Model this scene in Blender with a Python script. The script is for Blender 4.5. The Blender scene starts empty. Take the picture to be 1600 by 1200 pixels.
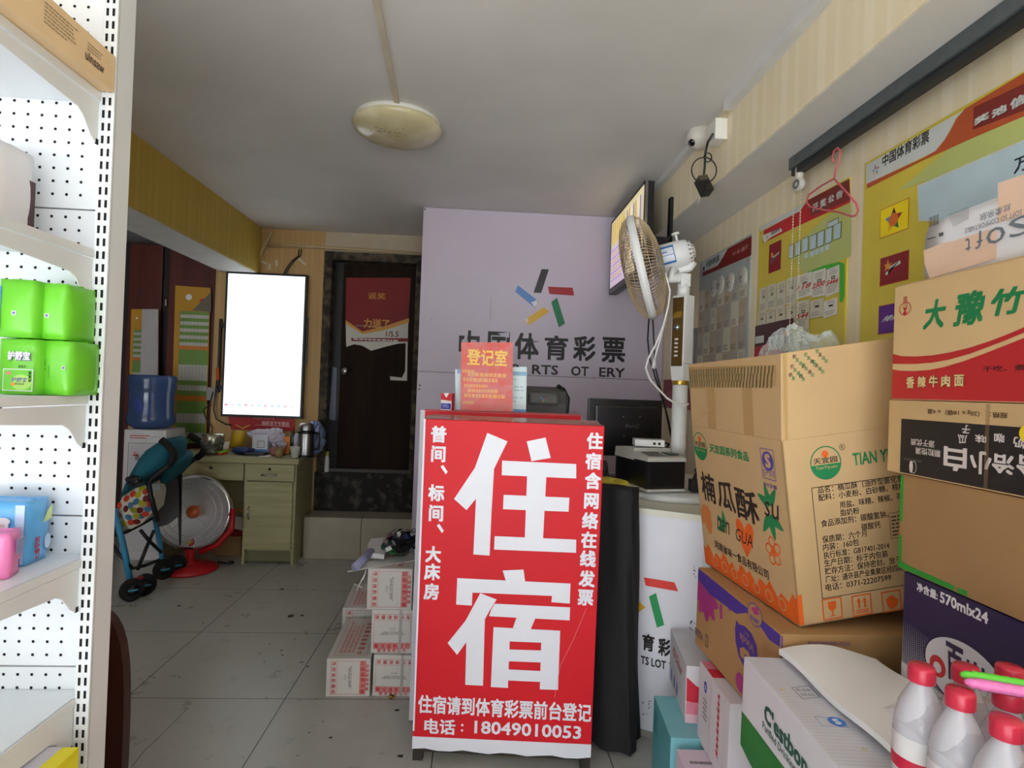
import bpy, bmesh, math, random
from mathutils import Vector, Matrix, Euler
rnd = random.Random(7)
SC = bpy.context.scene
COL = SC.collection
R = math.radians
PI = math.pi

# ------------------------------------------------------------------ camera
CAM_POS = Vector((0, 0, 1.24))
F_PX, YAW, PITCH, ROLL = 902.0, R(3.30), R(0.518), R(2.068)
_f = Vector((math.sin(YAW) * math.cos(PITCH), math.cos(YAW) * math.cos(PITCH), math.sin(PITCH)))
_r0 = Vector((math.cos(YAW), -math.sin(YAW), 0))
_u0 = _r0.cross(_f)
_r = math.cos(ROLL) * _r0 + math.sin(ROLL) * _u0
_u = _r.cross(_f)
cd = bpy.data.cameras.new('camera')
cd.sensor_width = 36.0
cd.lens = 36.0 * F_PX / 1600.0
cd.clip_start = 0.05
cam = bpy.data.objects.new('camera', cd)
COL.objects.link(cam)
cam.matrix_world = Matrix(((_r.x, _u.x, -_f.x, 0), (_r.y, _u.y, -_f.y, 0), (_r.z, _u.z, -_f.z, CAM_POS.z), (0, 0, 0, 1)))
SC.camera = cam

# ------------------------------------------------------------------ daylight and exposure
SC.view_settings.view_transform = 'Standard'
SC.view_settings.look = 'None'
SC.view_settings.gamma = 1.0
SC.view_settings.use_curve_mapping = False
SC.view_settings.exposure = 0.0
W = bpy.data.worlds.new('daylight')
SC.world = W
W.use_nodes = True
bg = W.node_tree.nodes['Background']
bg.inputs[0].default_value = (0.93, 0.97, 1.0, 1)
bg.inputs[1].default_value = 3.0
sun = bpy.data.lights.new('sun', 'SUN')
sun.energy = 56.0
sun.angle = R(1.0)
sun.color = (0.94, 0.97, 1.0)
sun_o = bpy.data.objects.new('sun', sun)
sun_o.rotation_euler = (R(-8), R(32), 0)
COL.objects.link(sun_o)
SC.cycles.max_bounces = 10
SC.cycles.diffuse_bounces = 6
SC.cycles.transparent_max_bounces = 16


def at(x, y, X=None, Y=None, Z=None):
    """the point on the plane X, Y or Z = const that the photograph shows at pixel x, y"""
    d = _f + _r * ((x - 800) / F_PX) + _u * ((600 - y) / F_PX)
    if X is not None:
        t = X / d.x
    elif Y is not None:
        t = Y / d.y
    else:
        t = (Z - CAM_POS.z) / d.z
    return CAM_POS + d * t


# ------------------------------------------------------------------ materials
def lin(c):
    c = c / 255.0
    return c / 12.92 if c <= 0.04045 else ((c + 0.055) / 1.055) ** 2.4


def rgb(h):
    return (lin(h[0]), lin(h[1]), lin(h[2]), 1.0)


_mats = {}


def N(nt, kind, **kw):
    n = nt.nodes.new(kind)
    for k, v in kw.items():
        if k in n.inputs:
            n.inputs[k].default_value = v
        else:
            setattr(n, k, v)
    return n


def M(name, col=None, rough=0.6, metal=0.0, var=0.06, scale=9.0, bump=0.0, emit=0.0, alpha=1.0, trans=0.0, spec=0.5, coat=0.0):
    """a principled material whose colour varies a little with a noise texture"""
    if name in _mats:
        return _mats[name]
    m = bpy.data.materials.new(name)
    m.use_nodes = True
    nt = m.node_tree
    b = nt.nodes['Principled BSDF']
    c = rgb(col)
    tc = N(nt, 'ShaderNodeTexCoord')
    no = N(nt, 'ShaderNodeTexNoise', Scale=scale, Detail=4.0)
    nt.links.new(tc.outputs['Object'], no.inputs['Vector'])
    ra = N(nt, 'ShaderNodeValToRGB')
    ra.color_ramp.elements[0].position = 0.3
    ra.color_ramp.elements[1].position = 0.7
    ra.color_ramp.elements[0].color = tuple(max(0, v * (1 - var)) for v in c[:3]) + (1,)
    ra.color_ramp.elements[1].color = tuple(min(1, v * (1 + var)) for v in c[:3]) + (1,)
    nt.links.new(no.outputs['Fac'], ra.inputs['Fac'])
    nt.links.new(ra.outputs['Color'], b.inputs['Base Color'])
    b.inputs['Roughness'].default_value = rough
    b.inputs['Metallic'].default_value = metal
    b.inputs['Alpha'].default_value = alpha
    b.inputs['Transmission Weight'].default_value = trans
    b.inputs['Specular IOR Level'].default_value = spec
    b.inputs['Coat Weight'].default_value = coat
    if emit:
        nt.links.new(ra.outputs['Color'], b.inputs['Emission Color'])
        b.inputs['Emission Strength'].default_value = emit
    if bump:
        bp = N(nt, 'ShaderNodeBump', Strength=bump, Distance=0.01)
        nt.links.new(no.outputs['Fac'], bp.inputs['Height'])
        nt.links.new(bp.outputs['Normal'], b.inputs['Normal'])
    _mats[name] = m
    return m


def wallpaper(name, c1, c2, axis, freq=9.0):
    """vertical wallpaper stripes: groups of thin lines along one horizontal axis"""
    m = M(name, c1, 0.7, var=0.05, scale=2.5)
    nt = m.node_tree
    b = nt.nodes['Principled BSDF']
    tc = N(nt, 'ShaderNodeTexCoord')
    sp = N(nt, 'ShaderNodeSeparateXYZ')
    nt.links.new(tc.outputs['Object'], sp.inputs[0])
    base = b.inputs['Base Color'].links[0].from_socket
    acc = None
    for f, w, ph in ((freq, 0.18, 0.0), (freq, 0.07, 0.3), (freq * 3, 0.35, 0.1)):
        mu = N(nt, 'ShaderNodeMath', operation='MULTIPLY_ADD')
        nt.links.new(sp.outputs[axis], mu.inputs[0])
        mu.inputs[1].default_value = f
        mu.inputs[2].default_value = ph + 50
        fr = N(nt, 'ShaderNodeMath', operation='FRACT')
        nt.links.new(mu.outputs[0], fr.inputs[0])
        lt = N(nt, 'ShaderNodeMath', operation='LESS_THAN')
        nt.links.new(fr.outputs[0], lt.inputs[0])
        lt.inputs[1].default_value = w
        sc = N(nt, 'ShaderNodeMath', operation='MULTIPLY')
        nt.links.new(lt.outputs[0], sc.inputs[0])
        sc.inputs[1].default_value = 0.55 if f == freq else 0.2
        if acc is None:
            acc = sc.outputs[0]
        else:
            ad = N(nt, 'ShaderNodeMath', operation='MAXIMUM')
            nt.links.new(acc, ad.inputs[0])
            nt.links.new(sc.outputs[0], ad.inputs[1])
            acc = ad.outputs[0]
    mx = N(nt, 'ShaderNodeMix', data_type='RGBA')
    nt.links.new(acc, mx.inputs[0])
    nt.links.new(base, mx.inputs[6])
    mx.inputs[7].default_value = rgb(c2)
    nt.links.new(mx.outputs[2], b.inputs['Base Color'])
    return m


def tile_floor():
    m = M('floor_tiles', (176, 176, 170), 0.22, var=0.08, scale=3.0)
    nt = m.node_tree
    b = nt.nodes['Principled BSDF']
    tc = N(nt, 'ShaderNodeTexCoord')
    sp = N(nt, 'ShaderNodeSeparateXYZ')
    nt.links.new(tc.outputs['Object'], sp.inputs[0])
    base = b.inputs['Base Color'].links[0].from_socket
    acc = None
    for ax, off in ((0, -1.409), (1, 1.910)):
        mu = N(nt, 'ShaderNodeMath', operation='SUBTRACT')
        nt.links.new(sp.outputs[ax], mu.inputs[0])
        mu.inputs[1].default_value = off - 60 * 0.6 - 0.3
        di = N(nt, 'ShaderNodeMath', operation='DIVIDE')
        nt.links.new(mu.outputs[0], di.inputs[0])
        di.inputs[1].default_value = 0.6
        fr = N(nt, 'ShaderNodeMath', operation='FRACT')
        nt.links.new(di.outputs[0], fr.inputs[0])
        su = N(nt, 'ShaderNodeMath', operation='SUBTRACT')
        nt.links.new(fr.outputs[0], su.inputs[0])
        su.inputs[1].default_value = 0.5
        ab = N(nt, 'ShaderNodeMath', operation='ABSOLUTE')
        nt.links.new(su.outputs[0], ab.inputs[0])
        lt = N(nt, 'ShaderNodeMath', operation='LESS_THAN')
        nt.links.new(ab.outputs[0], lt.inputs[0])
        lt.inputs[1].default_value = 0.0032
        if acc is None:
            acc = lt.outputs[0]
        else:
            ad = N(nt, 'ShaderNodeMath', operation='MAXIMUM')
            nt.links.new(acc, ad.inputs[0])
            nt.links.new(lt.outputs[0], ad.inputs[1])
            acc = ad.outputs[0]
    # worn stains
    no = N(nt, 'ShaderNodeTexNoise', Scale=6.0, Detail=8.0, Roughness=0.7)
    nt.links.new(tc.outputs['Object'], no.inputs['Vector'])
    ra = N(nt, 'ShaderNodeValToRGB')
    ra.color_ramp.elements[0].position = 0.56
    ra.color_ramp.elements[1].position = 0.78
    nt.links.new(no.outputs['Fac'], ra.inputs['Fac'])
    st = N(nt, 'ShaderNodeMath', operation='MULTIPLY')
    nt.links.new(ra.outputs['Color'], st.inputs[0])
    st.inputs[1].default_value = 0.5
    m1 = N(nt, 'ShaderNodeMix', data_type='RGBA')
    nt.links.new(st.outputs[0], m1.inputs[0])
    nt.links.new(base, m1.inputs[6])
    m1.inputs[7].default_value = rgb((120, 112, 98))
    m2 = N(nt, 'ShaderNodeMix', data_type='RGBA')
    nt.links.new(acc, m2.inputs[0])
    nt.links.new(m1.outputs[2], m2.inputs[6])
    m2.inputs[7].default_value = rgb((52, 46, 42))
    nt.links.new(m2.outputs[2], b.inputs['Base Color'])
    rr = N(nt, 'ShaderNodeMath', operation='MULTIPLY_ADD')
    nt.links.new(no.outputs['Fac'], rr.inputs[0])
    rr.inputs[1].default_value = 0.3
    rr.inputs[2].default_value = 0.16
    nt.links.new(rr.outputs[0], b.inputs['Roughness'])
    return m


def mottled(name, c1, c2, scale=14.0, rough=0.7, lo=0.42, hi=0.62):
    m = M(name, c1, rough)
    nt = m.node_tree
    no = [n for n in nt.nodes if n.type == 'TEX_NOISE'][0]
    no.inputs['Scale'].default_value = scale
    no.inputs['Detail'].default_value = 8
    ra = [n for n in nt.nodes if n.type == 'VALTORGB'][0]
    ra.color_ramp.elements[0].position = lo
    ra.color_ramp.elements[1].position = hi
    ra.color_ramp.elements[0].color = rgb(c1)
    ra.color_ramp.elements[1].color = rgb(c2)
    return m


def wood(name, c1, c2, scale=6.0, rough=0.45, stretch=(8, 1, 1)):
    m = mottled(name, c1, c2, scale, rough, 0.35, 0.65)
    nt = m.node_tree
    tc = [n for n in nt.nodes if n.type == 'TEX_COORD'][0]
    no = [n for n in nt.nodes if n.type == 'TEX_NOISE'][0]
    mp = N(nt, 'ShaderNodeMapping')
    mp.inputs['Scale'].default_value = stretch
    nt.links.new(tc.outputs['Object'], mp.inputs['Vector'])
    nt.links.new(mp.outputs[0], no.inputs['Vector'])
    return m


def film(name, col, opac, rough=0.15):
    """thin clear plastic: mostly see-through, with gloss"""
    m = bpy.data.materials.new(name)
    m.use_nodes = True
    nt = m.node_tree
    b = nt.nodes['Principled BSDF']
    b.inputs['Base Color'].default_value = rgb(col)
    b.inputs['Roughness'].default_value = rough
    tc = N(nt, 'ShaderNodeTexCoord')
    no = N(nt, 'ShaderNodeTexNoise', Scale=30.0, Detail=4.0)
    nt.links.new(tc.outputs['Object'], no.inputs['Vector'])
    ma = N(nt, 'ShaderNodeMath', operation='MULTIPLY_ADD')
    nt.links.new(no.outputs['Fac'], ma.inputs[0])
    ma.inputs[1].default_value = 0.3
    ma.inputs[2].default_value = opac - 0.15
    nt.links.new(ma.outputs[0], b.inputs['Alpha'])
    bp = N(nt, 'ShaderNodeBump', Strength=0.4, Distance=0.01)
    nt.links.new(no.outputs['Fac'], bp.inputs['Height'])
    nt.links.new(bp.outputs['Normal'], b.inputs['Normal'])
    _mats[name] = m
    return m


# ------------------------------------------------------------------ text outlines
_glyph = {}


def glyphs(s, bold=0.0):
    """flat outlines of a string; bold letters are thickened by overlaying shifted outlines"""
    k = (s, bold)
    if k not in _glyph:
        c = bpy.data.curves.new('t', 'FONT')
        c.body = s
        c.size = 1
        c.resolution_u = 2
        o = bpy.data.objects.new('t', c)
        me = o.to_mesh()
        vs = [(v.co.x, v.co.y, 0.0) for v in me.vertices]
        fs = [tuple(p.vertices) for p in me.polygons]
        o.to_mesh_clear()
        bpy.data.objects.remove(o)
        bpy.data.curves.remove(c)
        if bold > 0:
            v0, f0, n = list(vs), list(fs), len(vs)
            vs, fs = [], []
            for i, (dx, dy) in enumerate(((-1, -1), (1, -1), (-1, 1), (1, 1))):
                vs += [(x + dx * bold, y + dy * bold, i * 3e-5) for x, y, _ in v0]
                fs += [tuple(i * n + q for q in f) for f in f0]
        _glyph[k] = (vs, fs)
    return _glyph[k]


class Frame:
    """a flat face: origin, right, up; the normal points at the viewer"""

    def __init__(self, o, u, v):
        self.o = Vector(o)
        self.u = Vector(u).normalized()
        self.v = Vector(v).normalized()
        self.n = self.u.cross(self.v).normalized()

    def p(self, u, v, lift=0.0):
        return self.o + self.u * u + self.v * v + self.n * lift

    def px(self, x, y):
        d = _f + _r * ((x - 800) / F_PX) + _u * ((600 - y) / F_PX)
        t = (self.o - CAM_POS).dot(self.n) / d.dot(self.n)
        q = CAM_POS + d * t - self.o
        return (q.dot(self.u), q.dot(self.v))


def sstep(t):
    return t * t * (3 - 2 * t)


class MB:
    """collects shapes with their materials and links them as one mesh object"""

    def __init__(self):
        self.v, self.f, self.m, self.mats, self.sm = [], [], [], [], []
        self.k = 0

    def mi(self, mat):
        if mat not in self.mats:
            self.mats.append(mat)
        return self.mats.index(mat)

    def raw(self, vs, fs, mat, smooth=False):
        b = len(self.v)
        self.v += [Vector(q) for q in vs]
        i = self.mi(mat)
        for f in fs:
            self.f.append(tuple(b + k for k in f))
            self.m.append(i)
            self.sm.append(smooth)
        return self

    def hexa(self, pts, mat, bev=0.0):
        """eight corners: index x + 2y + 4z"""
        bm = bmesh.new()
        vs = [bm.verts.new(p) for p in pts]
        for q in ((0, 2, 3, 1), (4, 5, 7, 6), (0, 1, 5, 4), (2, 6, 7, 3), (0, 4, 6, 2), (1, 3, 7, 5)):
            bm.faces.new([vs[k] for k in q])
        if bev:
            bmesh.ops.bevel(bm, geom=list(bm.edges), offset=bev, segments=2, profile=0.7, affect='EDGES')
        bm.normal_update()
        bm.verts.index_update()
        self.raw([v.co.copy() for v in bm.verts], [[v.index for v in f.verts] for f in bm.faces], mat)
        bm.free()
        return self

    def box(self, lo, hi, mat, bev=0.0, mtx=None):
        pts = [Vector((hi[0] if k & 1 else lo[0], hi[1] if k & 2 else lo[1], hi[2] if k & 4 else lo[2])) for k in range(8)]
        if mtx:
            pts = [mtx @ p for p in pts]
        return self.hexa(pts, mat, bev)

    def tube(self, pts, r, mat, seg=8, closed=False, rr=None):
        pts = [Vector(p) for p in pts]
        n = len(pts)
        rings = []
        prev = None
        for i, p in enumerate(pts):
            a = pts[(i - 1) % n] if (closed or i > 0) else p
            c = pts[(i + 1) % n] if (closed or i < n - 1) else p
            t = (c - a).normalized()
            if prev is None:
                up = Vector((0, 0, 1)) if abs(t.z) < 0.9 else Vector((1, 0, 0))
                x = t.cross(up).normalized()
            else:
                x = (prev - t * prev.dot(t)).normalized()
            prev = x
            y = t.cross(x)
            q = rr[i] if rr else r
            rings.append([p + x * (q * math.cos(2 * PI * k / seg)) + y * (q * math.sin(2 * PI * k / seg)) for k in range(seg)])
        vs = [v for g in rings for v in g]
        fs = []
        for i in range(n if closed else n - 1):
            j = (i + 1) % n
            for k in range(seg):
                l = (k + 1) % seg
                fs.append((i * seg + k, i * seg + l, j * seg + l, j * seg + k))
        if not closed:
            fs.append(tuple(range(seg))[::-1])
            fs.append(tuple((n - 1) * seg + k for k in range(seg)))
        return self.raw(vs, fs, mat, True)

    def lathe(self, prof, mat, org=(0, 0, 0), axis=(0, 0, 1), seg=24, a0=0.0, a1=2 * PI):
        """profile (radius, height) turned about an axis"""
        ax = Vector(axis).normalized()
        up = Vector((0, 0, 1)) if abs(ax.z) < 0.9 else Vector((1, 0, 0))
        x = up.cross(ax).normalized()
        y = ax.cross(x)
        o = Vector(org)
        full = abs(a1 - a0 - 2 * PI) < 1e-6
        ns = seg if full else seg + 1
        vs, fs = [], []
        for (r, h) in prof:
            for k in range(ns):
                a = a0 + (a1 - a0) * k / seg
                vs.append(o + ax * h + x * (max(r, 1e-5) * math.cos(a)) + y * (max(r, 1e-5) * math.sin(a)))
        for i in range(len(prof) - 1):
            for k in range(seg):
                l = (k + 1) % ns
                fs.append((i * ns + k, i * ns + l, (i + 1) * ns + l, (i + 1) * ns + k))
        return self.raw(vs, fs, mat, True)

    def prism(self, pts, ext, mat):
        """a closed outline swept along a vector"""
        pts = [Vector(p) for p in pts]
        ext = Vector(ext)
        n = len(pts)
        vs = pts + [p + ext for p in pts]
        fs = [tuple(range(n))[::-1], tuple(range(n, 2 * n))]
        for i in range(n):
            j = (i + 1) % n
            fs.append((i, j, n + j, n + i))
        return self.raw(vs, fs, mat)

    def grid(self, fn, nu, nv, mat, smooth=True, closed=False):
        vs = [fn(i / nu, j / nv) for j in range(nv + 1) for i in range(nu + 1)]
        fs = [(j * (nu + 1) + i, j * (nu + 1) + i + 1, (j + 1) * (nu + 1) + i + 1, (j + 1) * (nu + 1) + i) for j in range(nv) for i in range(nu)]
        return self.raw(vs, fs, mat, smooth)

    # --- print on a face
    def poly(self, fr, pts, mat, lift=0.0005):
        self.k = (self.k + 1) % 50
        lift += self.k * 4e-6
        return self.raw([fr.p(a, b, lift) for a, b in pts], [tuple(range(len(pts)))], mat)

    def ppoly(self, fr, pts, mat, lift=0.0005):
        return self.poly(fr, [fr.px(*q) for q in pts], mat, lift)

    def rect(self, fr, u0, v0, u1, v1, mat, lift=0.0005):
        return self.poly(fr, [(u0, v0), (u1, v0), (u1, v1), (u0, v1)], mat, lift)

    def outline(self, fr, u0, v0, u1, v1, w, mat, lift=0.0005):
        self.rect(fr, u0, v0, u1, v0 + w, mat, lift)
        self.rect(fr, u0, v1 - w, u1, v1, mat, lift)
        self.rect(fr, u0, v0, u0 + w, v1, mat, lift)
        return self.rect(fr, u1 - w, v0, u1, v1, mat, lift)

    def disc(self, fr, u, v, r, mat, lift=0.0005, ry=None, seg=24, a0=0, a1=2 * PI):
        ry = ry or r
        n = seg if a1 - a0 > 6.28 else seg + 1
        return self.poly(fr, [(u + r * math.cos(a0 + (a1 - a0) * k / seg), v + ry * math.sin(a0 + (a1 - a0) * k / seg)) for k in range(n)], mat, lift)

    def ring(self, fr, u, v, r, w, mat, lift=0.0005, ry=None, seg=32):
        ry = ry or r
        vs, fs = [], []
        for k in range(seg):
            a = 2 * PI * k / seg
            vs += [fr.p(u + r * math.cos(a), v + ry * math.sin(a), lift), fr.p(u + (r - w) * math.cos(a), v + (ry - w) * math.sin(a), lift)]
        for k in range(seg):
            l = (k + 1) % seg
            fs.append((2 * k, 2 * l, 2 * l + 1, 2 * k + 1))
        return self.raw(vs, fs, mat)

    def text(self, fr, s, u0, v0, u1, v1, mat, bold=0.0, lift=0.0008, turn=0, shear=0.0):
        """letters fitted into a rectangle; turn in quarter turns"""
        vs, fs = glyphs(s, bold)
        if not vs:
            return self
        x0, x1 = min(q[0] for q in vs), max(q[0] for q in vs)
        y0, y1 = min(q[1] for q in vs), max(q[1] for q in vs)
        out = []
        for x, y, h in vs:
            a, b = (x - x0) / max(x1 - x0, 1e-6), (y - y0) / max(y1 - y0, 1e-6)
            a += shear * (b - 0.5)
            for _ in range(turn % 4):
                a, b = 1 - b, a
            out.append(fr.p(u0 + (u1 - u0) * a, v0 + (v1 - v0) * b, lift + h))
        return self.raw(out, fs, mat)

    def ptext(self, fr, s, bl, tr, mat, **kw):
        a, b = fr.px(*bl), fr.px(*tr)
        return self.text(fr, s, a[0], a[1], b[0], b[1], mat, **kw)

    def chars(self, fr, s, start, step, size, mat, bold=0.0, lift=0.0008, ratio=1.0):
        """one character after another, each in its own square cell centred on a line"""
        for k, ch in enumerate(s):
            vs, fs = glyphs(ch, bold)
            cu, cv = start[0] + step[0] * k, start[1] + step[1] * k
            self.raw([fr.p(cu + (x - 0.5) * size * ratio, cv + (y - 0.38) * size, lift + h) for x, y, h in vs], fs, mat)
        return self

    def lines(self, fr, u0, v0, u1, v1, n, mat, lift=0.0006, fill=0.45, seed=1):
        """rows of small print too fine to read"""
        q = random.Random(seed)
        h = (v1 - v0) / n
        for i in range(n):
            y = v1 - (i + 0.5) * h
            x = u0
            end = u1 - (u1 - u0) * q.uniform(0, 0.35)
            while x < end:
                w = (u1 - u0) * q.uniform(0.04, 0.12)
                self.rect(fr, x, y - h * fill / 2, min(x + w, u1), y + h * fill / 2, mat, lift)
                x += w + (u1 - u0) * 0.02
        return self

    def build(self, name, parent=None, label=None, cat=None, group=None, kind=None, origin=None):
        if parent is not None:
            org = Vector(parent['_org'])
        elif origin is not None:
            org = Vector(origin)
        else:
            xs = [v.x for v in self.v]
            ys = [v.y for v in self.v]
            org = Vector(((min(xs) + max(xs)) / 2, (min(ys) + max(ys)) / 2, min(v.z for v in self.v)))
        me = bpy.data.meshes.new(name)
        me.from_pydata([tuple(v - org) for v in self.v], [], self.f)
        for mt in self.mats:
            me.materials.append(mt)
        me.polygons.foreach_set('material_index', self.m)
        me.polygons.foreach_set('use_smooth', self.sm)
        me.update()
        o = bpy.data.objects.new(name, me)
        COL.objects.link(o)
        if parent is not None:
            o.parent = parent
        else:
            o.location = org
        o['_org'] = tuple(org)
        return tag(o, label, cat, group, kind)


def tag(o, label=None, cat=None, group=None, kind=None):
    if label:
        o['label'] = label
    if cat:
        o['category'] = cat
    if group:
        o['group'] = group
    if kind:
        o['kind'] = kind
    return o


def thing(name, loc, label, cat, group=None):
    o = bpy.data.objects.new(name, None)
    o.empty_display_size = 0.05
    COL.objects.link(o)
    o.location = loc
    o['_org'] = tuple(loc)
    return tag(o, label, cat, group)


class Box:
    """a posed box: corner, turn in degrees, size; gives the frames of its faces"""

    def __init__(self, loc, rot, dims):
        self.M = Matrix.Translation(loc) @ Euler([R(a) for a in rot], 'XYZ').to_matrix().to_4x4()
        self.d = dims
        q = self.M.to_3x3()
        X, Y, Z = q @ Vector((1, 0, 0)), q @ Vector((0, 1, 0)), q @ Vector((0, 0, 1))
        a, b, c = dims
        self.front = Frame(self.M @ Vector((0, 0, 0)), X, Z)
        self.left = Frame(self.M @ Vector((0, b, 0)), -Y, Z)
        self.right = Frame(self.M @ Vector((a, 0, 0)), Y, Z)
        self.top = Frame(self.M @ Vector((0, 0, c)), X, Y)
        self.X, self.Y, self.Z = X, Y, Z

    def shell(self, mb, mat, bev=0.004):
        return mb.box((0, 0, 0), self.d, mat, bev, self.M)

    def w(self, x, y, z):
        return self.M @ Vector((x, y, z))


EMB = {'black': [(657, 390), (697, 392), (655, 522), (613, 520)], 'blue': [(527, 480), (637, 565), (620, 603), (512, 515)],
       'red': [(692, 487), (828, 493), (836, 536), (700, 527)], 'yellow': [(668, 600), (700, 625), (590, 698), (558, 675)],
       'green': [(742, 548), (786, 690), (752, 712), (710, 572)]}


def emb_mats():
    return {'black': M('emblem_black', (52, 48, 52), 0.35), 'blue': M('emblem_blue', (92, 140, 205), 0.35), 'red': M('emblem_red', (168, 36, 48), 0.35),
            'yellow': M('emblem_yellow', (224, 176, 46), 0.35), 'green': M('emblem_green', (20, 122, 78), 0.35)}


def emblem(mb, fr, u, v, r, lift=0.0008, only=None):
    for k, mt in emb_mats().items():
        if only and k not in only:
            continue
        mb.poly(fr, [(u + (x - 675) / 160 * r, v - (y - 545) / 160 * r) for x, y in EMB[k]][::-1], mt, lift)

# ================================================================== THE SETTING
CZ, WX, BY, PY = 2.37, 1.18, 4.39, 3.659          # ceiling, right wall, back wall, partition board
kraft = M('kraft_board', (200, 168, 120), 0.75, var=0.05, scale=5)
white_plastic = M('white_plastic', (232, 232, 230), 0.35)
black_plastic = M('black_plastic', (22, 22, 24), 0.4)
grey_plastic = M('grey_plastic', (96, 98, 102), 0.45)
cream_plastic = M('cream_plastic', (222, 216, 196), 0.45)
white_metal = M('white_enamel', (230, 234, 237), 0.4, var=0.03, scale=4)
dark_hole = M('dark_hole', (16, 16, 18), 0.9)
ink_black = M('ink_black', (30, 26, 24), 0.7)
white_ink = M('white_ink', (232, 232, 236), 0.6, var=0.02)
red_ink = M('red_ink', (196, 40, 48), 0.6)
grey_ink = M('grey_ink', (120, 116, 116), 0.7)
chrome = M('chrome', (190, 190, 192), 0.2, metal=1.0)
paper_white = M('paper_white', (224, 222, 216), 0.75)
wall_r = wallpaper('striped_wallpaper', (234, 220, 186), (242, 232, 208), 1, 5.0)
wall_b = wallpaper('tan_wallpaper', (186, 152, 100), (196, 164, 112), 0, 9.0)
plaster = mottled('ceiling_paint', (214, 212, 208), (226, 223, 220), 1.6, 0.7, 0.35, 0.65)
yellow_wall = wallpaper('yellow_wallpaper', (196, 166, 74), (206, 178, 90), 1, 6.0)


def structure(mb, name, label=None, cat=None):
    return mb.build(name, kind='structure', label=label, cat=cat)


mb = MB()
mb.box((-3.6, -2.2, -0.1), (1.4, 5.4, 0), tile_floor())
ck = M('floor_crack', (58, 52, 48), 0.8)
cpx = ((205, 1198), (226, 1172), (250, 1150), (273, 1127), (293, 1106))
for s0, s1 in zip(cpx, cpx[1:]):
    s0, s1 = at(*s0, Z=0.0006), at(*s1, Z=0.0006)
    mb.raw([s0, s1, s1 + Vector((0.0022, 0, 0)), s0 + Vector((0.0022, 0, 0))], [(0, 1, 2, 3)], ck)
structure(mb, 'floor', 'worn pale floor tiles with dark joints', 'floor')
structure(MB().box((-8, -9, -0.16), (8, -2.2, -0.06), M('pavement', (184, 184, 184), 0.8)), 'ground', 'grey pavement outside the shop front', 'ground')
structure(MB().box((-3.6, -2.2, CZ), (1.4, 5.4, CZ + 0.12), plaster), 'ceiling', 'plain off-white ceiling', 'ceiling')
structure(MB().box((WX, -2.2, 0), (WX + 0.12, 4.6, CZ), wall_r), 'wall_right', 'cream striped wallpaper wall behind the posters', 'wall')
structure(MB().box((-3.6, -2.2, 0), (-3.5, 5.3, CZ), M('wall_left_paint', (120, 96, 72), 0.8)), 'wall_left', 'dim brown side wall behind the shelves', 'wall')
mb = MB()
mb.box((-1.97, BY, 0), (-1.184, BY + 0.2, CZ), wall_b)
mb.box((-1.184, BY, 2.222), (-0.44, BY + 0.2, CZ), M('bare_plaster', (186, 172, 150), 0.8))
mb.box((-0.44, BY, 0), (WX, BY + 0.2, CZ), wall_b)
structure(mb, 'wall_back', 'tan striped wallpaper wall around the dark door', 'wall')
structure(MB().box((-3.6, 5.2, 0), (1.3, 5.3, CZ), M('wall_far_paint', (92, 70, 50), 0.8)), 'wall_far', 'dim brown wall beyond the wardrobe', 'wall')
# the beams
mb = MB()
mb.box((0.93, -2.15, 2.107), (WX, PY - 0.01, CZ), wall_r)
mb.box((0.935, -2.15, 2.104), (WX, PY - 0.01, 2.107), plaster)
structure(mb, 'trim_1', 'boxed beam with striped wallpaper above the wall posters', 'beam')
mb = MB()
mb.box((-1.92, -2.15, 2.03), (-1.648, BY + 0.05, CZ), yellow_wall)
mb.box((-1.922, -2.15, 2.026), (-1.66, BY - 0.02, 2.031), M('beam_white', (214, 212, 208), 0.7))
structure(mb, 'trim_2', 'mustard yellow boxed beam with white underside', 'beam')
# cable covers along the ceiling
mb = MB()
mb.box((0.895, -2.1, CZ - 0.035), (0.93, 2.15, CZ), M('cable_cover', (214, 214, 212), 0.5))
mb.box((0.90, 2.42, CZ - 0.03), (0.93, PY - 0.02, CZ), _mats['cable_cover'])
structure(mb, 'trim_3', 'white cable cover where ceiling meets the wallpapered beam', 'cable cover')
mb = MB()
p0, p1, p2 = at(622, 166, Z=CZ), at(588, 0, Z=CZ), at(575, -200, Z=CZ)
for a, b in ((p0, p1), (p1, p2)):
    d = (b - a).normalized()
    s = Vector((d.y, -d.x, 0)) * 0.011
    mb.prism([a + s, a - s, b - s, b + s], (0, 0, -0.012), M('cable_strip', (206, 196, 176), 0.5))
structure(mb, 'trim_4', 'thin cable strip on the ceiling leading to the lamp', 'cable strip')
# lavender partition board: a wall of boards with the sports lottery emblem
lav = M('lavender_board', (206, 196, 214), 0.42, var=0.03, scale=2)
mb = MB()
mb.box((-0.387, PY, 0), (WX - 0.004, PY + 0.04, 1.33), lav)
mb.box((-0.387, PY, 1.333), (WX - 0.004, PY + 0.04, CZ - 0.003), lav)
mb.box((-0.38, PY + 0.01, 1.32), (WX - 0.01, PY + 0.03, 1.34), dark_hole)
PB = Frame((0, PY, 0), (1, 0, 0), (0, 0, 1))
for q in ((664, 327), (656, 602), (655, 608)):
    mb.disc(PB, *PB.px(*q), 0.006, grey_plastic, 0.001, seg=10)
for a, b in (((767, 465), (766, 502)), ((676, 500), (671, 498)), ((860, 395), (864, 397))):
    a, b = PB.px(*a), PB.px(*b)
    mb.poly(PB, [a, b, (b[0] + 0.002, b[1] + 0.001), (a[0] + 0.002, a[1] + 0.001)], grey_plastic, 0.0007)
board = structure(mb, 'wall_partition', 'lavender board wall carrying the five stripe lottery emblem', 'partition wall')
board['_org'] = tuple(board.location)
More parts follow.
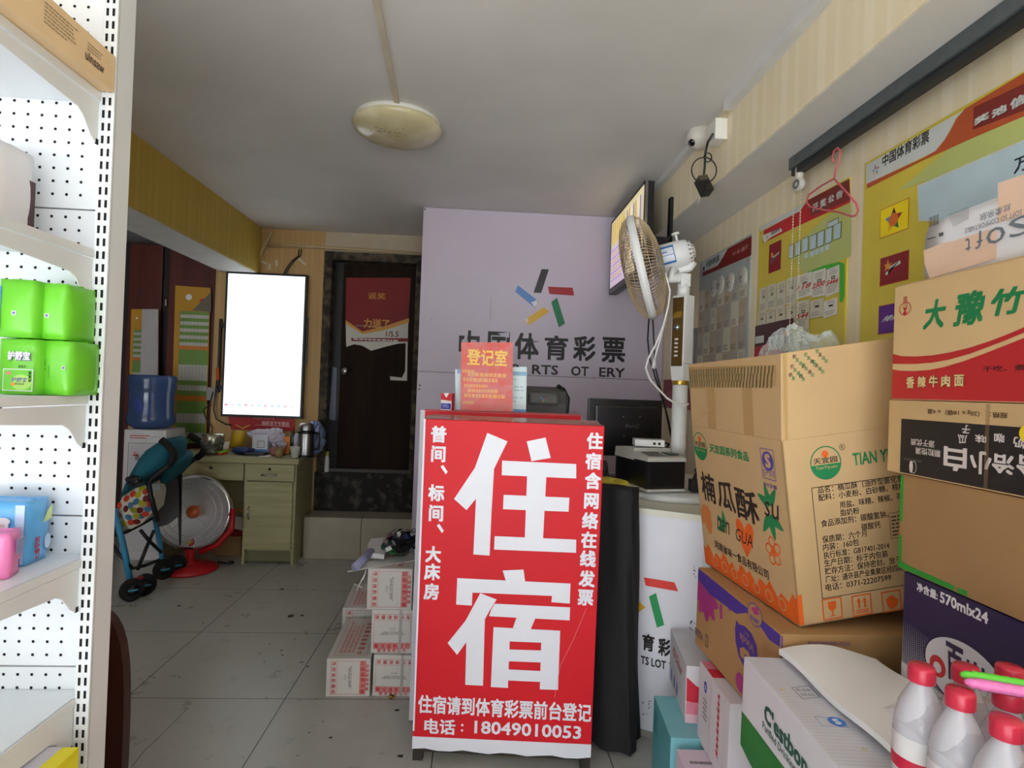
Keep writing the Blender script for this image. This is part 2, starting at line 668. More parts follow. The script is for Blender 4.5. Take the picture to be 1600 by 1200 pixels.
for k in EMB:
    mb = MB()
    em = emb_mats()[k]
    pts = [PB.px(660 + x / 3.529, 310 + y / 3.529) for x, y in EMB[k]]
    mb.prism([PB.p(a, b, 0.0005) for a, b in pts], (0, -0.004, 0), em)
    if k in ('blue', 'yellow'):
        q = [(600, 575), (632, 560), (632, 585), (618, 600)] if k == 'blue' else [(562, 668), (578, 660), (585, 680), (572, 688)]
        mb.prism([PB.p(*PB.px(660 + x / 3.529, 310 + y / 3.529), 0.0046) for x, y in q], (0, -0.0005, 0), white_ink)
    mb.build('emblem_stripe', board, label=k + ' emblem stripe')
mb = MB()
letter = M('letter_black', (26, 24, 28), 0.5)
for ch, bl, tr in (('中', (716, 562), (750, 517)), ('国', (761, 564), (797, 519)), ('体', (803.5, 561), (843, 521)), ('育', (850, 562), (888, 525)), ('彩', (895, 563.5), (931.5, 526)), ('票', (939.5, 566), (977.5, 528))):
    mb.ptext(PB, ch, bl, tr, letter, bold=0.025, lift=0.002)
for s, bl, tr in (('SP', (789, 584), (811, 569)), ('RTS', (831, 584.5), (872.5, 571)), ('OT', (892, 587), (920, 573)), ('ERY', (936, 588.5), (976.5, 575.5))):
    mb.ptext(PB, s, bl, tr, letter, bold=0.02, lift=0.002)
patch = M('peeled_patch', (196, 190, 206), 0.3)
for pts in ([(778, 521), (796, 519), (795, 528), (786, 526)], [(832, 528), (842, 530), (842, 534), (833, 533)], [(722, 540), (727, 522), (731, 522), (729, 540)]):
    mb.ppoly(PB, pts, patch, 0.0025)
mb.build('lettering', board, label='black lettering')

# ------------------------------------------------------------------ the doorway
dirty = mottled('dirty_jamb', (40, 34, 28), (92, 80, 64), 18, 0.8)
mb = MB()
mb.box((-1.184, BY - 0.015, 0.29), (-1.125, BY + 0.14, 2.222), dirty)
mb.box((-1.124, BY - 0.013, 2.16), (-0.501, BY + 0.14, 2.222), dirty)
mb.box((-0.50, BY - 0.015, 0.29), (-0.44, BY + 0.14, 2.222), dirty)
structure(mb, 'trim_5', 'stained dark door frame', 'door frame')
door_wood = wood('door_wood', (34, 24, 17), (44, 30, 21), 3.0, 0.7, (6, 6, 0.6))
door_wood.node_tree.nodes['Principled BSDF'].inputs['Specular IOR Level'].default_value = 0.12
mb = MB()
mb.box((-1.055, 4.45, 0.60), (-0.50, 4.49, 2.15), door_wood, 0.003)
d = mb.build('door_1', kind='structure', label='dark brown inner door with a torn red poster', cat='door')
MB().lathe([(0.0, 0), (0.028, 0), (0.028, 0.006), (0.012, 0.012), (0.012, 0.04), (0.028, 0.05), (0.03, 0.065), (0.022, 0.078), (0, 0.08)], chrome, (-1.005, 4.45, 1.331), (0, -1, 0)).build('door_knob', d, label='round chrome knob')
structure(MB().box((-1.125, 4.47, 0.60), (-1.055, 4.5, 2.16), M('black_gap', (14, 12, 12), 0.5)), 'trim_6', 'black strip between door and frame', 'door strip')
mb = MB()
mb.prism([at(520, 573, Y=4.468), at(526, 575, Y=4.468), at(524, 657, Y=4.468), at(514, 655, Y=4.468)], (0, -0.001, 0), M('blue_grey_paper', (110, 118, 138), 0.5))
mb.build('paper_strip', label='narrow blue grey paper strip hanging beside the dark door', cat='paper')
# threshold and step
mb = MB()
mb.box((-1.19, BY - 0.03, 0.28), (-0.38, BY + 0.2, 0.575), mottled('mottled_stone', (24, 22, 20), (96, 92, 84), 16, 0.8, 0.5, 0.8))
mb.box((-1.125, BY - 0.0, 0.575), (-0.50, BY + 0.2, 0.60), M('sill_grey', (74, 70, 66), 0.6))
structure(mb, 'trim_7', 'dark mottled stone threshold under the door', 'threshold')
step_tile = M('step_tile', (166, 158, 142), 0.45, var=0.06)
mb = MB()
x = -1.19
for w_ in (0.40, 0.41):
    mb.box((x, 4.14, 0.0), (x + w_ - 0.004, BY - 0.01, 0.29), step_tile, 0.003)
    x += w_
mb.box((-1.19, 4.145, 0.0), (-0.385, BY - 0.02, 0.285), M('grout', (60, 52, 46), 0.9))
structure(mb, 'trim_8', 'pale tiled step in front of the door threshold', 'step')

# conduits on the back wall
mb = MB()
pc = M('wall_conduit_paint', (190, 168, 130), 0.5)
mb.tube([at(418, 383, Y=BY - 0.012), at(500, 386, Y=BY - 0.012), at(662, 397, Y=BY - 0.012)], 0.013, pc)
mb.tube([at(424, 362, Y=BY - 0.012), at(410, 392, Y=BY - 0.012), at(394, 428, Y=BY - 0.012)], 0.014, pc)
mb.build('wall_conduit', label='painted cable conduit crossing the wall above the door', cat='conduit')
mb = MB()
wc = [at(467, 390, Y=BY - 0.01), at(466, 400, Y=BY - 0.012), at(456, 408, Y=BY - 0.02), at(447, 420, Y=BY - 0.02), at(442, 432, Y=BY - 0.03)]
mb.tube(wc, 0.005, black_plastic, 6)
mb.tube([p + Vector((0.018, 0, 0.004)) for p in wc], 0.004, black_plastic, 6)
mb.build('black_cable', label='black cable running down from the conduit to the lit screen', cat='cable')
mb = MB()
for pts in ([(406, 405), (417, 410), (416, 414), (405, 408)], [(420, 411), (424, 414), (422, 422), (418, 421)], [(430, 407), (434, 406), (434, 416), (431, 416)], [(467, 402), (478, 412), (476, 415), (465, 405)]):
    mb.prism([at(*q, Y=BY - 0.001) for q in pts], (0, -0.001, 0), M('tape_scrap', (206, 198, 180), 0.4))
mb.build('tape_scraps', label='bits of white tape left on the tan wall above the screen', cat='tape', kind='stuff')

# ------------------------------------------------------------------ ceiling lamp
lc = at(622, 205, Z=2.335)
lc = Vector((lc.x, lc.y - 0.02, CZ))
L = thing('ceiling_lamp', lc, 'round yellowed dome lamp, switched off, on the ceiling', 'lamp')
MB().lathe([(0, 0), (0.178, 0), (0.182, -0.008), (0.178, -0.026), (0, -0.026)], M('lamp_base', (222, 220, 212), 0.4), lc, seg=48).build('base', L)
mb = MB()
yel = mottled('yellowed_glass', (196, 186, 148), (216, 208, 176), 7, 0.16)
mb.lathe([(0.186, -0.022), (0.190, -0.03), (0.184, -0.042), (0.160, -0.058), (0.12, -0.074), (0.07, -0.084), (0, -0.088)], yel, lc, seg=48)
mb.build('shade', L)
mb = MB()
fl = mottled('dead_flies', (92, 76, 48), (110, 92, 60), 20)
for i in range(34):
    a = rnd.uniform(0, 2 * PI)
    r_ = rnd.uniform(0.02, 0.1)
    z = -0.0885 + 0.012 * (r_ / 0.12) ** 2
    mb.lathe([(0, -0.0008), (rnd.uniform(0.002, 0.004), 0), (0, 0.0008)], fl, lc + Vector((r_ * math.cos(a) - 0.01, r_ * math.sin(a) * 0.6 - 0.06, z + (0.002 if r_ < 0.08 else 0.0))), seg=6)
mb.build('fly_specks', L, kind='stuff')

# ------------------------------------------------------------------ left gondola shelving
GX0, GX1, GY = -0.727, -0.701, 1.12
G = thing('shelving_unit', (-1.2, 1.14, 0), 'white metal store shelving with perforated back and slotted upright', 'shelving')
gm = white_metal
mb = MB()
mb.box((GX0, GY, 0.0), (GX1, GY + 0.055, 2.15), gm, 0.001)
PF = Frame((GX0, GY, 0), (1, 0, 0), (0, 0, 1))
z = 0.06
while z < 2.1:
    for u in (0.0075, 0.0185):
        mb.rect(PF, u - 0.0024, z, u + 0.0024, z + 0.0145, dark_hole, 0.0004)
    z += 0.02406
mb.box((GX1 - 0.0015, GY + 0.002, 0), (GX1 + 0.0005, GY + 0.006, 2.15), M('enamel_edge', (200, 202, 202), 0.4))
mb.build('upright', G)
panel_tops = [at(150, y, Y=1.15).z for y in (-140, 93, 330, 571, 808, 1043, 1280)]
for i in range(len(panel_tops) - 1):
    z1, z0 = panel_tops[i], panel_tops[i + 1] + 0.003
    mb = MB()
    mb.box((-1.75, 1.150, z0), (GX0 + 0.004, 1.162, z1), gm, 0.001)
    fr = Frame((GX0, 1.150, z1), (-1, 0, 0), (0, 0, -1))
    for r_ in range(12):
        v = 0.014 + r_ * 0.0249
        if v > z1 - z0 - 0.004:
            break
        for c in range(13):
            mb.disc(fr, 0.0475 + c * 0.0256, v, 0.0029, dark_hole, 0.0004, seg=10)
    mb.build('back_panel', G)
shelf_z = [at(150, y, Y=GY).z for y in (145, 390, 618, 873, 1090)]
for i, z in enumerate(shelf_z):
    mb = MB()
    mb.box((-1.75, 0.68, z - 0.006), (GX0 + 0.002, 1.148, z), gm, 0.001)
    mb.box((-1.75, 0.678, z - 0.032), (GX0 + 0.002, 0.690, z - 0.001), gm, 0.001)
    mb.box((GX0 - 0.001, 0.680, z - 0.016), (GX0 + 0.003, 1.118, z), gm, 0.0006)
    s = mb.build('shelf', G)
    mb = MB()
    prof = [(1.118, -0.018), (1.118, -0.088), (1.112, -0.096), (1.098, -0.088), (1.075, -0.060), (1.06, -0.052), (0.72, -0.030), (0.70, -0.018)]
    mb.prism([(GX0 + 0.0005, y, z + dz) for y, dz in prof], (-0.003, 0, 0), gm)
    mb.box((GX0 - 0.001, 1.112, z - 0.098), (GX0 + 0.001, 1.119, z - 0.088), dark_hole)
    mb.build('bracket', s)
mb = MB()
mb.box((-1.75, 0.70, 0.02), (GX0, 1.148, 0.38), gm, 0.003)
mb.build('base_deck', G)

# goods on the shelves ---------------------------------------------------------
zt = shelf_z[0]
mb = MB()
mb.box((-0.93, 0.70, zt + 0.001), (-0.700, 1.117, zt + 0.068), M('tan_box', (238, 208, 162), 0.7), 0.002)
fr = Frame((-0.700, 0.70, zt), (0, 1, 0), (0, 0, 1))
pr = M('faint_print', (168, 148, 118), 0.7)
pr2 = M('faint_print_dark', (104, 92, 78), 0.7)
mb.text(fr, 'uinsaw', 0.335, 0.018, 0.385, 0.034, pr2, bold=0.02)
mb.lines(fr, 0.34, 0.036, 0.38, 0.052, 3, pr)
mb.lines(fr, 0.24, 0.02, 0.315, 0.056, 6, pr)
mb.lines(fr, 0.07, 0.02, 0.20, 0.058, 6, pr)
mb.build('flat_carton', label='long flat tan carton with faint print on the top shelf', cat='carton')


def pouch(lo, hi, mat, name, label, cat, group=None, extra=None, puff=0.006, rot=0.0):
    """a soft film pack: bulging sides and pinched end seams"""
    mb = MB()
    c = (Vector(lo) + Vector(hi)) / 2
    h = (Vector(hi) - Vector(lo)) / 2
    q = Matrix.Translation(c) @ Matrix.Rotation(rot, 4, 'Z')
    bm = bmesh.new()
    bmesh.ops.create_cube(bm, size=2)
    bmesh.ops.subdivide_edges(bm, edges=bm.edges[:], cuts=7, use_grid_fill=True)
    sd = random.Random(hash(label) % 999)
    for v in bm.verts:
        x, y, z_ = v.co
        e = max(abs(x), 0) ** 6
        bx = (1 - y * y) * (1 - z_ * z_)
        by_ = (1 - x * x) * (1 - z_ * z_)
        bz = (1 - x * x) * (1 - y * y)
        n = Vector((x * h.x, y * h.y, z_ * h.z))
        if abs(x) > 0.99:
            n.x += math.copysign(puff * bx, x)
        if abs(y) > 0.99:
            n.y += math.copysign(puff * by_, y)
        if abs(z_) > 0.99:
            n.z += (puff * 0.7 * bz + sd.uniform(-0.001, 0.001)) if z_ > 0 else 0
        if abs(x) > 0.99 and abs(y) > 0.99:
            n.x *= 0.95
            n.y *= 0.95
        v.co = q @ n
    bm.verts.index_update()
    mb.raw([v.co.copy() for v in bm.verts], [[v.index for v in f.verts] for f in bm.faces], mat, True)
    bm.free()
    # fin seam along the top
    a, b = q @ Vector((-h.x * 0.9, h.y * 0.1, h.z)), q @ Vector((h.x * 0.9, h.y * 0.1, h.z))
    up = Vector((0, 0, 0.007))
    dv = (q.to_3x3() @ Vector((0, 1, 0))) * 0.0015
    mb.hexa([a - dv, b - dv, a + dv, b + dv, a - dv + up, b - dv + up * 0.4, a + dv + up, b + dv + up * 0.4], mat)
    X, Y = q.to_3x3() @ Vector((1, 0, 0)), q.to_3x3() @ Vector((0, 1, 0))
    ff = Frame(q @ Vector((-h.x, -h.y, -h.z)), X, (0, 0, 1))
    rf = Frame(q @ Vector((h.x, -h.y, -h.z)), Y, (0, 0, 1))
    if extra:
        extra(mb, ff, rf, 2 * h.x, 2 * h.y, 2 * h.z)
    return mb.build(name, label=label, cat=cat, group=group)


green = M('lime_film', (112, 206, 50), 0.3, var=0.05)
blue_film = M('blue_film', (40, 150, 220), 0.3)
lime2 = M('lime_pale', (176, 224, 110), 0.4)


def qr_patch(mb, fr, u, v, s, lift):
    mb.rect(fr, u, v, u + s, v + s, white_ink, lift)
    mb.rect(fr, u + s * 0.2, v + s * 0.2, u + s * 0.8, v + s * 0.8, M('violet_ink', (112, 92, 170), 0.5), lift + 0.0004)


def up_l(mb, ff, rf, a, b, c):
    mb.rect(ff, 0.0, c * 0.12, a * 0.13, c * 0.88, blue_film, 0.004)
    qr_patch(mb, ff, a * 0.47, c * 0.38, a * 0.12, 0.0066)


def up_r(mb, ff, rf, a, b, c):
    mb.rect(ff, 0.001, c * 0.13, a * 0.05, c * 0.55, blue_film, 0.0025)
    qr_patch(mb, ff, a * 0.38, c * 0.38, a * 0.14, 0.0066)


def lo_l(mb, ff, rf, a, b, c):
    for dx, dz, mt in ((0.0012, -0.0012, M('violet_ink', (112, 92, 170), 0.5)), (0, 0, white_ink)):
        mb.text(ff, '护舒宝', a * 0.33 + dx, c * 0.62 + dz, a * 0.9 + dx, c * 0.78 + dz, mt, bold=0.04, lift=0.0068 + (0.0004 if dx == 0 else 0))
    mb.text(ff, '超值装', a * 0.6, c * 0.48, a * 0.8, c * 0.53, ink_black, lift=0.0064)
    mb.rect(ff, a * 0.22, c * 0.06, a * 0.99, c * 0.46, white_ink, 0.006)
    mb.rect(ff, a * 0.24, c * 0.075, a * 0.97, c * 0.445, green, 0.0064)
    mb.disc(ff, a * 0.70, c * 0.22, a * 0.26, lime2, 0.0067, ry=c * 0.14)
    mb.text(ff, '护舒宝', a * 0.45, c * 0.22, a * 0.85, c * 0.31, M('violet_ink', (112, 92, 170), 0.5), bold=0.01, lift=0.007, shear=0.1)
    mb.text(ff, '瞬洁贴身', a * 0.55, c * 0.17, a * 0.78, c * 0.21, ink_black, lift=0.007)
    mb.disc(ff, a * 0.37, c * 0.38, a * 0.07, M('pink_flower', (240, 130, 130), 0.5), 0.007, ry=c * 0.03, seg=7)
    mb.disc(ff, a * 0.5, c * 0.18, a * 0.06, M('orange_flower', (246, 160, 60), 0.5), 0.007, ry=c * 0.03, seg=7)
    mb.text(ff, '清爽柔', a * 0.88, c * 0.22, a * 0.95, c * 0.43, ink_black, bold=0.02, lift=0.0068, turn=3)


def lo_r(mb, ff, rf, a, b, c):
    mb.rect(ff, 0.001, c * 0.28, a * 0.07, c * 0.82, M('teal_film', (20, 150, 190), 0.3), 0.0025)
    mb.lines(ff, a * 0.2, c * 0.45, a * 0.36, c * 0.66, 8, M('dark_green', (52, 110, 40), 0.5), 0.0066)
    mb.rect(ff, a * 0.42, c * 0.3, a * 0.435, c * 0.55, M('dark_green', (52, 110, 40), 0.5), 0.0066)
    qr_patch(mb, ff, a * 0.8, c * 0.48, a * 0.1, 0.005)


z3 = shelf_z[2]
Yg = 1.045


def pxbox(x0, x1, yt, yb, Y, depth, zb):
    a, b = at(x0, (yt + yb) / 2, Y=Y), at(x1, (yt + yb) / 2, Y=Y)
    t = at((x0 + x1) / 2, yt, Y=Y)
    return (a.x, Y, zb), (b.x, Y + depth, t.z)


lo, hi = pxbox(58, 110, 533, 617, Yg, 0.08, z3 + 0.001)
zm = hi[2]
pouch(lo, hi, green, 'sanitary_pack', 'lime pack at lower right of the green four, beside the upright', 'pack', 'lime green packs on the shelf', lo_r)
lo, hi = pxbox(-4, 57, 533, 617, Yg - 0.02, 0.08, z3 + 0.001)
pouch(lo, (hi[0], hi[1], zm), green, 'sanitary_pack', 'lime pack with white lettering and a framed picture panel', 'pack', 'lime green packs on the shelf', lo_l)
lo, hi = pxbox(56, 104, 443, 528, Yg, 0.08, zm + 0.003)
pouch(lo, hi, green, 'sanitary_pack', 'upper lime pack near the upright, plain with one small code square', 'pack', 'lime green packs on the shelf', up_r)
lo, hi = pxbox(-4, 54, 437, 528, Yg - 0.02, 0.08, zm + 0.003)
pouch(lo, hi, green, 'sanitary_pack', 'upper lime pack with a wide blue stripe, above the framed panel', 'pack', 'lime green packs on the shelf', up_l)

# white soft pack, second shelf
z2 = shelf_z[1]
b_ = at(30, 290, Y=1.06)
t_ = at(15, 232, Y=1.06)


def white_ex(mb, ff, rf, a, b, c):
    mb.rect(rf, b * 0.8, c * 0.02, b * 0.97, c * 0.7, M('maroon_strip', (70, 32, 40), 0.5), 0.003)
    mb.lines(ff, a * 0.3, c * 0.3, a * 0.9, c * 0.6, 4, M('pale_pink', (226, 190, 190), 0.5), 0.0066)


pouch((b_.x - 0.13, 1.01, z2 + 0.001), (b_.x - 0.003, 1.10, t_.z), M('white_film', (226, 222, 224), 0.3), 'tissue_pack', 'white soft pack alone on the second shelf from top', 'pack', None, white_ex)

# blue and pink packs, fourth shelf
z4 = shelf_z[3]
sky = M('sky_blue_film', (96, 176, 236), 0.3, var=0.1, scale=20)


def blue_ex(mb, ff, rf, a, b, c):
    vi = M('violet_ink', (112, 92, 170), 0.5)
    # plain drawing field without the cartoon, cloud shapes and the red name
    mb.text(rf, '七度空间', b * 0.22, c * 0.06, b * 0.44, c * 0.42, red_ink, bold=0.03, lift=0.0068, turn=1)
    mb.disc(rf, b * 0.78, c * 0.3, b * 0.14, M('pale_blue', (190, 214, 244), 0.4), 0.0062, ry=c * 0.12)
    mb.poly(rf, [(b * 0.55, c * 0.62), (b * 0.95, c * 0.66), (b * 0.95, c * 0.9), (b * 0.75, c * 0.8)], M('pale_lime', (206, 224, 150), 0.4), 0.0055)
    mb.rect(ff, a * 0.86, 0.004, a * 0.985, c * 0.97, M('pale_blue', (190, 214, 244), 0.4), 0.0025)
    for i in range(5):
        mb.disc(ff, a * (0.2 + 0.13 * i), c * 0.72, a * 0.1, white_ink, 0.0064, ry=c * 0.06)
    mb.rect(ff, a * 0.12, c * 0.5, a * 0.8, c * 0.72, white_ink, 0.0064)
    mb.lines(ff, a * 0.2, c * 0.52, a * 0.75, c * 0.7, 2, M('pale_pink', (226, 190, 190), 0.5), 0.0068)


e0, e1 = at(38, 886, Z=z4), at(75, 870, Z=z4)
ang = math.atan2(-(e1 - e0).x, (e1 - e0).y)
Rz = Matrix.Rotation(ang, 3, 'Z')
bw, bd = 0.12, (e1 - e0).length
cc = e0 + Rz @ Vector((-bw / 2, bd / 2, 0))
pouch((cc.x - bw / 2, cc.y - bd / 2, z4 + 0.001), (cc.x + bw / 2, cc.y + bd / 2, z4 + 0.112), sky, 'sanitary_pack', 'sky blue pack with red lettering on the fourth shelf', 'pack', None, blue_ex, rot=ang)
pink = M('pink_film', (238, 130, 190), 0.3)


def pink_ex(mb, ff, rf, a, b, c):
    mb.rect(rf, b * 0.2, c * 0.5, b * 0.85, c * 0.82, M('pale_blue', (190, 214, 244), 0.4), 0.006)
    for i in range(7):
        mb.rect(rf, b * 0.22, c * (0.52 + 0.042 * i), b * 0.83, c * (0.54 + 0.042 * i), M('violet_ink', (112, 92, 170), 0.5), 0.0064)
    mb.rect(rf, b * 0.4, c * 0.16, b * 0.52, c * 0.36, M('violet_ink', (112, 92, 170), 0.5), 0.006)


f0 = at(13, 906, Z=z4)
f1 = at(31, 893, Z=z4)
ang2 = math.atan2(-(f1 - f0).x, (f1 - f0).y)
Rz = Matrix.Rotation(ang2, 3, 'Z')
bd2 = (f1 - f0).length
cc = f0 + Rz @ Vector((-0.05, bd2 / 2, 0))
pouch((cc.x - 0.05, cc.y - bd2 / 2, z4 + 0.001), (cc.x + 0.05, cc.y + bd2 / 2, z4 + 0.076), pink, 'sanitary_pack', 'small pink pack with a barcode, in front of the blue pack', 'pack', None, pink_ex, puff=0.003, rot=ang2)

# yellow and white carton on the base deck
q = at(124, 1167, Y=1.06)
mb = MB()
mb.box((q.x - 0.2, 0.80, 0.3801), (q.x - 0.028, 1.06, q.z), M('pale_grey_card', (206, 204, 214), 0.6), 0.002)
mb.box((q.x - 0.028, 0.80, 0.3801), (q.x, 1.06, q.z), M('bright_yellow', (236, 224, 30), 0.5), 0.002)
mb.lines(Frame((q.x, 0.80, 0.38), (0, 1, 0), (0, 0, 1)), 0.05, 0.05, 0.2, q.z - 0.43, 5, grey_ink)
mb.build('carton', label='grey topped carton with a bright yellow side on the lowest deck', cat='carton')

# brown chair back behind the upright
brown = wood('dark_brown_wood', (58, 30, 22), (72, 38, 28), 4, 0.35)
CH = thing('chair', (-1.02, 1.62, 0), 'dark brown rounded chair back just behind the white upright', 'chair')
mb = MB()
pts = [at(*p_, Y=1.5) for p_ in ((165, 962), (174, 972), (181, 985), (188, 1008), (192, 1040), (193.5, 1075), (193, 1120), (190, 1200))]
pts.append(Vector((pts[-1].x - 0.004, 1.5, 0.18)))
xs0 = -1.18
mir = [Vector((2 * -1.03 - p_.x, 1.5, p_.z)) for p_ in pts][::-1]
mb.prism(pts + mir, (0, 0.03, 0), brown)
mb.build('backrest', CH)
MB().box((-1.2, 1.20, 0.40), (-0.90, 1.49, 0.44), brown, 0.01).build('seat', CH)
for sx in (-1.18, -0.92):
    for sy in (1.20, 1.46):
        MB().box((sx - 0.015, sy - 0.0, 0), (sx + 0.015, sy + 0.03, 0.40), brown, 0.003).build('leg', CH)

# ================================================================== BACK LEFT CORNER
dark_red = wood('dark_red_wood', (74, 24, 18), (88, 32, 24), 3, 0.4, (5, 5, 0.5))
WR = thing('wardrobe', (-2.4, 4.8, 0), 'tall dark red wardrobe doors beyond the wall corner', 'wardrobe')
MB().box((-3.3, 4.60, 0), (-1.975, 5.15, 2.26), M('wardrobe_black', (26, 18, 16), 0.6)).build('body', WR)
MB().box((-2.40, 4.575, 0.02), (-1.975, 4.60, 2.25), dark_red, 0.003).build('door_panel', WR)
MB().box((-2.70, 4.575, 0.02), (-2.455, 4.60, 2.25), dark_red, 0.003).build('door_panel', WR)
MB().box((-2.415, 4.55, 1.78), (-2.405, 4.575, 1.83), chrome, 0.002).build('handle', WR)


def chart(name, corners, Y, label, right):
    A, B, C, D = [at(*p_, Y=Y) for p_ in corners]      # top left, top right, bottom right, bottom left
    mb = MB()
    mb.prism([A, B, C, D], (0, 0.004, 0), M('amber_card', (190, 142, 34), 0.4))
    fr = Frame(D, (1, 0, 0), (0, 0, 1))
    w_, h_ = (B - A).x, (A - D).z
    gr = M('chart_green', (112, 152, 66), 0.35)
    wt = M('chart_white', (188, 190, 184), 0.35)
    orr = M('chart_orange', (206, 124, 34), 0.4)
    rows = [(0.84, 0.62, 'mix'), (0.62, 0.595, orr), (0.595, 0.50, gr), (0.50, 0.40, wt), (0.40, 0.37, gr), (0.37, 0.335, wt), (0.335, 0.305, gr), (0.305, 0.27, orr), (0.27, 0.19, gr), (0.19, 0.13, wt), (0.13, 0.07, gr), (0.07, 0.04, wt), (0.04, 0.0, gr)]
    x0 = 0.12
    for a, b, mt in rows:
        if mt == 'mix':
            for k in range(10):
                c_ = gr if k % 2 else wt
                mb.rect(fr, w_ * x0, h_ * (b + (a - b) * k / 10), w_ * 0.93, h_ * (b + (a - b) * (k + 1) / 10), c_, 0.001)
        else:
            mb.rect(fr, w_ * (x0 - (0.02 if mt is orr else 0)), h_ * b, w_ * 0.95, h_ * a, mt, 0.001)
    for k in range(8):
        u_ = w_ * (x0 + 0.1 * k)
        mb.rect(fr, u_, 0.0, u_ + 0.0015, h_ * 0.84, grey_ink, 0.0014)
    mb.disc(fr, w_ * 0.34, h_ * 0.93, w_ * 0.09, white_ink, 0.001)
    if right:
        mb.poly(fr, [(w_ * 0.66, h_ * 0.92), (w_ * 0.85, h_ * 0.93), (w_ * 0.75, h_ * 0.86), (w_ * 0.66, h_ * 0.87)], red_ink, 0.001)
        mb.poly(fr, [(w_ * 0.45, h_ * 0.845), (w_ * 0.97, h_ * 0.97), (w_ * 0.99, h_ * 0.84)], M('torn_grey', (112, 106, 92), 0.6), 0.0016)
    return mb.build(name, label=label, cat='poster')


chart('trend_chart', ((274, 446), (329, 450), (322, 690), (267, 692)), 4.555, 'tall amber and green striped chart hung beside the lit screen', True)
chart('trend_chart', ((205, 483), (224, 483), (222, 680), (200, 680)), 4.565, 'narrow strip of a second chart left of the pale board', False)
mb = MB()
mb.prism([at(*p_, Y=4.52) for p_ in ((222, 483), (247, 483), (246, 700), (216, 700))], (0, 0.012, 0), M('pale_board', (178, 176, 180), 0.5))
mb.build('display_board', label='plain pale board standing behind the water bottle', cat='board')
mb = MB()
cfr = film('clear_film', (220, 224, 220), 0.22, 0.1)

# portrait screen ---------------------------------------------------------
T = thing('wall_screen', (-1.58, 4.33, 0.96), 'tall upright screen glowing white on the tan wall', 'screen')
TX0, TX1, TZ0, TZ1 = -1.872, -1.290, 0.966, 2.028
mb = MB()
mb.box((TX0, 4.33, TZ0), (TX1, 4.372, TZ1), black_plastic, 0.003)
mb.build('housing', T)
scr = M('lit_panel', (240, 248, 255), 0.4, var=0.004, emit=1.02)
mb = MB()
fr = Frame((TX0 + 0.016, 4.329, TZ0 + 0.018), (1, 0, 0), (0, 0, 1))
sw, sh = TX1 - TX0 - 0.03, TZ1 - TZ0 - 0.034
mb.rect(fr, 0, 0, sw, sh, scr, 0.0)
cy = M('lit_cyan', (150, 226, 234), 0.4, emit=0.62)
pk = M('lit_pink', (236, 150, 170), 0.4, emit=0.6)
sp = M('lit_grey', (196, 206, 220), 0.4, emit=0.6)
for i in range(46):
    for j in range(16):
        if rnd.random() < 0.34:
            c_ = rnd.choice([cy, cy, sp, sp, pk]) if j < 8 else sp
            u_, v_ = sw * (0.05 + 0.058 * j), sh * (0.12 + 0.019 * i)
            mb.rect(fr, u_, v_, u_ + 0.005, v_ + 0.006, c_, 0.0006)
for k in range(11):
    u_ = sw * (0.02 + 0.085 * k)
    mb.rect(fr, u_, sh * 0.063, u_ + 0.022, sh * 0.072, [pk, sp, cy][k % 3] if k else M('lit_red', (240, 60, 90), 0.4, emit=0.8), 0.0006)
mb.build('screen', T, label='glowing white screen')
MB().box((TX1 - 0.004, 4.345, 1.36), (TX1 + 0.012, 4.365, 1.72), black_plastic, 0.003).build('speaker', T)
mb = MB()
mb.box((TX0 - 0.045, 4.36, 1.16), (TX0 + 0.01, 4.385, 1.19), black_plastic)
mb.box((TX0 - 0.045, 4.36, 1.62), (TX0 + 0.01, 4.385, 1.65), black_plastic)
mb.box((TX0 - 0.05, 4.36, 1.14), (TX0 - 0.035, 4.385, 1.68), black_plastic)
mb.build('wall_bracket', T)

# red banner under the screen
mb = MB()
Yb = 4.375
q = [at(*p_, Y=Yb) for p_ in ((354, 644), (460, 650), (460, 674), (361, 671))]
mb.prism(q, (0, 0.003, 0), M('banner_red', (178, 20, 32), 0.5))
fr = Frame(at(354, 672, Y=Yb), (1, 0, 0), (0, 0, 1))
bt = M('banner_pale', (206, 150, 146), 0.5)
mb.ptext(fr, '中国体育彩票', (395, 655), (429, 651), bt)
mb.ptext(fr, '购彩官方专营店', (409, 665), (452, 659), M('banner_light', (226, 190, 186), 0.5), bold=0.02)
mb.ppoly(fr, [(398, 663.5), (454, 666.5), (454, 667.3), (398, 664.3)], bt)
gold = M('gold_print', (214, 150, 60), 0.4)
mb.ppoly(fr, [(368, 662), (378, 668), (390, 663), (391, 665), (379, 671), (368, 664)], gold)
mb.build('banner', label='small red banner with pale lettering below the lit screen', cat='banner')

# wall socket and cables beside the screen
mb = MB()
mb.hexa([at(*p_, Y=BY - d_) for d_ in (0.03, 0.0) for p_ in ((322, 625), (336, 626))][0:2] + [at(*p_, Y=BY) for p_ in ((322, 625), (336, 626))] + [at(*p_, Y=BY - 0.03) for p_ in ((323, 605), (337, 606))] + [at(*p_, Y=BY) for p_ in ((323, 605), (337, 606))], M('socket_grey', (150, 148, 142), 0.4), 0.003)
mb.build('wall_socket', label='grey wall socket at the wall corner left of the lit screen', cat='socket')
for i, (pts, lab) in enumerate(((((333, 612), (328, 632), (318, 640), (321, 652), (332, 668), (330, 690)), 'thin black cable hanging from the wall socket in a loop'),
                                (((341, 578), (338, 600), (334, 640), (338, 655), (352, 663), (362, 664)), 'black cable running from the bracket under the red banner'))):
    mb = MB()
    mb.tube([at(*p_, Y=4.36) for p_ in pts], 0.005, black_plastic, 6)
    mb.build('power_cable', label=lab, cat='cable')
mb = MB()
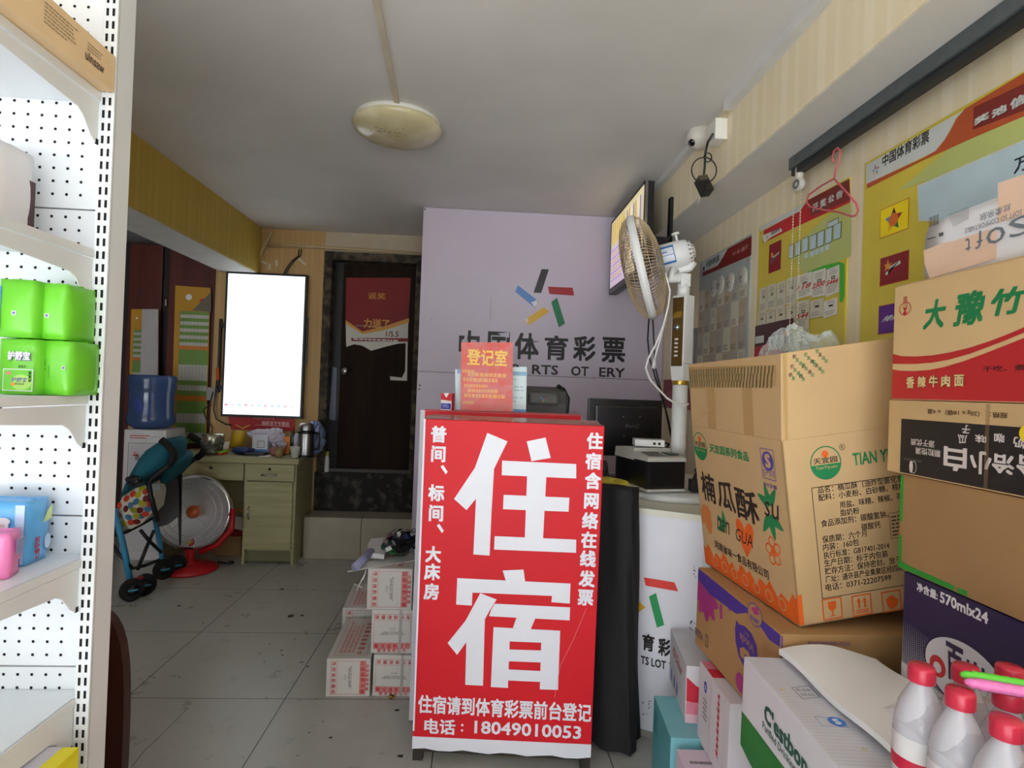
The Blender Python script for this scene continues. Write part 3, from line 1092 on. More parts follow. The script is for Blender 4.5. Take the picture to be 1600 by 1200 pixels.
mb.tube([at(340, 575, Y=4.35), at(341, 594, Y=4.35)], 0.012, M('orange_tape', (206, 84, 30), 0.5), 6)
mb.build('cable_tag', label='orange tag on the cable left of the lit screen', cat='tag')

# water dispenser -----------------------------------------------------------
D = Box((-2.359, 4.013, 0.0), (0, 0, 3.8), (0.265, 0.30, 0.878))
DT = thing('water_dispenser', D.w(0.13, 0.15, 0), 'white floor standing water dispenser behind the stroller', 'water dispenser')
dw = M('dispenser_white', (202, 202, 204), 0.4)
mb = MB()
D.shell(mb, dw, 0.012)
mb.outline(D.front, 0.03, 0.50, 0.235, 0.79, 0.006, M('dispenser_grey', (150, 152, 156), 0.4), 0.001)
mb.lines(D.front, 0.04, 0.815, 0.16, 0.845, 2, red_ink, 0.001)
for k in range(3):
    mb.disc(D.front, 0.18 + 0.02 * k, 0.83, 0.004, M('green_led', (90, 150, 110), 0.4), 0.001, seg=8)
mb.build('body', DT)
mb = MB()
mb.box((0.045, -0.002, 0.52), (0.22, 0.004, 0.775), M('dispenser_recess', (190, 190, 194), 0.35), 0.002, D.M)
for u_, v_ in ((0.075, 0.72), (0.11, 0.66), (0.165, 0.74), (0.12, 0.58)):
    mb.disc(Frame(D.w(0, -0.0025, 0), D.X, D.Z), u_, v_, 0.012, M('flower_sticker', (196, 130, 150), 0.5), 0.0003, seg=6)
mb.build('front_panel', DT)
mb = MB()
mb.box((0.03, -0.003, 0.06), (0.235, 0.002, 0.44), M('dispenser_door', (196, 196, 200), 0.35), 0.002, D.M)
mb.build('cupboard_door', DT)
for k, c_ in ((0.09, (180, 40, 40)), (0.17, (50, 90, 190))):
    mb = MB()
    mb.tube([D.w(k, -0.004, 0.70), D.w(k, -0.035, 0.70), D.w(k, -0.035, 0.675)], 0.009, M('tap_white', (214, 214, 214), 0.4))
    mb.box((k - 0.01, -0.04, 0.705), (k + 0.01, -0.01, 0.715), M('tap_%d' % int(k * 100), c_, 0.4), 0.001, D.M)
    mb.build('tap', DT)
# bottle on top
bc = at(236, 664, Y=4.17)
zb_ = 0.879
bcx = (bc.x, 4.17, 0)
BT = thing('water_bottle', (bc.x, 4.17, zb_), 'blue upturned water bottle on top of the white dispenser', 'water bottle')
bl = M('bottle_blue', (74, 100, 150), 0.12, var=0.1, trans=0.35)
mb = MB()
mb.lathe([(0, 0), (0.10, 0.0), (0.118, 0.01), (0.146, 0.03), (0.150, 0.06), (0.146, 0.085), (0.143, 0.10), (0.140, 0.13), (0.140, 0.25), (0.142, 0.262), (0.146, 0.285), (0.146, 0.31), (0.150, 0.33), (0.150, 0.355), (0.140, 0.368), (0.0, 0.370)], bl, (bc.x, 4.17, zb_), seg=40)
mb.build('body', BT)
mb = MB()
pts = []
for k in range(20):
    a = 2 * PI * k / 20
    u_, v_ = 0.036 * math.sin(a) * (1.0 if math.cos(a) < 0.2 else (1 - (math.cos(a) - 0.2) * 0.9)), 0.165 + 0.05 * math.cos(a)
    th = (u_ - 0.010) / 0.14
    pts.append(Vector((bc.x + 0.1425 * math.sin(th), 4.17 - 0.1425 * math.cos(th), zb_ + v_)))
mb.raw(pts, [tuple(range(20))], M('label_blue', (40, 62, 140), 0.4))
mb.build('label', BT)

# radiant heater -------------------------------------------------------------
hy = 3.87
hx = at(302, 800, Y=hy).x
H = thing('radiant_heater', (hx, hy, 0), 'round chrome dish heater with red rim standing before the desk', 'heater')
hred = M('heater_red', (176, 22, 30), 0.3)
mb = MB()
mb.lathe([(0, 0), (0.165, 0), (0.172, 0.012), (0.15, 0.03), (0.08, 0.045), (0.03, 0.06), (0.028, 0.13), (0, 0.13)], hred, (hx, hy - 0.02, 0), seg=40)
mb.build('base', H)
hc = at(302, 800, Y=hy)
ax = Vector((0.10, -1, 0.12)).normalized()
mb = MB()
mb.lathe([(0.235, -0.02), (0.245, 0.0), (0.235, 0.015), (0.222, 0.018)], chrome, hc, ax, 48)
mb.lathe([(0, -0.11), (0.08, -0.105), (0.16, -0.085), (0.22, -0.04), (0.238, -0.01)], hred, hc, ax, 48)
mb.build('rear_shell', H)
mb = MB()
mb.tube([(hx, hy - 0.02, 0.11), (hx, hy, 0.16), tuple(hc + ax * -0.02 - Vector((0, 0, 0.2)))], 0.03, hred, 10)
mb.tube([tuple(hc + Vector((0.215, 0.03, -0.05))), tuple(hc + Vector((0.252, 0.0, 0.02))), tuple(hc + Vector((0.25, 0.0, -0.1))), tuple(hc + Vector((0.17, 0.0, -0.205))), tuple(hc + Vector((0.05, 0.0, -0.262)))], 0.018, hred, 8)
mb.build('yoke', H)
mb = MB()
dish = M('dish_chrome', (214, 216, 220), 0.38, metal=0.55, var=0.02)
mb.lathe([(0.0, -0.075), (0.06, -0.072), (0.12, -0.058), (0.17, -0.034), (0.21, 0.0), (0.222, 0.012)], dish, hc, ax, 56)
mb.build('reflector', H)
mb = MB()
mb.lathe([(0, 0.0), (0.03, -0.002), (0.042, -0.018), (0.042, -0.05), (0.03, -0.07)], M('heater_orange', (190, 92, 40), 0.35), hc + ax * 0.028, ax, 24)
mb.build('hub', H)
mb = MB()
xg = Vector((0, 0, 1)).cross(ax).normalized()
yg = ax.cross(xg)
for k in range(72):
    a = 2 * PI * k / 72
    dv = xg * math.cos(a) + yg * math.sin(a)
    mb.tube([hc + dv * 0.15 + ax * 0.036, hc + dv * 0.20 + ax * 0.028, hc + dv * 0.226 + ax * 0.014], 0.0009, chrome, 4)
for r_, h_ in ((0.15, 0.036), (0.188, 0.031), (0.226, 0.015)):
    mb.tube([hc + (xg * math.cos(2 * PI * k / 48) + yg * math.sin(2 * PI * k / 48)) * r_ + ax * h_ for k in range(48)], 0.0012, chrome, 4, True)
for k in range(4):
    a = PI / 4 + PI / 2 * k
    dv = xg * math.cos(a) + yg * math.sin(a)
    mb.tube([hc + dv * 0.04 + ax * 0.03, hc + dv * 0.15 + ax * 0.036], 0.0012, chrome, 4)
mb.build('wire_guard', H)
mb = MB()
s_ = hc - Vector((0.01, 0, 0.195)) + ax * 0.026
mb.lathe([(0, 0), (0.016, 0.0), (0.016, 0.001), (0, 0.001)], M('lime_sticker', (190, 186, 50), 0.5), s_, ax, 12)
mb.build('sticker', H)
mb = MB()
mb.tube([at(340, 878, Z=0.008), at(352, 880, Z=0.008), at(364, 879, Z=0.008)], 0.006, black_plastic, 6)
mb.tube([at(357, 879.5, Z=0.01), at(365, 878.5, Z=0.01)], 0.012, black_plastic, 6)
mb.build('power_plug', label='black plug lying on the floor beside the red heater base', cat='plug')

# desk ---------------------------------------------------------------------------
DK = thing('desk', (-1.6, 4.15, 0), 'worn olive cream office desk with drawers and a side cupboard', 'desk')
ol = wood('olive_laminate', (150, 146, 104), (166, 160, 120), 5, 0.5, (0.6, 6, 8))
DX0, DX1, DY0, DY1, DH = -2.08, -1.19, 3.95, 4.375, 0.72
MB().box((DX0 - 0.01, DY0, DH - 0.038), (DX1 + 0.005, DY1, DH), ol, 0.003).build('tabletop', DK)
mb = MB()
mb.box((-1.545, DY0 + 0.03, 0.0), (-1.528, DY1 - 0.01, DH - 0.038), ol)
mb.box((-1.205 - 0.017, DY0 + 0.03, 0.0), (-1.205, DY1 - 0.01, DH - 0.038), ol)
mb.box((-1.53, DY0 + 0.05, 0.09), (-1.22, DY1 - 0.02, 0.105), ol)
mb.box((-1.53, DY0 + 0.06, 0.015), (-1.22, DY0 + 0.075, 0.09), M('olive_dark', (112, 108, 76), 0.6))
mb.box((-1.53, DY1 - 0.03, 0.09), (-1.22, DY1 - 0.02, DH - 0.04), ol)
mb.build('pedestal', DK)
mb = MB()
mb.box((DX0, DY0 + 0.03, 0.0), (DX0 + 0.018, DY1 - 0.01, DH - 0.038), ol)
mb.build('side_panel', DK)
MB().box((DX0 + 0.018, DY1 - 0.04, 0.30), (-1.545, DY1 - 0.025, DH - 0.038), ol).build('back_panel', DK)
lockm = M('lock_black', (30, 28, 24), 0.4)


def drawer(x0, x1, handle):
    mb = MB()
    mb.box((x0, DY0 + 0.012, DH - 0.155), (x1, DY0 + 0.030, DH - 0.042), ol, 0.002)
    mb.box((x0 + 0.01, DY0 + 0.03, DH - 0.15), (x1 - 0.01, DY0 + 0.35, DH - 0.05), ol)
    d_ = mb.build('drawer', DK)
    xc = (x0 + x1) / 2
    MB().lathe([(0, 0.004), (0.009, 0.003), (0.010, 0)], lockm, (xc, DY0 + 0.012, DH - 0.075), (0, -1, 0), 12).build('lock', d_)
    if handle:
        mb = MB()
        z_ = DH - 0.112
        mb.tube([(xc - 0.045, DY0 + 0.012, z_), (xc - 0.045, DY0 - 0.008, z_), (xc - 0.03, DY0 - 0.014, z_), (xc + 0.03, DY0 - 0.014, z_), (xc + 0.045, DY0 - 0.008, z_), (xc + 0.045, DY0 + 0.012, z_)], 0.006, chrome, 8)
        mb.build('handle', d_)


drawer(-1.975, -1.548, False)
drawer(-1.540, -1.215, True)
mb = MB()
mb.box((-1.528, DY0 + 0.012, 0.108), (-1.222, DY0 + 0.030, DH - 0.160), ol, 0.002)
dd = mb.build('cupboard_door', DK)
mb = MB()
mb.tube([(-1.503, DY0 + 0.012, 0.31), (-1.503, DY0 - 0.006, 0.32), (-1.503, DY0 - 0.006, 0.38), (-1.503, DY0 + 0.012, 0.39)], 0.005, chrome, 8)
mb.build('handle', dd)

# things on the desk -----------------------------------------------------------------
ZT = DH + 0.001


def on_desk(px_, py_):
    return at(px_, py_, Z=ZT)


def cyl(name, p_, prof, mat, label, cat, group=None, seg=24):
    mb = MB()
    mb.lathe(prof, mat, (p_.x, p_.y, p_.z), seg=seg)
    return mb.build(name, label=label, cat=cat, group=group)


# thermos
p_ = at(478, 706, Z=ZT)
p_.y = 4.08
p_.x = at(478, 690, Y=4.08).x
TH = thing('thermos', (p_.x, p_.y, ZT), 'steel vacuum flask with black handle at the right desk end', 'thermos')
steel = M('brushed_steel', (176, 176, 178), 0.3, metal=1.0)
MB().lathe([(0, 0), (0.052, 0), (0.054, 0.01), (0.054, 0.16), (0.05, 0.17), (0, 0.17)], steel, p_, seg=28).build('body', TH)
MB().lathe([(0.055, 0.0), (0.056, 0.015), (0.054, 0.016)], black_plastic, p_, seg=28).build('base_ring', TH)
MB().lathe([(0.056, 0.162), (0.056, 0.176), (0.048, 0.185)], black_plastic, p_, seg=28).build('collar', TH)
MB().lathe([(0.047, 0.18), (0.047, 0.215), (0.036, 0.232), (0, 0.234)], steel, p_, seg=28).build('cap', TH)
mb = MB()
mb.tube([p_ + Vector((0.05, 0, 0.168)), p_ + Vector((0.09, -0.01, 0.165)), p_ + Vector((0.094, -0.01, 0.13)), p_ + Vector((0.09, -0.01, 0.06)), p_ + Vector((0.054, 0, 0.05))], 0.009, black_plastic, 8)
mb.build('handle', TH)
# bags behind the flask
mb = MB()
b0 = Vector((p_.x + 0.02, 4.22, ZT))


def crumple(mb, c, size, mat, seed, nu=14, nv=9, rough=0.35):
    q = random.Random(seed)
    ph = [[q.uniform(-1, 1) for _ in range(nu + 1)] for _ in range(nv + 1)]

    def fn(a, b):
        th, pz = 2 * PI * a, PI * b
        i, j = int(round(a * nu)) % nu, int(round(b * nv))
        k = 1 + rough * ph[j][i]
        return Vector((c[0] + size[0] * math.sin(pz) * math.cos(th) * k, c[1] + size[1] * math.sin(pz) * math.sin(th) * k, c[2] + size[2] * (1 - math.cos(pz)) / 2 * (1 + 0.15 * ph[j][i] * math.sin(pz))))
    mb.grid(fn, nu, nv, mat, False)


crumple(mb, b0, (0.075, 0.05, 0.24), M('silver_blue_foil', (130, 150, 196), 0.3, metal=0.4), 3)
mb.build('snack_bag', label='crumpled silver and blue packet behind the steel flask', cat='packet')
# cups
p_ = on_desk(461, 715)
cyl('paper_cup', p_, [(0, 0), (0.025, 0), (0.036, 0.072), (0.039, 0.074), (0.037, 0.076), (0.034, 0.071), (0.024, 0.004), (0, 0.004)], M('cup_white', (214, 216, 208), 0.5), 'white ribbed paper cup in front of the steel flask', 'cup')
p_ = on_desk(435.5, 714)
cyl('tea_glass', p_, [(0, 0), (0.022, 0), (0.029, 0.06), (0.027, 0.06), (0.02, 0.004), (0, 0.004)], M('tea_tan', (150, 130, 80), 0.2), 'small tan tea glass beside the paper cup', 'glass')
# tissue box with a plastic bag
q0, q1 = at(396, 706, Y=4.17), at(420, 706, Y=4.17)
mb = MB()
mb.box((q0.x, 4.14, ZT), (q1.x, 4.24, ZT + 0.135), M('tissue_box', (206, 212, 220), 0.5), 0.003)
fr = Frame((q0.x, 4.14, ZT), (1, 0, 0), (0, 0, 1))
mb.rect(fr, 0.002, 0.0, q1.x - q0.x - 0.002, 0.035, M('box_blue', (56, 120, 190), 0.5), 0.0006)
mb.outline(fr, 0.035, 0.045, 0.085, 0.095, 0.004, grey_ink, 0.0006)
mb.rect(fr, 0.043, 0.053, 0.077, 0.087, M('pale_grey_card', (206, 204, 214), 0.6), 0.0006)
mb.build('milk_carton_box', label='upright white and blue box under the plastic bag', cat='box')
mb = MB()
bagm = film('bag_film', (214, 210, 228), 0.75, 0.25)
for k, (px_, py_, sx, sz) in enumerate(((408, 682, 0.09, 0.075), (428, 688, 0.075, 0.11), (438, 700, 0.05, 0.08))):
    c_ = at(px_, py_ + 5, Y=4.2)
    crumple(mb, c_, (sx, 0.05, sz), bagm, 10 + k, rough=0.3)
mb.build('plastic_bag', label='crumpled translucent plastic bag on the white and blue box', cat='bag')
mb = MB()
c_ = at(432, 712, Y=4.1)
mb.lathe([(0, 0), (0.045, 0), (0.055, 0.05), (0.05, 0.055), (0, 0.05)], M('rose_tub', (150, 90, 92), 0.4), (c_.x, 4.12, ZT))
mb.build('tub', label='rose coloured tub behind the tan glass', cat='tub')
mb = MB()
q0, q1 = at(443, 700, Y=4.2), at(452.5, 700, Y=4.2)
mb.box((q0.x, 4.2, ZT), (q1.x, 4.23, ZT + 0.125), M('orange_card', (226, 130, 40), 0.5), 0.002)
mb.build('orange_box', label='slim bright orange box between plastic bag and flask', cat='box')
mb = MB()
q0 = at(457, 700, Y=4.22)
mb.lathe([(0, 0), (0.02, 0), (0.02, 0.12), (0.011, 0.14), (0.011, 0.16), (0, 0.16)], M('dark_bottle_green', (30, 72, 46), 0.2), (q0.x, 4.22, ZT))
mb.build('green_bottle', label='dark green bottle beside the slim orange box', cat='bottle')
mb = MB()
q0 = at(463.5, 695, Y=4.18)
mb.lathe([(0, 0), (0.02, 0), (0.022, 0.13), (0.012, 0.15), (0, 0.152)], M('pale_lotion', (190, 194, 214), 0.4), (q0.x, 4.18, ZT))
mb.build('white_bottle', label='pale bottle touching the left side of the flask', cat='bottle')
# yellow roll, tilted
YR = thing('yellow_roll', at(366, 702, Z=ZT), 'yellow roll leaning against the wall under the red banner', 'roll')
mb = MB()
a_, b_ = at(368, 700, Y=4.25), at(374.5, 675, Y=4.30)
a_.z = max(a_.z, ZT + 0.03)
mb.tube([a_, a_ + (b_ - a_) * 0.5, b_], 0.042, M('roll_yellow', (206, 168, 20), 0.4), 20)
mb.build('wrap', YR)
# coloured card packs
for (px0, px1, py0, py1, z_, col, lab) in ((330, 352, 708, 711, 0.0, (216, 70, 40), 'red and orange packet at the bottom of the small desk stack'), (331, 353, 704, 708, 0.014, (150, 190, 40), 'lime and yellow packet on the red packet'), (331, 349, 697, 702, 0.03, (214, 206, 196), 'pale card leaning on the coloured packets')):
    a_, b_ = at(px0, 706, Y=4.08), at(px1, 706, Y=4.08)
    mb = MB()
    if z_ < 0.03:
        mb.box((a_.x, 4.02, ZT + z_), (b_.x, 4.12, ZT + z_ + 0.013), M('packet_%d' % col[0], col, 0.5), 0.002)
    else:
        mb.prism([(a_.x, 4.13, ZT + 0.03), (b_.x, 4.15, ZT + 0.03), (b_.x - 0.01, 4.2, ZT + 0.075), (a_.x + 0.01, 4.18, ZT + 0.07)], (0, 0.003, 0.001), M('packet_%d' % col[0], col, 0.6))
    mb.build('card_packet', label=lab, cat='packet')
# glass jar / tin
p_ = at(312, 715, Z=ZT)
JR = thing('glass_jar', (p_.x, 4.06, ZT), 'wide clear jar with a steel lid on the desk near the stroller', 'jar')
MB().lathe([(0, 0), (0.062, 0), (0.066, 0.012), (0.066, 0.075), (0, 0.078)], M('jar_glass', (120, 124, 112), 0.1, trans=0.6), (p_.x, 4.06, ZT)).build('body', JR)
MB().lathe([(0.068, 0.07), (0.072, 0.078), (0.072, 0.135), (0.066, 0.142), (0, 0.145)], M('tin_lid', (168, 166, 150), 0.25, metal=0.9), (p_.x, 4.06, ZT)).build('lid', JR)
# blue mouse-like pouch, papers, dark tray
mb = MB()
c_ = at(378, 710, Z=ZT)
crumple(mb, (c_.x, c_.y + 0.02, ZT), (0.075, 0.05, 0.05), M('navy_cloth', (44, 58, 110), 0.7), 21, rough=0.15)
mb.build('blue_pouch', label='dark blue pouch lying at the front of the desk', cat='pouch')
mb = MB()
mb.prism([at(404, 714, Z=ZT), at(423, 714, Z=ZT), at(426, 711, Z=ZT), at(408, 711, Z=ZT)], (0, 0, 0.003), paper_white)
mb.build('paper_slip', label='white slip of paper flat on the desk edge', cat='paper')
mb = MB()
a_, b_ = at(386, 707, Y=4.1), at(418, 707, Y=4.1)
mb.box((a_.x, 4.05, ZT + 0.0), (b_.x, 4.12, ZT + 0.02), M('tray_dark', (34, 34, 44), 0.5), 0.004)
mb.build('dark_tray', label='low dark tray in front of the white and blue box', cat='tray')

# under the desk
mb = MB()
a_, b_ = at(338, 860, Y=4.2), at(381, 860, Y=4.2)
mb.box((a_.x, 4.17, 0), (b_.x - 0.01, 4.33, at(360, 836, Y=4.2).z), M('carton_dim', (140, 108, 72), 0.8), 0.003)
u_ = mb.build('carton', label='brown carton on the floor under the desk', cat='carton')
zc_ = at(360, 836, Y=4.2).z + 0.001
mb = MB()
mb.lathe([(0, 0), (0.09, 0), (0.11, 0.03), (0.115, 0.032), (0.105, 0.034), (0.085, 0.005), (0, 0.005)], hred, ((a_.x + b_.x) / 2 + 0.03, 4.25, zc_), seg=32)
mb.build('red_basin', label='shallow red basin on the carton under the desk', cat='basin')
mb = MB()
mb.box((-0.08, -0.04, 0), (0.08, 0.04, 0.09), M('dim_white_box', (206, 204, 198), 0.6), 0.003, Matrix.Translation(((a_.x + b_.x) / 2 + 0.04, 4.25, zc_ + 0.036)) @ Matrix.Rotation(R(12), 4, 'Y'))
mb.build('white_box', label='tilted white box in the red basin under the desk', cat='box')

# spray bottle at the threshold
p_ = at(510, 740, Y=4.375)
SB = thing('spray_bottle', (p_.x, 4.38, 0.576), 'slim white bottle with yellow cap on the stone threshold', 'bottle')
zz = 0.576
MB().lathe([(0, 0), (0.017, 0), (0.018, 0.01), (0.016, 0.10), (0.010, 0.125), (0, 0.126)], M('bottle_pale', (214, 214, 214), 0.35), (p_.x, 4.378, zz)).build('body', SB)
MB().lathe([(0.012, 0.122), (0.012, 0.15), (0, 0.152)], M('cap_yellow', (196, 190, 50), 0.4), (p_.x, 4.378, zz)).build('cap', SB)

# torn poster on the door (no mascot)
mb = MB()
Yp = 4.4485
pr_ = M('poster_red', (128, 10, 14), 0.6)
pts = [(541, 434), (642, 434), (638, 501), (568, 520), (540, 500)]
mb.prism([at(*q_, Y=Yp) for q_ in pts], (0, 0.001, 0), pr_)
pw = M('poster_white', (200, 196, 186), 0.55)
pg = M('poster_gold', (200, 140, 40), 0.45)
fr = Frame(at(541, 540, Y=Yp), (1, 0, 0), (0, 0, 1))
mb.ppoly(fr, [(540, 500), (568, 520), (638, 504), (637, 536), (622, 537), (605, 541), (580, 548), (566, 540), (553, 538), (541, 542)], pw, 0.0003)
mb.ppoly(fr, [(540, 500), (566, 518), (600, 510), (639, 497), (639, 504), (600, 516), (567, 522), (540, 506)], pg, 0.0006)
mb.ppoly(fr, [(634, 536), (637, 536), (636, 595), (610, 594), (609, 588), (628, 590), (633, 580)], pw, 0.0003)
mb.ppoly(fr, [(549, 528), (638, 528.5), (638, 534), (549, 533)], pr_, 0.0008)
mb.ptext(fr, '1/5.5', (603, 526), (623, 518), M('poster_ink', (110, 40, 44), 0.5), bold=0.02, lift=0.001)
mb.lines(fr, *fr.px(552, 532.5), *fr.px(622, 529.5), 1, pw, 0.001)
mb.lines(fr, *fr.px(556, 511), *fr.px(598, 508), 1, grey_ink, 0.001)
mb.ptext(fr, '返奖', (575, 467), (603, 458), pg, bold=0.01, lift=0.001)
mb.ptext(fr, '力送了', (568, 512), (609, 499), pg, bold=0.03, lift=0.0012)
mb.build('torn_poster', label='torn red and white poster stuck on the dark door', cat='poster')

# stroller ------------------------------------------------------------------------
S = thing('stroller', (-1.95, 3.5, 0), 'folding baby stroller with teal hood and polka dot seat', 'stroller')
teal = M('teal_cloth', (20, 96, 116), 0.85, var=0.1)
sblk = M('stroller_black', (24, 24, 26), 0.55)
sblue = M('stroller_blue', (50, 140, 186), 0.4)


def T3(px_, py_, Y):
    return at(px_, py_, Y=Y)


YN, YF = 3.36, 3.70


def tubes(name, segs, mat, r_, parent=S, label=None):
    mb = MB()
    for sg in segs:
        mb.tube([T3(*q_) for q_ in sg], r_, mat, 8)
    return mb.build(name, parent, label=label)


tubes('front_leg', [[(178, 795, YN), (186, 825, YN), (196, 868, YN), (205, 918, YN)]], sblue, 0.017, label='blue tube leg')
tubes('front_leg', [[(240, 800, YF), (247, 835, YF), (253, 870, YF), (257, 892, YF)]], sblue, 0.015, label='blue tube leg')
tubes('push_tube', [[(297, 680, YF), (304, 686, YF), (314, 692, YF), (318, 699, YF), (315, 709, YF), (306, 716, YF), (292, 727, YF), (278, 739, YF), (262, 765, YF), (246, 800, YF)]], sblk, 0.013)
tubes('hand_grip', [[(296, 679, YF), (303, 684, YF), (312, 690, YF)], [(319, 700, YF), (316, 709, YF), (307, 716, YF)]], M('grip_black', (16, 16, 18), 0.8), 0.021)
tubes('push_tube', [[(252, 687, YN), (262, 695, YN), (271, 706, YN), (271, 716, YN), (265, 727, YN), (250, 738, YN), (238, 746, YN), (232, 755, YN), (236, 775, YN), (246, 815, YN)]], sblk, 0.014)
tubes('hand_grip', [[(252, 687, YN), (262, 695, YN), (271, 706, YN), (271, 716, YN), (265, 727, YN)]], _mats['grip_black'], 0.021)
tubes('cross_frame', [[(219, 828, YN), (233, 845, YN), (252, 863, YF)], [(240, 830, YF), (229, 855, YN), (215, 890, YN)], [(172, 846, YN), (186, 866, YN), (207, 888, YN)], [(176, 836, YN), (196, 832, YN), (238, 810, YF)], [(207, 888, YN), (225, 884, YN), (246, 876, YF), (256, 868, YF)], [(240, 800, YF), (258, 790, YF), (278, 740, YF)]], sblk, 0.010)
mb = MB()
mb.prism([T3(275, 738, YF - 0.02), T3(284, 737, YF - 0.02), T3(282, 852, YF - 0.02), T3(280, 852, YF - 0.02)], (0, 0.008, 0), sblk)
mb.build('strap', S)


def wheel(px_, py_, Y, r_):
    c = T3(px_, py_, Y)
    c.z = r_
    ax = Vector((0.8, -0.6, 0))
    mb = MB()
    mb.lathe([(r_ * 0.5, -0.016), (r_ * 0.9, -0.018), (r_, -0.010), (r_, 0.010), (r_ * 0.9, 0.018), (r_ * 0.5, 0.016)], M('tyre_black', (20, 20, 22), 0.8), c, ax, 24)
    w_ = mb.build('wheel', S)
    mb = MB()
    mb.lathe([(0, 0.012), (r_ * 0.5, 0.012), (r_ * 0.5, -0.012), (0, -0.012)], M('wheel_hub', (34, 36, 40), 0.5), c, ax, 16)
    mb.tube([c + ax * 0.016 + Vector((-0.02, -0.015, 0)), c + ax * 0.016 + Vector((0.02, 0.015, 0))], 0.006, sblue, 6)
    mb.build('hub', w_)


wheel(206, 922, 3.30, 0.062)
wheel(226, 914, 3.38, 0.062)
wheel(256, 890, 3.66, 0.062)
wheel(275, 886, 3.74, 0.062)
mb = MB()
mb.tube([T3(215, 905, 3.33), T3(222, 902, 3.36)], 0.012, hred, 8)
mb.build('brake', S)
# seat with printed dots
mb = MB()
seat_px = [(180, 800), (192, 775), (212, 762), (236, 757), (242, 775), (238, 800), (222, 818), (200, 829), (182, 830)]
base = [T3(x_, y_, YN + 0.05) for x_, y_ in seat_px]
cen = T3(210, 795, YN - 0.0)
vs = [cen] + base + [b + Vector((-0.02, 0.16, 0.01)) for b in base]
n_ = len(base)
fs = [(0, 1 + i, 1 + (i + 1) % n_) for i in range(n_)] + [(1 + i, 1 + n_ + i, 1 + n_ + (i + 1) % n_, 1 + (i + 1) % n_) for i in range(n_)] + [tuple(1 + n_ + i for i in range(n_))]
mb.raw(vs, fs, M('seat_white', (206, 200, 186), 0.85), False)
dots = [((187, 790), (200, 60, 30)), ((198, 779), (190, 56, 30)), ((197, 795), (110, 30, 30)), ((186, 806), (196, 60, 34)), ((204, 790), (64, 120, 160)), ((213, 784), (60, 110, 150)), ((208, 772), (200, 60, 30)), ((216, 773), (170, 164, 30)), ((228, 768), (196, 60, 34)), ((209, 797), (130, 140, 30)), ((218, 797), (110, 30, 30)), ((222, 786), (170, 164, 30)), ((229, 779), (110, 30, 30)), ((201, 808), (60, 120, 170)), ((193, 818), (170, 164, 30)), ((205, 816), (196, 60, 34)), ((213, 806), (170, 164, 30)), ((221, 806), (60, 110, 150)), ((231, 795), (60, 110, 150)), ((214, 815), (110, 30, 30)), ((227, 803), (196, 60, 34)), ((184, 822), (196, 60, 34)), ((222, 763), (170, 164, 30)), ((235, 787), (196, 60, 34))]
for (x_, y_), c_ in dots:
    k = T3(x_, y_, YN)
    # put each printed dot on the fabric facet it lies over
    fr = None
    dirv = (k - CAM_POS).normalized()
    for i in range(n_):
        a_, b_ = base[i], base[(i + 1) % n_]
        nn = (a_ - cen).cross(b_ - cen)
        t_ = (cen - CAM_POS).dot(nn) / dirv.dot(nn)
        h_ = CAM_POS + dirv * t_
        e1_, e2_ = a_ - cen, b_ - cen
        d11, d12, d22 = e1_.dot(e1_), e1_.dot(e2_), e2_.dot(e2_)
        p1, p2 = (h_ - cen).dot(e1_), (h_ - cen).dot(e2_)
        den = d11 * d22 - d12 * d12
        s1, s2 = (d22 * p1 - d12 * p2) / den, (d11 * p2 - d12 * p1) / den
        if s1 >= -0.02 and s2 >= -0.02 and s1 + s2 <= 1.05:
            if nn.dot(dirv) > 0:
                nn = -nn
            up_ = (Vector((0, 0, 1)) - nn.normalized() * nn.normalized().z)
            fr = Frame(h_, up_.cross(nn), up_)
            break
    if fr:
        mb.disc(fr, 0, 0, 0.019, M('dot_%d_%d' % (c_[0], c_[1]), c_, 0.85), 0.002, seg=14)
mb.build('seat', S, label='white seat with coloured polka dots')
mb = MB()
for Y_, pts in ((YN - 0.02, [(187, 778), (195, 757), (205, 738), (217, 717), (228, 704), (243, 694), (256, 686), (265, 684), (274, 693), (272, 712), (264, 727), (250, 738), (236, 748), (226, 758), (207, 764), (196, 772)]), (YN + 0.12, [(250, 742), (256, 728), (268, 716), (278, 709), (284, 712), (284, 724), (279, 734), (268, 745), (256, 756), (250, 755)])):
    ctr = sum((T3(x_, y_, Y_) for x_, y_ in pts), Vector()) / len(pts)
    rim = [T3(x_, y_, Y_ + 0.05) for x_, y_ in pts]
    mid = [ctr + (r_ - ctr) * 0.6 - Vector((0, 0.035, 0)) for r_ in rim]
    n_ = len(pts)
    vs = [ctr - Vector((0, 0.05, 0))] + mid + rim + [r_ + Vector((-0.02, 0.18, 0.0)) for r_ in rim]
    fs = []
    for i in range(n_):
        j = (i + 1) % n_
        fs += [(0, 1 + i, 1 + j), (1 + i, 1 + n_ + i, 1 + n_ + j, 1 + j), (1 + n_ + i, 1 + 2 * n_ + i, 1 + 2 * n_ + j, 1 + n_ + j)]
    mb.raw(vs, fs, teal, True)
mb.build('hood', S, label='teal cloth hood')
mb = MB()
mesh_grey = M('mesh_grey', (84, 84, 88), 0.9)
mb.prism([T3(235, 760, YF - 0.05), T3(258, 750, YF - 0.05), T3(278, 748, YF - 0.05), T3(280, 806, YF - 0.05), T3(262, 820, YF - 0.05), T3(246, 824, YF - 0.05)], (0, 0.004, 0), mesh_grey)
mb.build('seat_back', S, label='grey mesh seat back')
mb = MB()
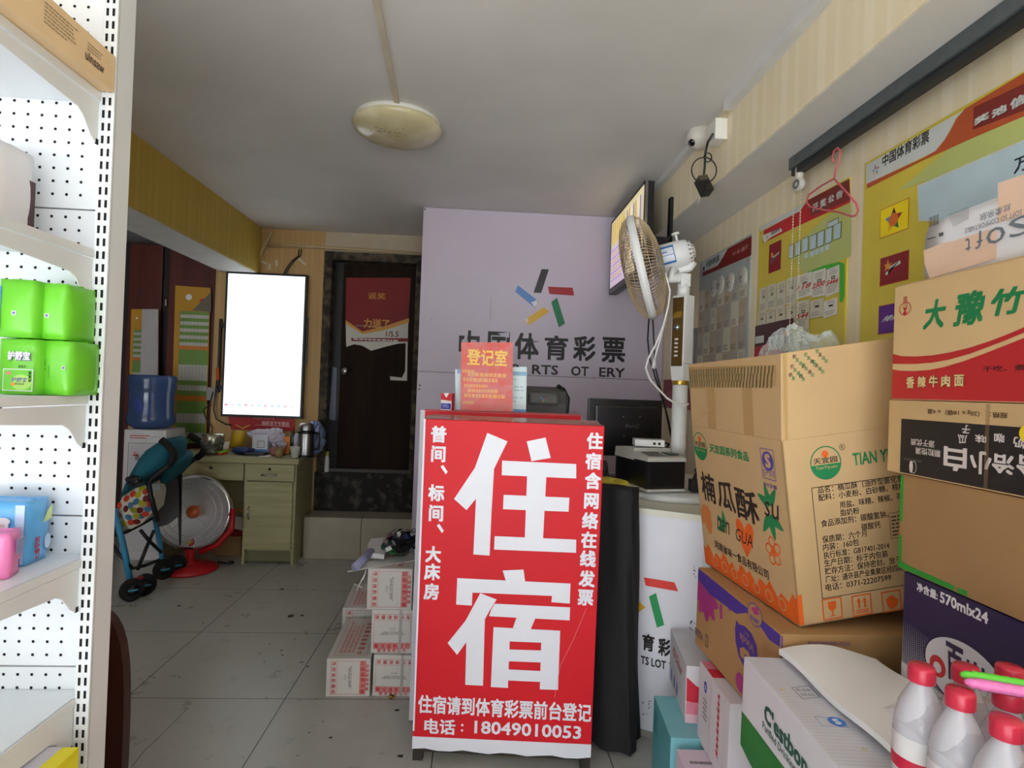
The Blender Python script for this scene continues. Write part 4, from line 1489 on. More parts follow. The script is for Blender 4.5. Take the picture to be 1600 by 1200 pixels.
mb.hexa([T3(239, 768, YN + q_) for q_ in (0, 0.02)] + [T3(251, 766, YN + q_) for q_ in (0, 0.02)] + [T3(238, 757, YN + q_) for q_ in (0, 0.02)] + [T3(249, 755, YN + q_) for q_ in (0, 0.02)], M('grey_tag', (120, 126, 126), 0.6))
mb.build('tag', S)
mb = MB()
c_ = T3(210, 752, YN - 0.06)
crumple(mb, (c_.x, c_.y, c_.z - 0.03), (0.04, 0.02, 0.06), sblk, 5, rough=0.3)
mb.build('hood_joint', S)

# ================================================================== LOTTERY SLIP CARTONS ON THE FLOOR
slip_white = M('slip_carton_white', (206, 202, 196), 0.7, var=0.05)
rose = M('rose_ink', (196, 60, 64), 0.7)
rose2 = M('rose_band', (214, 150, 146), 0.7)


def slip_face(mb, fr, w_, h_, quarter, seed):
    """printed end of a slip carton; quarter = how the print is turned"""
    a, b = (w_, h_) if quarter % 2 == 0 else (h_, w_)
    o_, uu, vv = fr.o, fr.u, fr.v
    if quarter == 0:
        g = fr
    elif quarter == 2:
        g = Frame(fr.p(w_, h_), -uu, -vv)
    else:                                                   # turned so that its top is on the right
        g = Frame(fr.p(0, h_), -vv, uu)
    mb.outline(g, a * 0.06, b * 0.10, a * 0.94, b * 0.90, 0.0012, rose, 0.0006)
    mb.rect(g, a * 0.06, b * 0.76, a * 0.94, b * 0.90, rose2, 0.0005)
    for k, ch in enumerate('中国体育彩票'):
        mb.chars(g, ch, (a * (0.2 + 0.12 * k), b * 0.94 - 0.002), (0, 0), b * 0.09, rose, 0.02, 0.0008)
    for k, ch in enumerate('公益体彩乐善'):
        mb.chars(g, ch, (a * (0.13 + 0.148 * k), b * 0.83), (0, 0), b * 0.11, rose, 0.03, 0.0009)
        mb.rect(g, a * (0.06 + 0.148 * k), b * 0.76, a * (0.06 + 0.148 * k) + 0.0008, b * 0.90, rose, 0.0009)
    mb.rect(g, a * 0.06, b * 0.76, a * 0.94, b * 0.765, rose, 0.0009)
    mb.text(g, '"SAXLE1009"', a * 0.2, b * 0.50, a * 0.78, b * 0.58, grey_ink, 0.01)
    mb.text(g, '(01)', a * 0.42, b * 0.40, a * 0.56, b * 0.46, grey_ink)
    mb.rect(g, a * 0.06, b * 0.24, a * 0.94, b * 0.245, rose, 0.0009)
    for k in range(6):
        mb.chars(g, '专用体彩票纸'[k], (a * (0.13 + 0.148 * k), b * 0.17), (0, 0), b * 0.10, rose, 0.02, 0.0009)


def slip_carton(bx, quarter, label, seed, strap=False):
    mb = MB()
    bx.shell(mb, slip_white, 0.004)
    a, b, c = bx.d
    slip_face(mb, bx.front, a, c, quarter, seed)
    t_ = Frame(bx.w(0, 0, c), bx.X, bx.Y)
    mb.outline(t_, a * 0.12, b * 0.06, a * 0.88, b * 0.94, 0.0012, rose, 0.0006)
    g = Frame(t_.p(a, 0), bx.Y, -bx.X)
    for k, ch in enumerate('中国体育彩票专用'):
        mb.chars(g, ch, (b * (0.12 + 0.1 * k), a * 0.3), (0, 0), a * 0.16, rose, 0.02, 0.0008)
    mb.lines(g, b * 0.12, a * 0.42, b * 0.88, a * 0.8, 4, rose2, 0.0008, 0.6, seed)
    if strap:
        sm = M('clear_strap', (170, 164, 156), 0.3)
        mb.rect(bx.front, a * 0.66, 0, a * 0.73, c, sm, 0.0014)
        mb.rect(t_, a * 0.66, 0, a * 0.73, b, sm, 0.0014)
    return mb.build('slip_carton', label=label, cat='carton', group='printed white lottery slip cartons')


slip_carton(Box((-0.559, 2.326, 0), (0, 0, 1.9), (0.171, 0.404, 0.15)), 1, 'white slip carton with full printed lid, on the floor at the pile front', 1)
slip_carton(Box((-0.378, 2.335, 0), (0, 0, -1.8), (0.166, 0.35, 0.163)), 2, 'bottom white slip carton of the three high stack by the red sign', 2, True)
slip_carton(Box((-0.393, 2.346, 0.164), (0, 0, 1.1), (0.166, 0.35, 0.174)), 2, 'middle white slip carton of the three high stack by the red sign', 3, True)
slip_carton(Box((-0.415, 2.343, 0.339), (0, 0, 1.1), (0.178, 0.35, 0.164)), 1, 'topmost white slip carton, papers and foil heaped on it', 4)
slip_carton(Box((-0.600, 2.76, 0.0), (0, 0, 3), (0.19, 0.33, 0.185)), 1, 'white slip carton behind the others, only lid and edge showing', 5)
ztop = 0.5045
mb = MB()


def flat(mb, pxs, z_, mat, th=0.002, lift=None):
    pts = [at(*q_, Z=z_ + (lift[i] if lift else 0)) for i, q_ in enumerate(pxs)]
    mb.prism(pts, (0, 0, th), mat)


flat(mb, [(543, 894), (600, 884), (650, 876), (650, 868), (600, 873), (572, 880)], ztop, M('sheet_white', (214, 212, 206), 0.6), 0.003)
mb.build('paper_sheet', label='white sheets spread out on the topmost slip carton', cat='paper')
mb = MB()
a_, b_ = at(555, 886, Z=ztop + 0.02), at(580, 862, Z=ztop + 0.03)
mb.tube([a_, (a_ + b_) / 2, b_], 0.017, M('violet_paper', (150, 150, 186), 0.5), 10)
mb.build('rolled_leaflet', label='rolled violet and white leaflet sticking out left of the slip stack', cat='leaflet')
mb = MB()
flat(mb, [(578, 872), (600, 874), (608, 858), (604, 847), (580, 848), (574, 858)], ztop + 0.012, M('pack_white', (206, 204, 206), 0.5), 0.02)
mb.build('white_packet', label='flat white packet on the slip stack beside the green wrapper', cat='packet')
mb = MB()
c_ = at(622, 868, Z=ztop + 0.01)
crumple(mb, (c_.x, c_.y + 0.03, ztop + 0.004), (0.06, 0.05, 0.075), M('green_foil', (46, 96, 50), 0.3, metal=0.3), 31, rough=0.4)
mb.build('green_wrapper', label='crumpled green wrapper on the slip stack', cat='wrapper')
mb = MB()
c_ = at(632, 850, Z=ztop + 0.07)
q = random.Random(12)
mats_ = [M('tinsel_black', (28, 28, 34), 0.3, metal=0.5), M('tinsel_blue', (44, 60, 120), 0.3, metal=0.5), M('tinsel_silver', (170, 172, 180), 0.25, metal=0.9)]
for i in range(150):
    d_ = Vector((q.gauss(0, 1), q.gauss(0, 0.7), abs(q.gauss(0, 0.8)))).normalized() * q.uniform(0.02, 0.085)
    e_ = Vector((q.uniform(-1, 1), q.uniform(-1, 1), q.uniform(-1, 1))).normalized() * 0.012
    f_ = d_.cross(e_).normalized() * 0.008
    p0_ = Vector((c_.x - 0.005, c_.y, ztop + 0.06)) + d_
    mb.raw([p0_ - e_ - f_, p0_ + e_ - f_, p0_ + e_ + f_, p0_ - e_ + f_], [(0, 1, 2, 3)], mats_[i % 3 if i % 5 else 0])
crumple(mb, (c_.x - 0.005, c_.y, ztop + 0.03), (0.055, 0.05, 0.09), mats_[0], 33, rough=0.3)
mb.build('tinsel_bunch', label='dark glittering tinsel bunch on top of the slip stack', cat='tinsel')
mb = MB()
mb.lathe([(0, -0.012), (0.012, -0.006), (0.014, 0.0), (0.010, 0.010), (0, 0.012)], M('magenta_bow', (196, 40, 110), 0.4), at(610, 840, Z=ztop + 0.08), seg=10)
mb.build('magenta_bow', label='tiny magenta bow beside the tinsel', cat='bow')
mb = MB()
for pts in (((572, 893), (566, 905), (557, 922)), ((553, 912), (562, 916), (566, 918)), ((572, 890), (569, 901), (567, 906))):
    mb.tube([at(*q_, Y=2.37) for q_ in pts], 0.0022, paper_white, 5)
mb.build('cut_strap', label='cut white packing strap dangling from the topmost slip carton', cat='strap')
mb = MB()
c_ = at(612, 1092, Z=0.0)
crumple(mb, (c_.x, c_.y, 0.0), (0.012, 0.010, 0.016), M('brass_foil', (140, 116, 40), 0.4, metal=0.6), 8, 8, 5)
mb.build('foil_ball', label='tiny brass coloured foil ball in front of the slip cartons', cat='litter', kind='thing')
# scraps on the floor
mb = MB()
q = random.Random(5)
dm = M('floor_scrap', (44, 38, 34), 0.8)
for x_, y_, s_ in ((440, 921, 10), (280, 947, 10), (454, 963, 16), (472, 962, 12), (421, 1007, 5), (440, 1017, 6), (441, 1024, 6), (413, 1035, 5), (469, 1035, 5), (473, 1035, 5), (481, 1042, 7), (416, 1091, 4), (517, 1153, 8), (483, 1145, 5), (505, 1128, 5), (537, 1114, 3), (621, 1110, 12), (625, 1182, 14), (600, 1138, 3), (465, 1181, 4), (380, 1184, 4), (490, 921, 5), (317, 974, 5), (462, 999, 4)):
    c_ = at(x_, y_, Z=0)
    k_ = s_ * c_.y / F_PX * 0.42
    n_ = 7
    mb.raw([Vector((c_.x + k_ * math.cos(2 * PI * i / n_) * q.uniform(0.5, 1.1), c_.y + k_ * 0.8 * math.sin(2 * PI * i / n_) * q.uniform(0.5, 1.1), 0.0012)) for i in range(n_)], [tuple(range(n_))], dm)
mb.build('floor_litter', label='dark specks and scraps scattered over the floor tiles', cat='litter', kind='stuff')

# ================================================================== RED SIGN BOX AND COUNTER
SG = thing('sign_box', (0.1, 2.05, 0), 'standing red sign box with huge white lettering in the middle', 'sign')
SB_ = Box((-0.175, 1.921, 0.087), (1.6, 0.2, -4.8), (0.586, 0.17, 1.047))
sred = M('sign_red', (210, 26, 38), 0.5, var=0.05, scale=2, spec=0.3)
swhite = M('sign_white', (226, 228, 238), 0.4, var=0.02)
F_ = SB_.front
mb = MB()
a_, b_, c_ = SB_.d
mb.box((0, 0, 0), (a_, 0.012, c_), sred, 0.003, SB_.M)
bl_, br_ = F_.px(646, 1170), F_.px(922, 1181)
v0 = min(bl_[1], br_[1])
n_ = 14
pts = [(a_ * i / n_, v0 + 0.004 * math.sin(i * 1.9)) for i in range(n_ + 1)]
rl, rr_ = F_.px(646, 1155), F_.px(922, 1163)
mb.prism([F_.p(u_, v_, 0.0) for u_, v_ in pts] + [F_.p(a_, 0.0), F_.p(0, 0.0)], SB_.Y * 0.004, swhite)
mb.poly(F_, [(0, 0)] + [(a_, 0), (a_, max(rr_[1], 0.002)), (0, max(rl[1], 0.002))], swhite, 0.0006)
mb.rect(F_, 0.0, 0.02, 0.006, c_, swhite, 0.0006)
L8 = 0.0012


def z3(x, y):
    return (640 + x / 3.334, 500 + y / 3.334)


def z4_(x, y):
    return (640 + x / 3.529, 860 + y / 3.529)


ZHU = [[(761.5, 676.4), (793, 689.6), (772, 732.5), (768, 800), (765, 868), (739.7, 866), (743.8, 779), (729, 797), (709.6, 779.5), (742, 731)],
       [(823, 689.6), (852.4, 683.6), (860.5, 715.4), (830.5, 720.5)],
       [(784.6, 719.6), (900.3, 725), (900.3, 747.5), (784, 742.4)],
       [(787, 773), (889.6, 777.5), (888.4, 799.4), (786, 795.5)],
       [(823.6, 743.0), (853.6, 745.0), (848.5, 842), (820, 840.5)],
       [(773, 837.5), (900.3, 843), (900, 863.5), (772, 858.5)]]
SU = [[z4_(*q_) for q_ in s_] for s_ in (
    [(263, 152), (530, 165), (513, 110), (628, 105), (637, 170), (887, 182), (883, 292), (782, 285), (785, 250), (347, 232), (343, 303), (257, 298)],
    [(390, 235), (480, 270), (442, 330), (415, 380), (405, 745), (307, 740), (313, 505), (262, 575), (210, 510), (310, 385)],
    [(470, 293), (885, 313), (882, 385), (438, 362), (450, 325)],
    [(590, 368), (693, 374), (668, 434), (570, 427)],
    [(463, 422), (555, 427), (542, 757), (448, 752)],
    [(728, 436), (830, 442), (818, 768), (718, 765)],
    [(463, 422), (830, 442), (828, 512), (460, 497)],
    [(548, 545), (730, 551), (727, 617), (546, 610)],
    [(546, 655), (726, 664), (722, 724), (543, 716)])]
for i, s_ in enumerate(ZHU + SU):
    mb.ppoly(F_, s_, swhite, L8 + 0.00005 * (i % 3))
left_c = [('普', 685.6, 678.5), ('间', 685, 709), ('、', 694, 734), ('标', 682, 770), ('间', 681.4, 801.5), ('、', 688, 826), ('大', 677, 866), ('床', 675.4, 893.4), ('房', 674.6, 924)]
right_c = [('住', 929.4, 689), ('宿', 927.3, 720.5), ('含', 926.4, 751.3), ('网', 924, 782), ('络', 922, 813.4), ('在', 920.4, 843.4), ('线', 918.5, 872.8), ('发', 917, 904), ('票', 915, 933)]
for ch, x_, y_ in left_c + right_c:
    u_, v_ = F_.px(x_, y_)
    if ch == '、':
        mb.poly(F_, [(u_ - 0.012, v_ + 0.010), (u_ - 0.004, v_ + 0.016), (u_ + 0.012, v_ - 0.006), (u_ + 0.006, v_ - 0.014)], swhite, L8)
    else:
        mb.chars(F_, ch, (u_, v_), (0, 0), 0.055, swhite, 0.035, L8, 0.95)
p0_, p1_ = F_.px(652.8, 1113.5), F_.px(925, 1099.5)
mb.text(F_, '住宿请到体育彩票前台登记', p0_[0], p0_[1], min(p1_[0], a_ - 0.004), p1_[1], swhite, bold=0.025, lift=L8)
p0_, p1_ = F_.px(662.7, 1145.6), F_.px(712, 1124.5)
mb.text(F_, '电话', p0_[0], p0_[1], p1_[0], p1_[1], swhite, bold=0.025, lift=L8)
u_, v_ = F_.px(722, 1141)
mb.disc(F_, u_, v_, 0.004, swhite, L8)
mb.disc(F_, u_, v_ + 0.018, 0.004, swhite, L8)
p0_, p1_ = F_.px(741, 1145.5), F_.px(908.5, 1134.5)
mb.text(F_, '18049010053', p0_[0], p0_[1], p1_[0], p1_[1], swhite, bold=0.02, lift=L8)
scr_ = M('scratch', (226, 150, 150), 0.5)
for sg in (((916, 950), (895, 1000), (875, 1040), (866, 1090)), ((921, 958), (930, 960))):
    for s0, s1 in zip(sg, sg[1:]):
        s0, s1 = F_.px(*s0), F_.px(*s1)
        mb.poly(F_, [s0, s1, (s1[0] + 0.0012, s1[1]), (s0[0] + 0.0012, s0[1])], scr_, L8 + 0.0004)
mb.build('front_panel', SG, label='red printed panel with white lettering')
mb = MB()
cap_ = film('taped_film', (206, 140, 128), 0.85, 0.2)
mb.grid(lambda p, q: SB_.w(a_ * p, 0.004 + 0.20 * q, c_ + 0.001 + 0.005 * math.sin(p * 9 + q * 4) * math.sin(q * PI)), 14, 5, M('faded_wrap', (196, 134, 120), 0.25, var=0.12))
mb.box((0.0, 0.012, c_ - 0.03), (a_, 0.17, c_ - 0.003), M('sign_side', (170, 48, 50), 0.5), 0, SB_.M)
mb.build('top', SG, label='faded film wrap over the top')
mb = MB()
mb.box((-0.210, 2.13, 0.02), (0.388, 2.215, 1.152), M('panel_white', (214, 210, 222), 0.45), 0.003)
mb.box((-0.192, 2.126, 0.05), (0.384, 2.131, 1.150), sred, 0.001)
mb.box((-0.196, 2.128, 1.1505), (0.386, 2.213, 1.154), M('faded_red', (190, 60, 62), 0.4), 0.001)
mb.build('back_panel', SG, label='white edged red rear panel')
rust = mottled('rusty_frame', (40, 36, 32), (62, 50, 42), 16, 0.7)
for x_, y_ in ((0.0, 0.016), (a_ - 0.033, 0.016), (0.0, 0.145), (a_ - 0.033, 0.145)):
    mb = MB()
    b0_ = SB_.w(x_, y_, 0)
    t0_ = SB_.w(x_, y_, c_ - 0.04)
    ex, ey = SB_.X * 0.033, Vector((SB_.Y.x, SB_.Y.y, 0)) * 0.022
    pts = [Vector((b0_.x, b0_.y, 0)), Vector((b0_.x, b0_.y, 0)) + ex, Vector((b0_.x, b0_.y, 0)) + ey, Vector((b0_.x, b0_.y, 0)) + ex + ey, t0_, t0_ + ex, t0_ + ey, t0_ + ex + ey]
    for k in range(4):
        pts[k].z = 0
    mb.hexa(pts, rust)
    mb.build('leg', SG)
mb = MB()
mb.box((0.02, 0.02, -0.060), (a_ - 0.02, 0.038, -0.030), rust, 0, SB_.M)
mb.box((0.02, 0.148, -0.060), (a_ - 0.02, 0.166, -0.030), rust, 0, SB_.M)
mb.build('cross_rail', SG)

ST = 1.1545
# registration notice in a clear stand
A, B, C_, D_ = at(721, 535, Y=2.15), at(801, 535, Y=2.15), at(801, 643, Y=2.15), at(719, 641, Y=2.15)
RG = thing('notice_stand', ((A.x + B.x) / 2, 2.15, ST), 'red notice with yellow heading in a clear stand on the sign box', 'notice')
for q_ in (C_, D_):
    q_.z = ST + 0.001
mb = MB()
notice = M('notice_red', (206, 60, 40), 0.3, var=0.05)
mb.prism([D_, C_, B, A], (0, 0.003, 0), notice)
fr = Frame(D_, (C_ - D_), (0, 0, 1))
ylw = M('notice_yellow', (240, 196, 40), 0.4)
mb.ptext(fr, '登记室', (729.5, 570), (793, 547), ylw, bold=0.02, lift=0.0012)
yl2 = M('notice_amber', (226, 150, 70), 0.4)
for k, (xa, xb, y_) in enumerate(((723, 744, 580), (731, 797, 586), (724, 791, 594), (725, 762, 603), (731, 785, 611), (725, 797, 619), (723, 746, 629))):
    u0_, v0_ = fr.px(xa, y_ + 2.5)
    u1_, v1_ = fr.px(xb, y_ - 2.5)
    mb.lines(fr, u0_, v0_, u1_, v1_, 1, yl2, 0.0012, 0.8, 40 + k)
gl = M('glare_white', (236, 226, 220), 0.3)
mb.build('notice_sheet', RG)
mb = MB()
mb.prism([D_ + Vector((-0.004, -0.003, 0)), C_ + Vector((0.004, -0.003, 0)), B + Vector((0.003, -0.003, 0.004)), A + Vector((-0.003, -0.003, 0.004))], (0, 0.0015, 0), film('acrylic', (236, 240, 240), 0.03, 0.4))
mb.box((D_.x - 0.004, 2.145, ST), (C_.x + 0.004, 2.195, ST + 0.002), _mats['acrylic'])
mb.build('acrylic_stand', RG)
mb = MB()
q4 = [at(711, 577, Y=2.19), at(823, 573, Y=2.19), at(822, 640, Y=2.19), at(712, 640, Y=2.19)]
q4[2].z = q4[3].z = ST + 0.001
mb.prism([q4[3], q4[2], q4[1], q4[0]], (0, 0.004, 0), M('pale_notice', (196, 216, 220), 0.25))
fr = Frame(q4[3], (1, 0, 0), (0, 0, 1))
w_, h_ = (q4[2] - q4[3]).x, (q4[0] - q4[3]).z
mb.rect(fr, 0, h_ * 0.9, w_, h_, M('pale_blue_band', (120, 160, 190), 0.3), 0.0005)
mb.lines(fr, w_ * 0.05, h_ * 0.12, w_ * 0.95, h_ * 0.85, 8, M('pale_print', (120, 150, 156), 0.4), 0.0006, 0.22, 7)
mb.rect(fr, w_ * 0.70, 0.0, w_, h_ * 0.06, M('band_blue', (60, 130, 190), 0.3), 0.0007)
mb.build('price_sheet', label='pale blue sheet in a clear holder behind the red notice', cat='notice')
# cigarette packet
bx = Box((-0.137, 2.14, ST), (0, 0, -18), (0.042, 0.03, 0.062))
mb = MB()
bx.shell(mb, M('packet_white', (226, 222, 222), 0.4), 0.001)
mb.poly(bx.front, [(0.0, 0.056), (0.0, 0.062), (0.010, 0.062), (0.021, 0.045), (0.032, 0.062), (0.042, 0.062), (0.042, 0.034), (0.0, 0.038)], red_ink, 0.0006)
mb.poly(bx.front, [(0.012, 0.062), (0.030, 0.062), (0.021, 0.049)], white_ink, 0.0008)
mb.rect(bx.front, 0.002, 0.004, 0.040, 0.025, M('royal_blue', (44, 56, 170), 0.4), 0.0006)
mb.lines(bx.front, 0.008, 0.008, 0.036, 0.022, 3, white_ink, 0.0009, 0.3, 2)
mb.rect(bx.right, 0.0, 0.0, 0.03, 0.062, red_ink, 0.0006)
mb.build('small_packet', label='small red, white and blue packet at the left end of the sign box', cat='packet')

# counter ---------------------------------------------------------------------------
CTZ = 0.826
cw = M('counter_white', (226, 226, 236), 0.3, var=0.03)
outline = [(-0.20, 2.36), (0.20, 2.30), (0.42, 2.185), (0.62, 2.072), (0.80, 1.975), (0.98, 1.90), (1.175, 1.86), (1.175, 2.98), (-0.20, 2.98)]
CN = thing('counter', (0.5, 2.4, 0), 'white lottery counter with red and green stripe emblem behind the black cloth', 'counter')
mb = MB()
mb.prism([(x_, y_, 0.03) for x_, y_ in outline][::-1], (0, 0, CTZ - 0.05), cw)
mb.build('body', CN)
mb = MB()
mb.prism([(x_ - (0.0), y_ - (0.014 if i < 7 else 0), CTZ - 0.022) for i, (x_, y_) in enumerate(outline)][::-1], (0, 0, 0.022), M('counter_cream', (222, 220, 204), 0.4))
mb.build('worktop', CN, label='cream worktop')
mb = MB()
mb.prism([(x_, y_ + (0.012 if i < 7 else 0), 0.0) for i, (x_, y_) in enumerate(outline)][::-1], (0, 0, 0.03), M('counter_plinth', (150, 146, 140), 0.7))
mb.build('plinth', CN)
o_ = Vector((0.42, 2.185, 0.0))
d_ = Vector((0.80, 1.975, 0)) - o_
fr = Frame(o_ + Vector((-0.0015, -0.003, 0)), d_, (0, 0, 1))
for k, pts in (('red', [(1006, 902), (1054, 910), (1059.5, 924), (1009, 915)]), ('green', [(1014, 932), (1025, 926.5), (1038, 976.5), (1026.5, 980.5)]), ('yellow', [(994, 935), (1009, 949), (990, 962)])):
    mt = {'red': M('counter_red', (222, 50, 40), 0.4), 'green': M('counter_green', (20, 150, 84), 0.4), 'yellow': emb_mats()['yellow']}[k]
    mb = MB()
    mb.ppoly(fr, pts, mt, 0.001)
    mb.build('emblem_stripe', CN, label=k + ' emblem stripe')
mb = MB()
for ch, bl, tr in (('体', (966, 1012), (990, 988)), ('育', (1003, 1015), (1023, 993)), ('彩', (1028, 1023), (1048, 1000)), ('票', (1054, 1029), (1076, 1006))):
    mb.ptext(fr, ch, bl, tr, ink_black, bold=0.03, lift=0.001)
u0_, v0_ = fr.px(1001, 1036)
u1_, v1_ = fr.px(1041, 1030)
mb.text(fr, 'TS LOT', u0_, v0_ - 0.002, u1_, v0_ + 0.028, ink_black, bold=0.025, lift=0.001)
mb.text(fr, 'TERY', u1_ + 0.008, v0_ - 0.004, u1_ + 0.06, v0_ + 0.026, M('worn_letter', (170, 172, 186), 0.5), bold=0.02, lift=0.001)
mb.build('lettering', CN, label='black lettering')
mb = MB()
q = random.Random(4)
for i in range(26):
    x_, y_ = q.choice([(1088 + q.uniform(-5, 5), 880 + q.uniform(-10, 30)), (1080 + q.uniform(-6, 8), 978 + q.uniform(-8, 8)), (1010 + q.uniform(-6, 10), 1105 + q.uniform(-12, 12))])
    u_, v_ = fr.px(x_, y_)
    mb.disc(fr, u_, v_, q.uniform(0.001, 0.005), grey_plastic, 0.0009, ry=q.uniform(0.001, 0.003), seg=7)
mb.build('scuff_marks', CN, kind='stuff')

# black cloth --------------------------------------------------------------------------
mb = MB()
cloth = M('black_cloth', (20, 20, 23), 0.8, var=0.2, scale=14, bump=0.3)


def cl(p, q):
    """p runs round the cover, q down it"""
    a = 2 * PI * p
    ex = Vector((0.20, -0.112, 0)).normalized()
    ey = Vector((0.112, 0.20, 0)).normalized()
    cu = max(-1, min(1, 1.5 * math.cos(a)))
    cv = max(-1, min(1, 1.7 * math.sin(a)))
    wob = 0.006 * math.sin(a * 5 + q * 3) + 0.004 * math.sin(a * 9 - q * 5 + 1)
    hw = 0.088 + 0.012 * q
    z = 0.905 * (1 - q) + q * (0.018 + 0.03 * max(0, -cu))
    cen = Vector((0.487, 2.048, 0)) + Vector((0.012, -0.02, 0)) * q
    return cen + ex * cu * (hw + wob) + ey * cv * (0.05 + wob + 0.012 * q) + Vector((0, 0, z))


mb.grid(cl, 48, 26, cloth)
mb.raw([cl(i / 48, 0) for i in range(48)], [tuple(range(48))], cloth)
mb.build('black_cloth_cover', label='tall black cloth cover standing between red sign and white counter', cat='cloth cover')

# on the counter ------------------------------------------------------------------------
FX, FY = 0.838, 2.36
FN = thing('stand_fan', (FX, FY, CTZ), 'white stand fan with yellowed round cage on the counter', 'fan')
fw = M('fan_white', (226, 228, 228), 0.35, var=0.03)
MB().lathe([(0, 0), (0.205, 0), (0.212, 0.01), (0.205, 0.024), (0.12, 0.032), (0.05, 0.036), (0, 0.036)], fw, (FX - 0.01, FY - 0.0, CTZ + 0.0005), seg=48).build('base', FN)
mb = MB()
mb.tube([(FX, FY, CTZ + 0.03), (FX, FY, 1.285)], 0.031, fw, 20)
mb.build('pole', FN)
MB().lathe([(0.033, 0), (0.034, 0.004), (0.034, 0.014), (0.033, 0.018)], M('fan_gold', (190, 160, 70), 0.3, metal=0.7), (FX, FY, 1.283), seg=24).build('pole_ring', FN)
mb = MB()
cp = Matrix.Translation((FX, FY, 0)) @ Matrix.Rotation(R(32), 4, 'Z')
mb.hexa([cp @ Vector(p) for p in ((-0.022, -0.028, 1.30), (0.03, -0.028, 1.30), (-0.022, 0.028, 1.30), (0.03, 0.028, 1.30), (-0.028, -0.034, 1.37), (0.032, -0.034, 1.37), (-0.028, 0.034, 1.37), (0.032, 0.034, 1.37))], fw)
mb.box((-0.028, -0.034, 1.37), (0.032, 0.034, 1.655), fw, 0.006, cp)
col_ = mb.build('control_column', FN)
mb = MB()
mb.box((-0.032, -0.027, 1.36), (-0.0275, 0.027, 1.645), M('bronze_panel', (120, 94, 52), 0.3, metal=0.5), 0.002, cp)
mb.lathe([(0, 0.012), (0.012, 0.010), (0.014, 0)], chrome, cp @ Vector((-0.032, 0, 1.52)), cp.to_3x3() @ Vector((-1, 0, 0)), 16)
for k in range(5):
    mb.box((-0.036, -0.006, 1.40 + 0.017 * k), (-0.031, 0.008, 1.407 + 0.017 * k), white_plastic, 0, cp)
mb.box((-0.034, -0.02, 1.56), (-0.031, 0.02, 1.585), M('bronze_gold', (196, 160, 60), 0.25, metal=0.6), 0, cp)
mb.build('control_panel', FN, label='bronze control panel with buttons')
# head
hc_ = at(1003, 419, Y=FY)
fax = Vector((-1.0, 0.36, -0.27)).normalized()          # blowing direction
mo = at(1062, 399, Y=FY)
mb = MB()
mb.tube([Vector((FX, FY, 1.655)), Vector((FX, FY, 1.70))], 0.026, fw, 14)
mb.box((FX - 0.02, FY - 0.024, 1.69), (FX + 0.022, FY + 0.024, 1.745), fw, 0.006)
n0 = at(1046, 440, Y=FY)
mb.tube([Vector((FX, FY, 1.735)), n0 + Vector((0.0, 0, 0.01)), mo - Vector((0.02, 0, 0.06))], 0.022, fw, 12)
mb.build('neck', FN)
mb = MB()
bx_ = at(1087, 391, Y=FY)
L_ = (bx_ - at(1030, 410, Y=FY)).length
prof = [(0.0, 0.0), (0.025, 0.004), (0.045, 0.018), (0.056, 0.04), (0.060, 0.07), (0.060, L_ - 0.015), (0.052, L_), (0, L_)]
mb.lathe(prof, fw, bx_, fax, 28)
side = fax.cross(Vector((0, 0, 1))).normalized()
upn = side.cross(fax).normalized()
for k in range(9):                                     # vents at the rear
    a = PI * (0.15 + 0.7 * k / 8)
    dv = upn * math.cos(a - PI / 2) * 1 + (-side if side.y > 0 else side) * math.sin(a - PI / 2 + PI / 2) * 1
for k in range(16):
    a = 2 * PI * k / 16
    dv = side * math.cos(a) + upn * math.sin(a)
    mb.tube([bx_ + fax * 0.010 + dv * 0.034, bx_ + fax * 0.028 + dv * 0.0515], 0.0022, dark_hole, 5)
mb.build('motor', FN)
mb = MB()
kn = at(1060, 384, Y=FY)
kb = bx_ + fax * ((kn - bx_).dot(fax)) + upn * 0.058
mb.tube([kb, kb + upn * 0.03], 0.006, fw, 8)
mb.tube([kb + upn * 0.028, kb + upn * 0.036], 0.016, fw, 14)
mb.build('swing_knob', FN)
mb = MB()
sf = side if side.y < 0 else -side
ub = -upn
lo_ = bx_ + fax * 0.02 + ub * 0.066
mb.tube([bx_ + fax * 0.02 + ub * 0.045, lo_ + fax * 0.02, lo_ + fax * 0.09, lo_ + fax * 0.13 + ub * 0.012], 0.018, fw, 10)
mb.build('tilt_arm', FN)
mb = MB()
lab_o = bx_ + fax * (L_ * 0.98)
for s0, s1, mt in ((0.0, 0.075, M('label_pale', (214, 222, 232), 0.4)), (0.0, 0.075, None)):
    if mt:
        def lb(p, q):
            a = R(-38 + 76 * q)
            dv = sf * math.cos(a) + upn * math.sin(a)
            return bx_ + fax * (L_ - 0.008 - 0.07 * p) + dv * 0.0608
        mb.grid(lb, 6, 8, mt)
        for q0_, q1_, p0_, p1_ in ((0.86, 1.0, 0, 1), (0.0, 0.12, 0, 1), (0.44, 0.47, 0, 1), (0, 1, 0.0, 0.05), (0, 1, 0.95, 1.0), (0.6, 0.66, 0.3, 0.6)):
            def lb2(p, q):
                a = R(-38 + 76 * (q0_ + (q1_ - q0_) * q))
                dv = sf * math.cos(a) + upn * math.sin(a)
                return bx_ + fax * (L_ - 0.008 - 0.07 * (p0_ + (p1_ - p0_) * p)) + dv * 0.0613
            mb.grid(lb2, 4, 5, M('label_blue_fan', (50, 110, 180), 0.4))
mb.build('rating_label', FN, label='blue and white rating label')
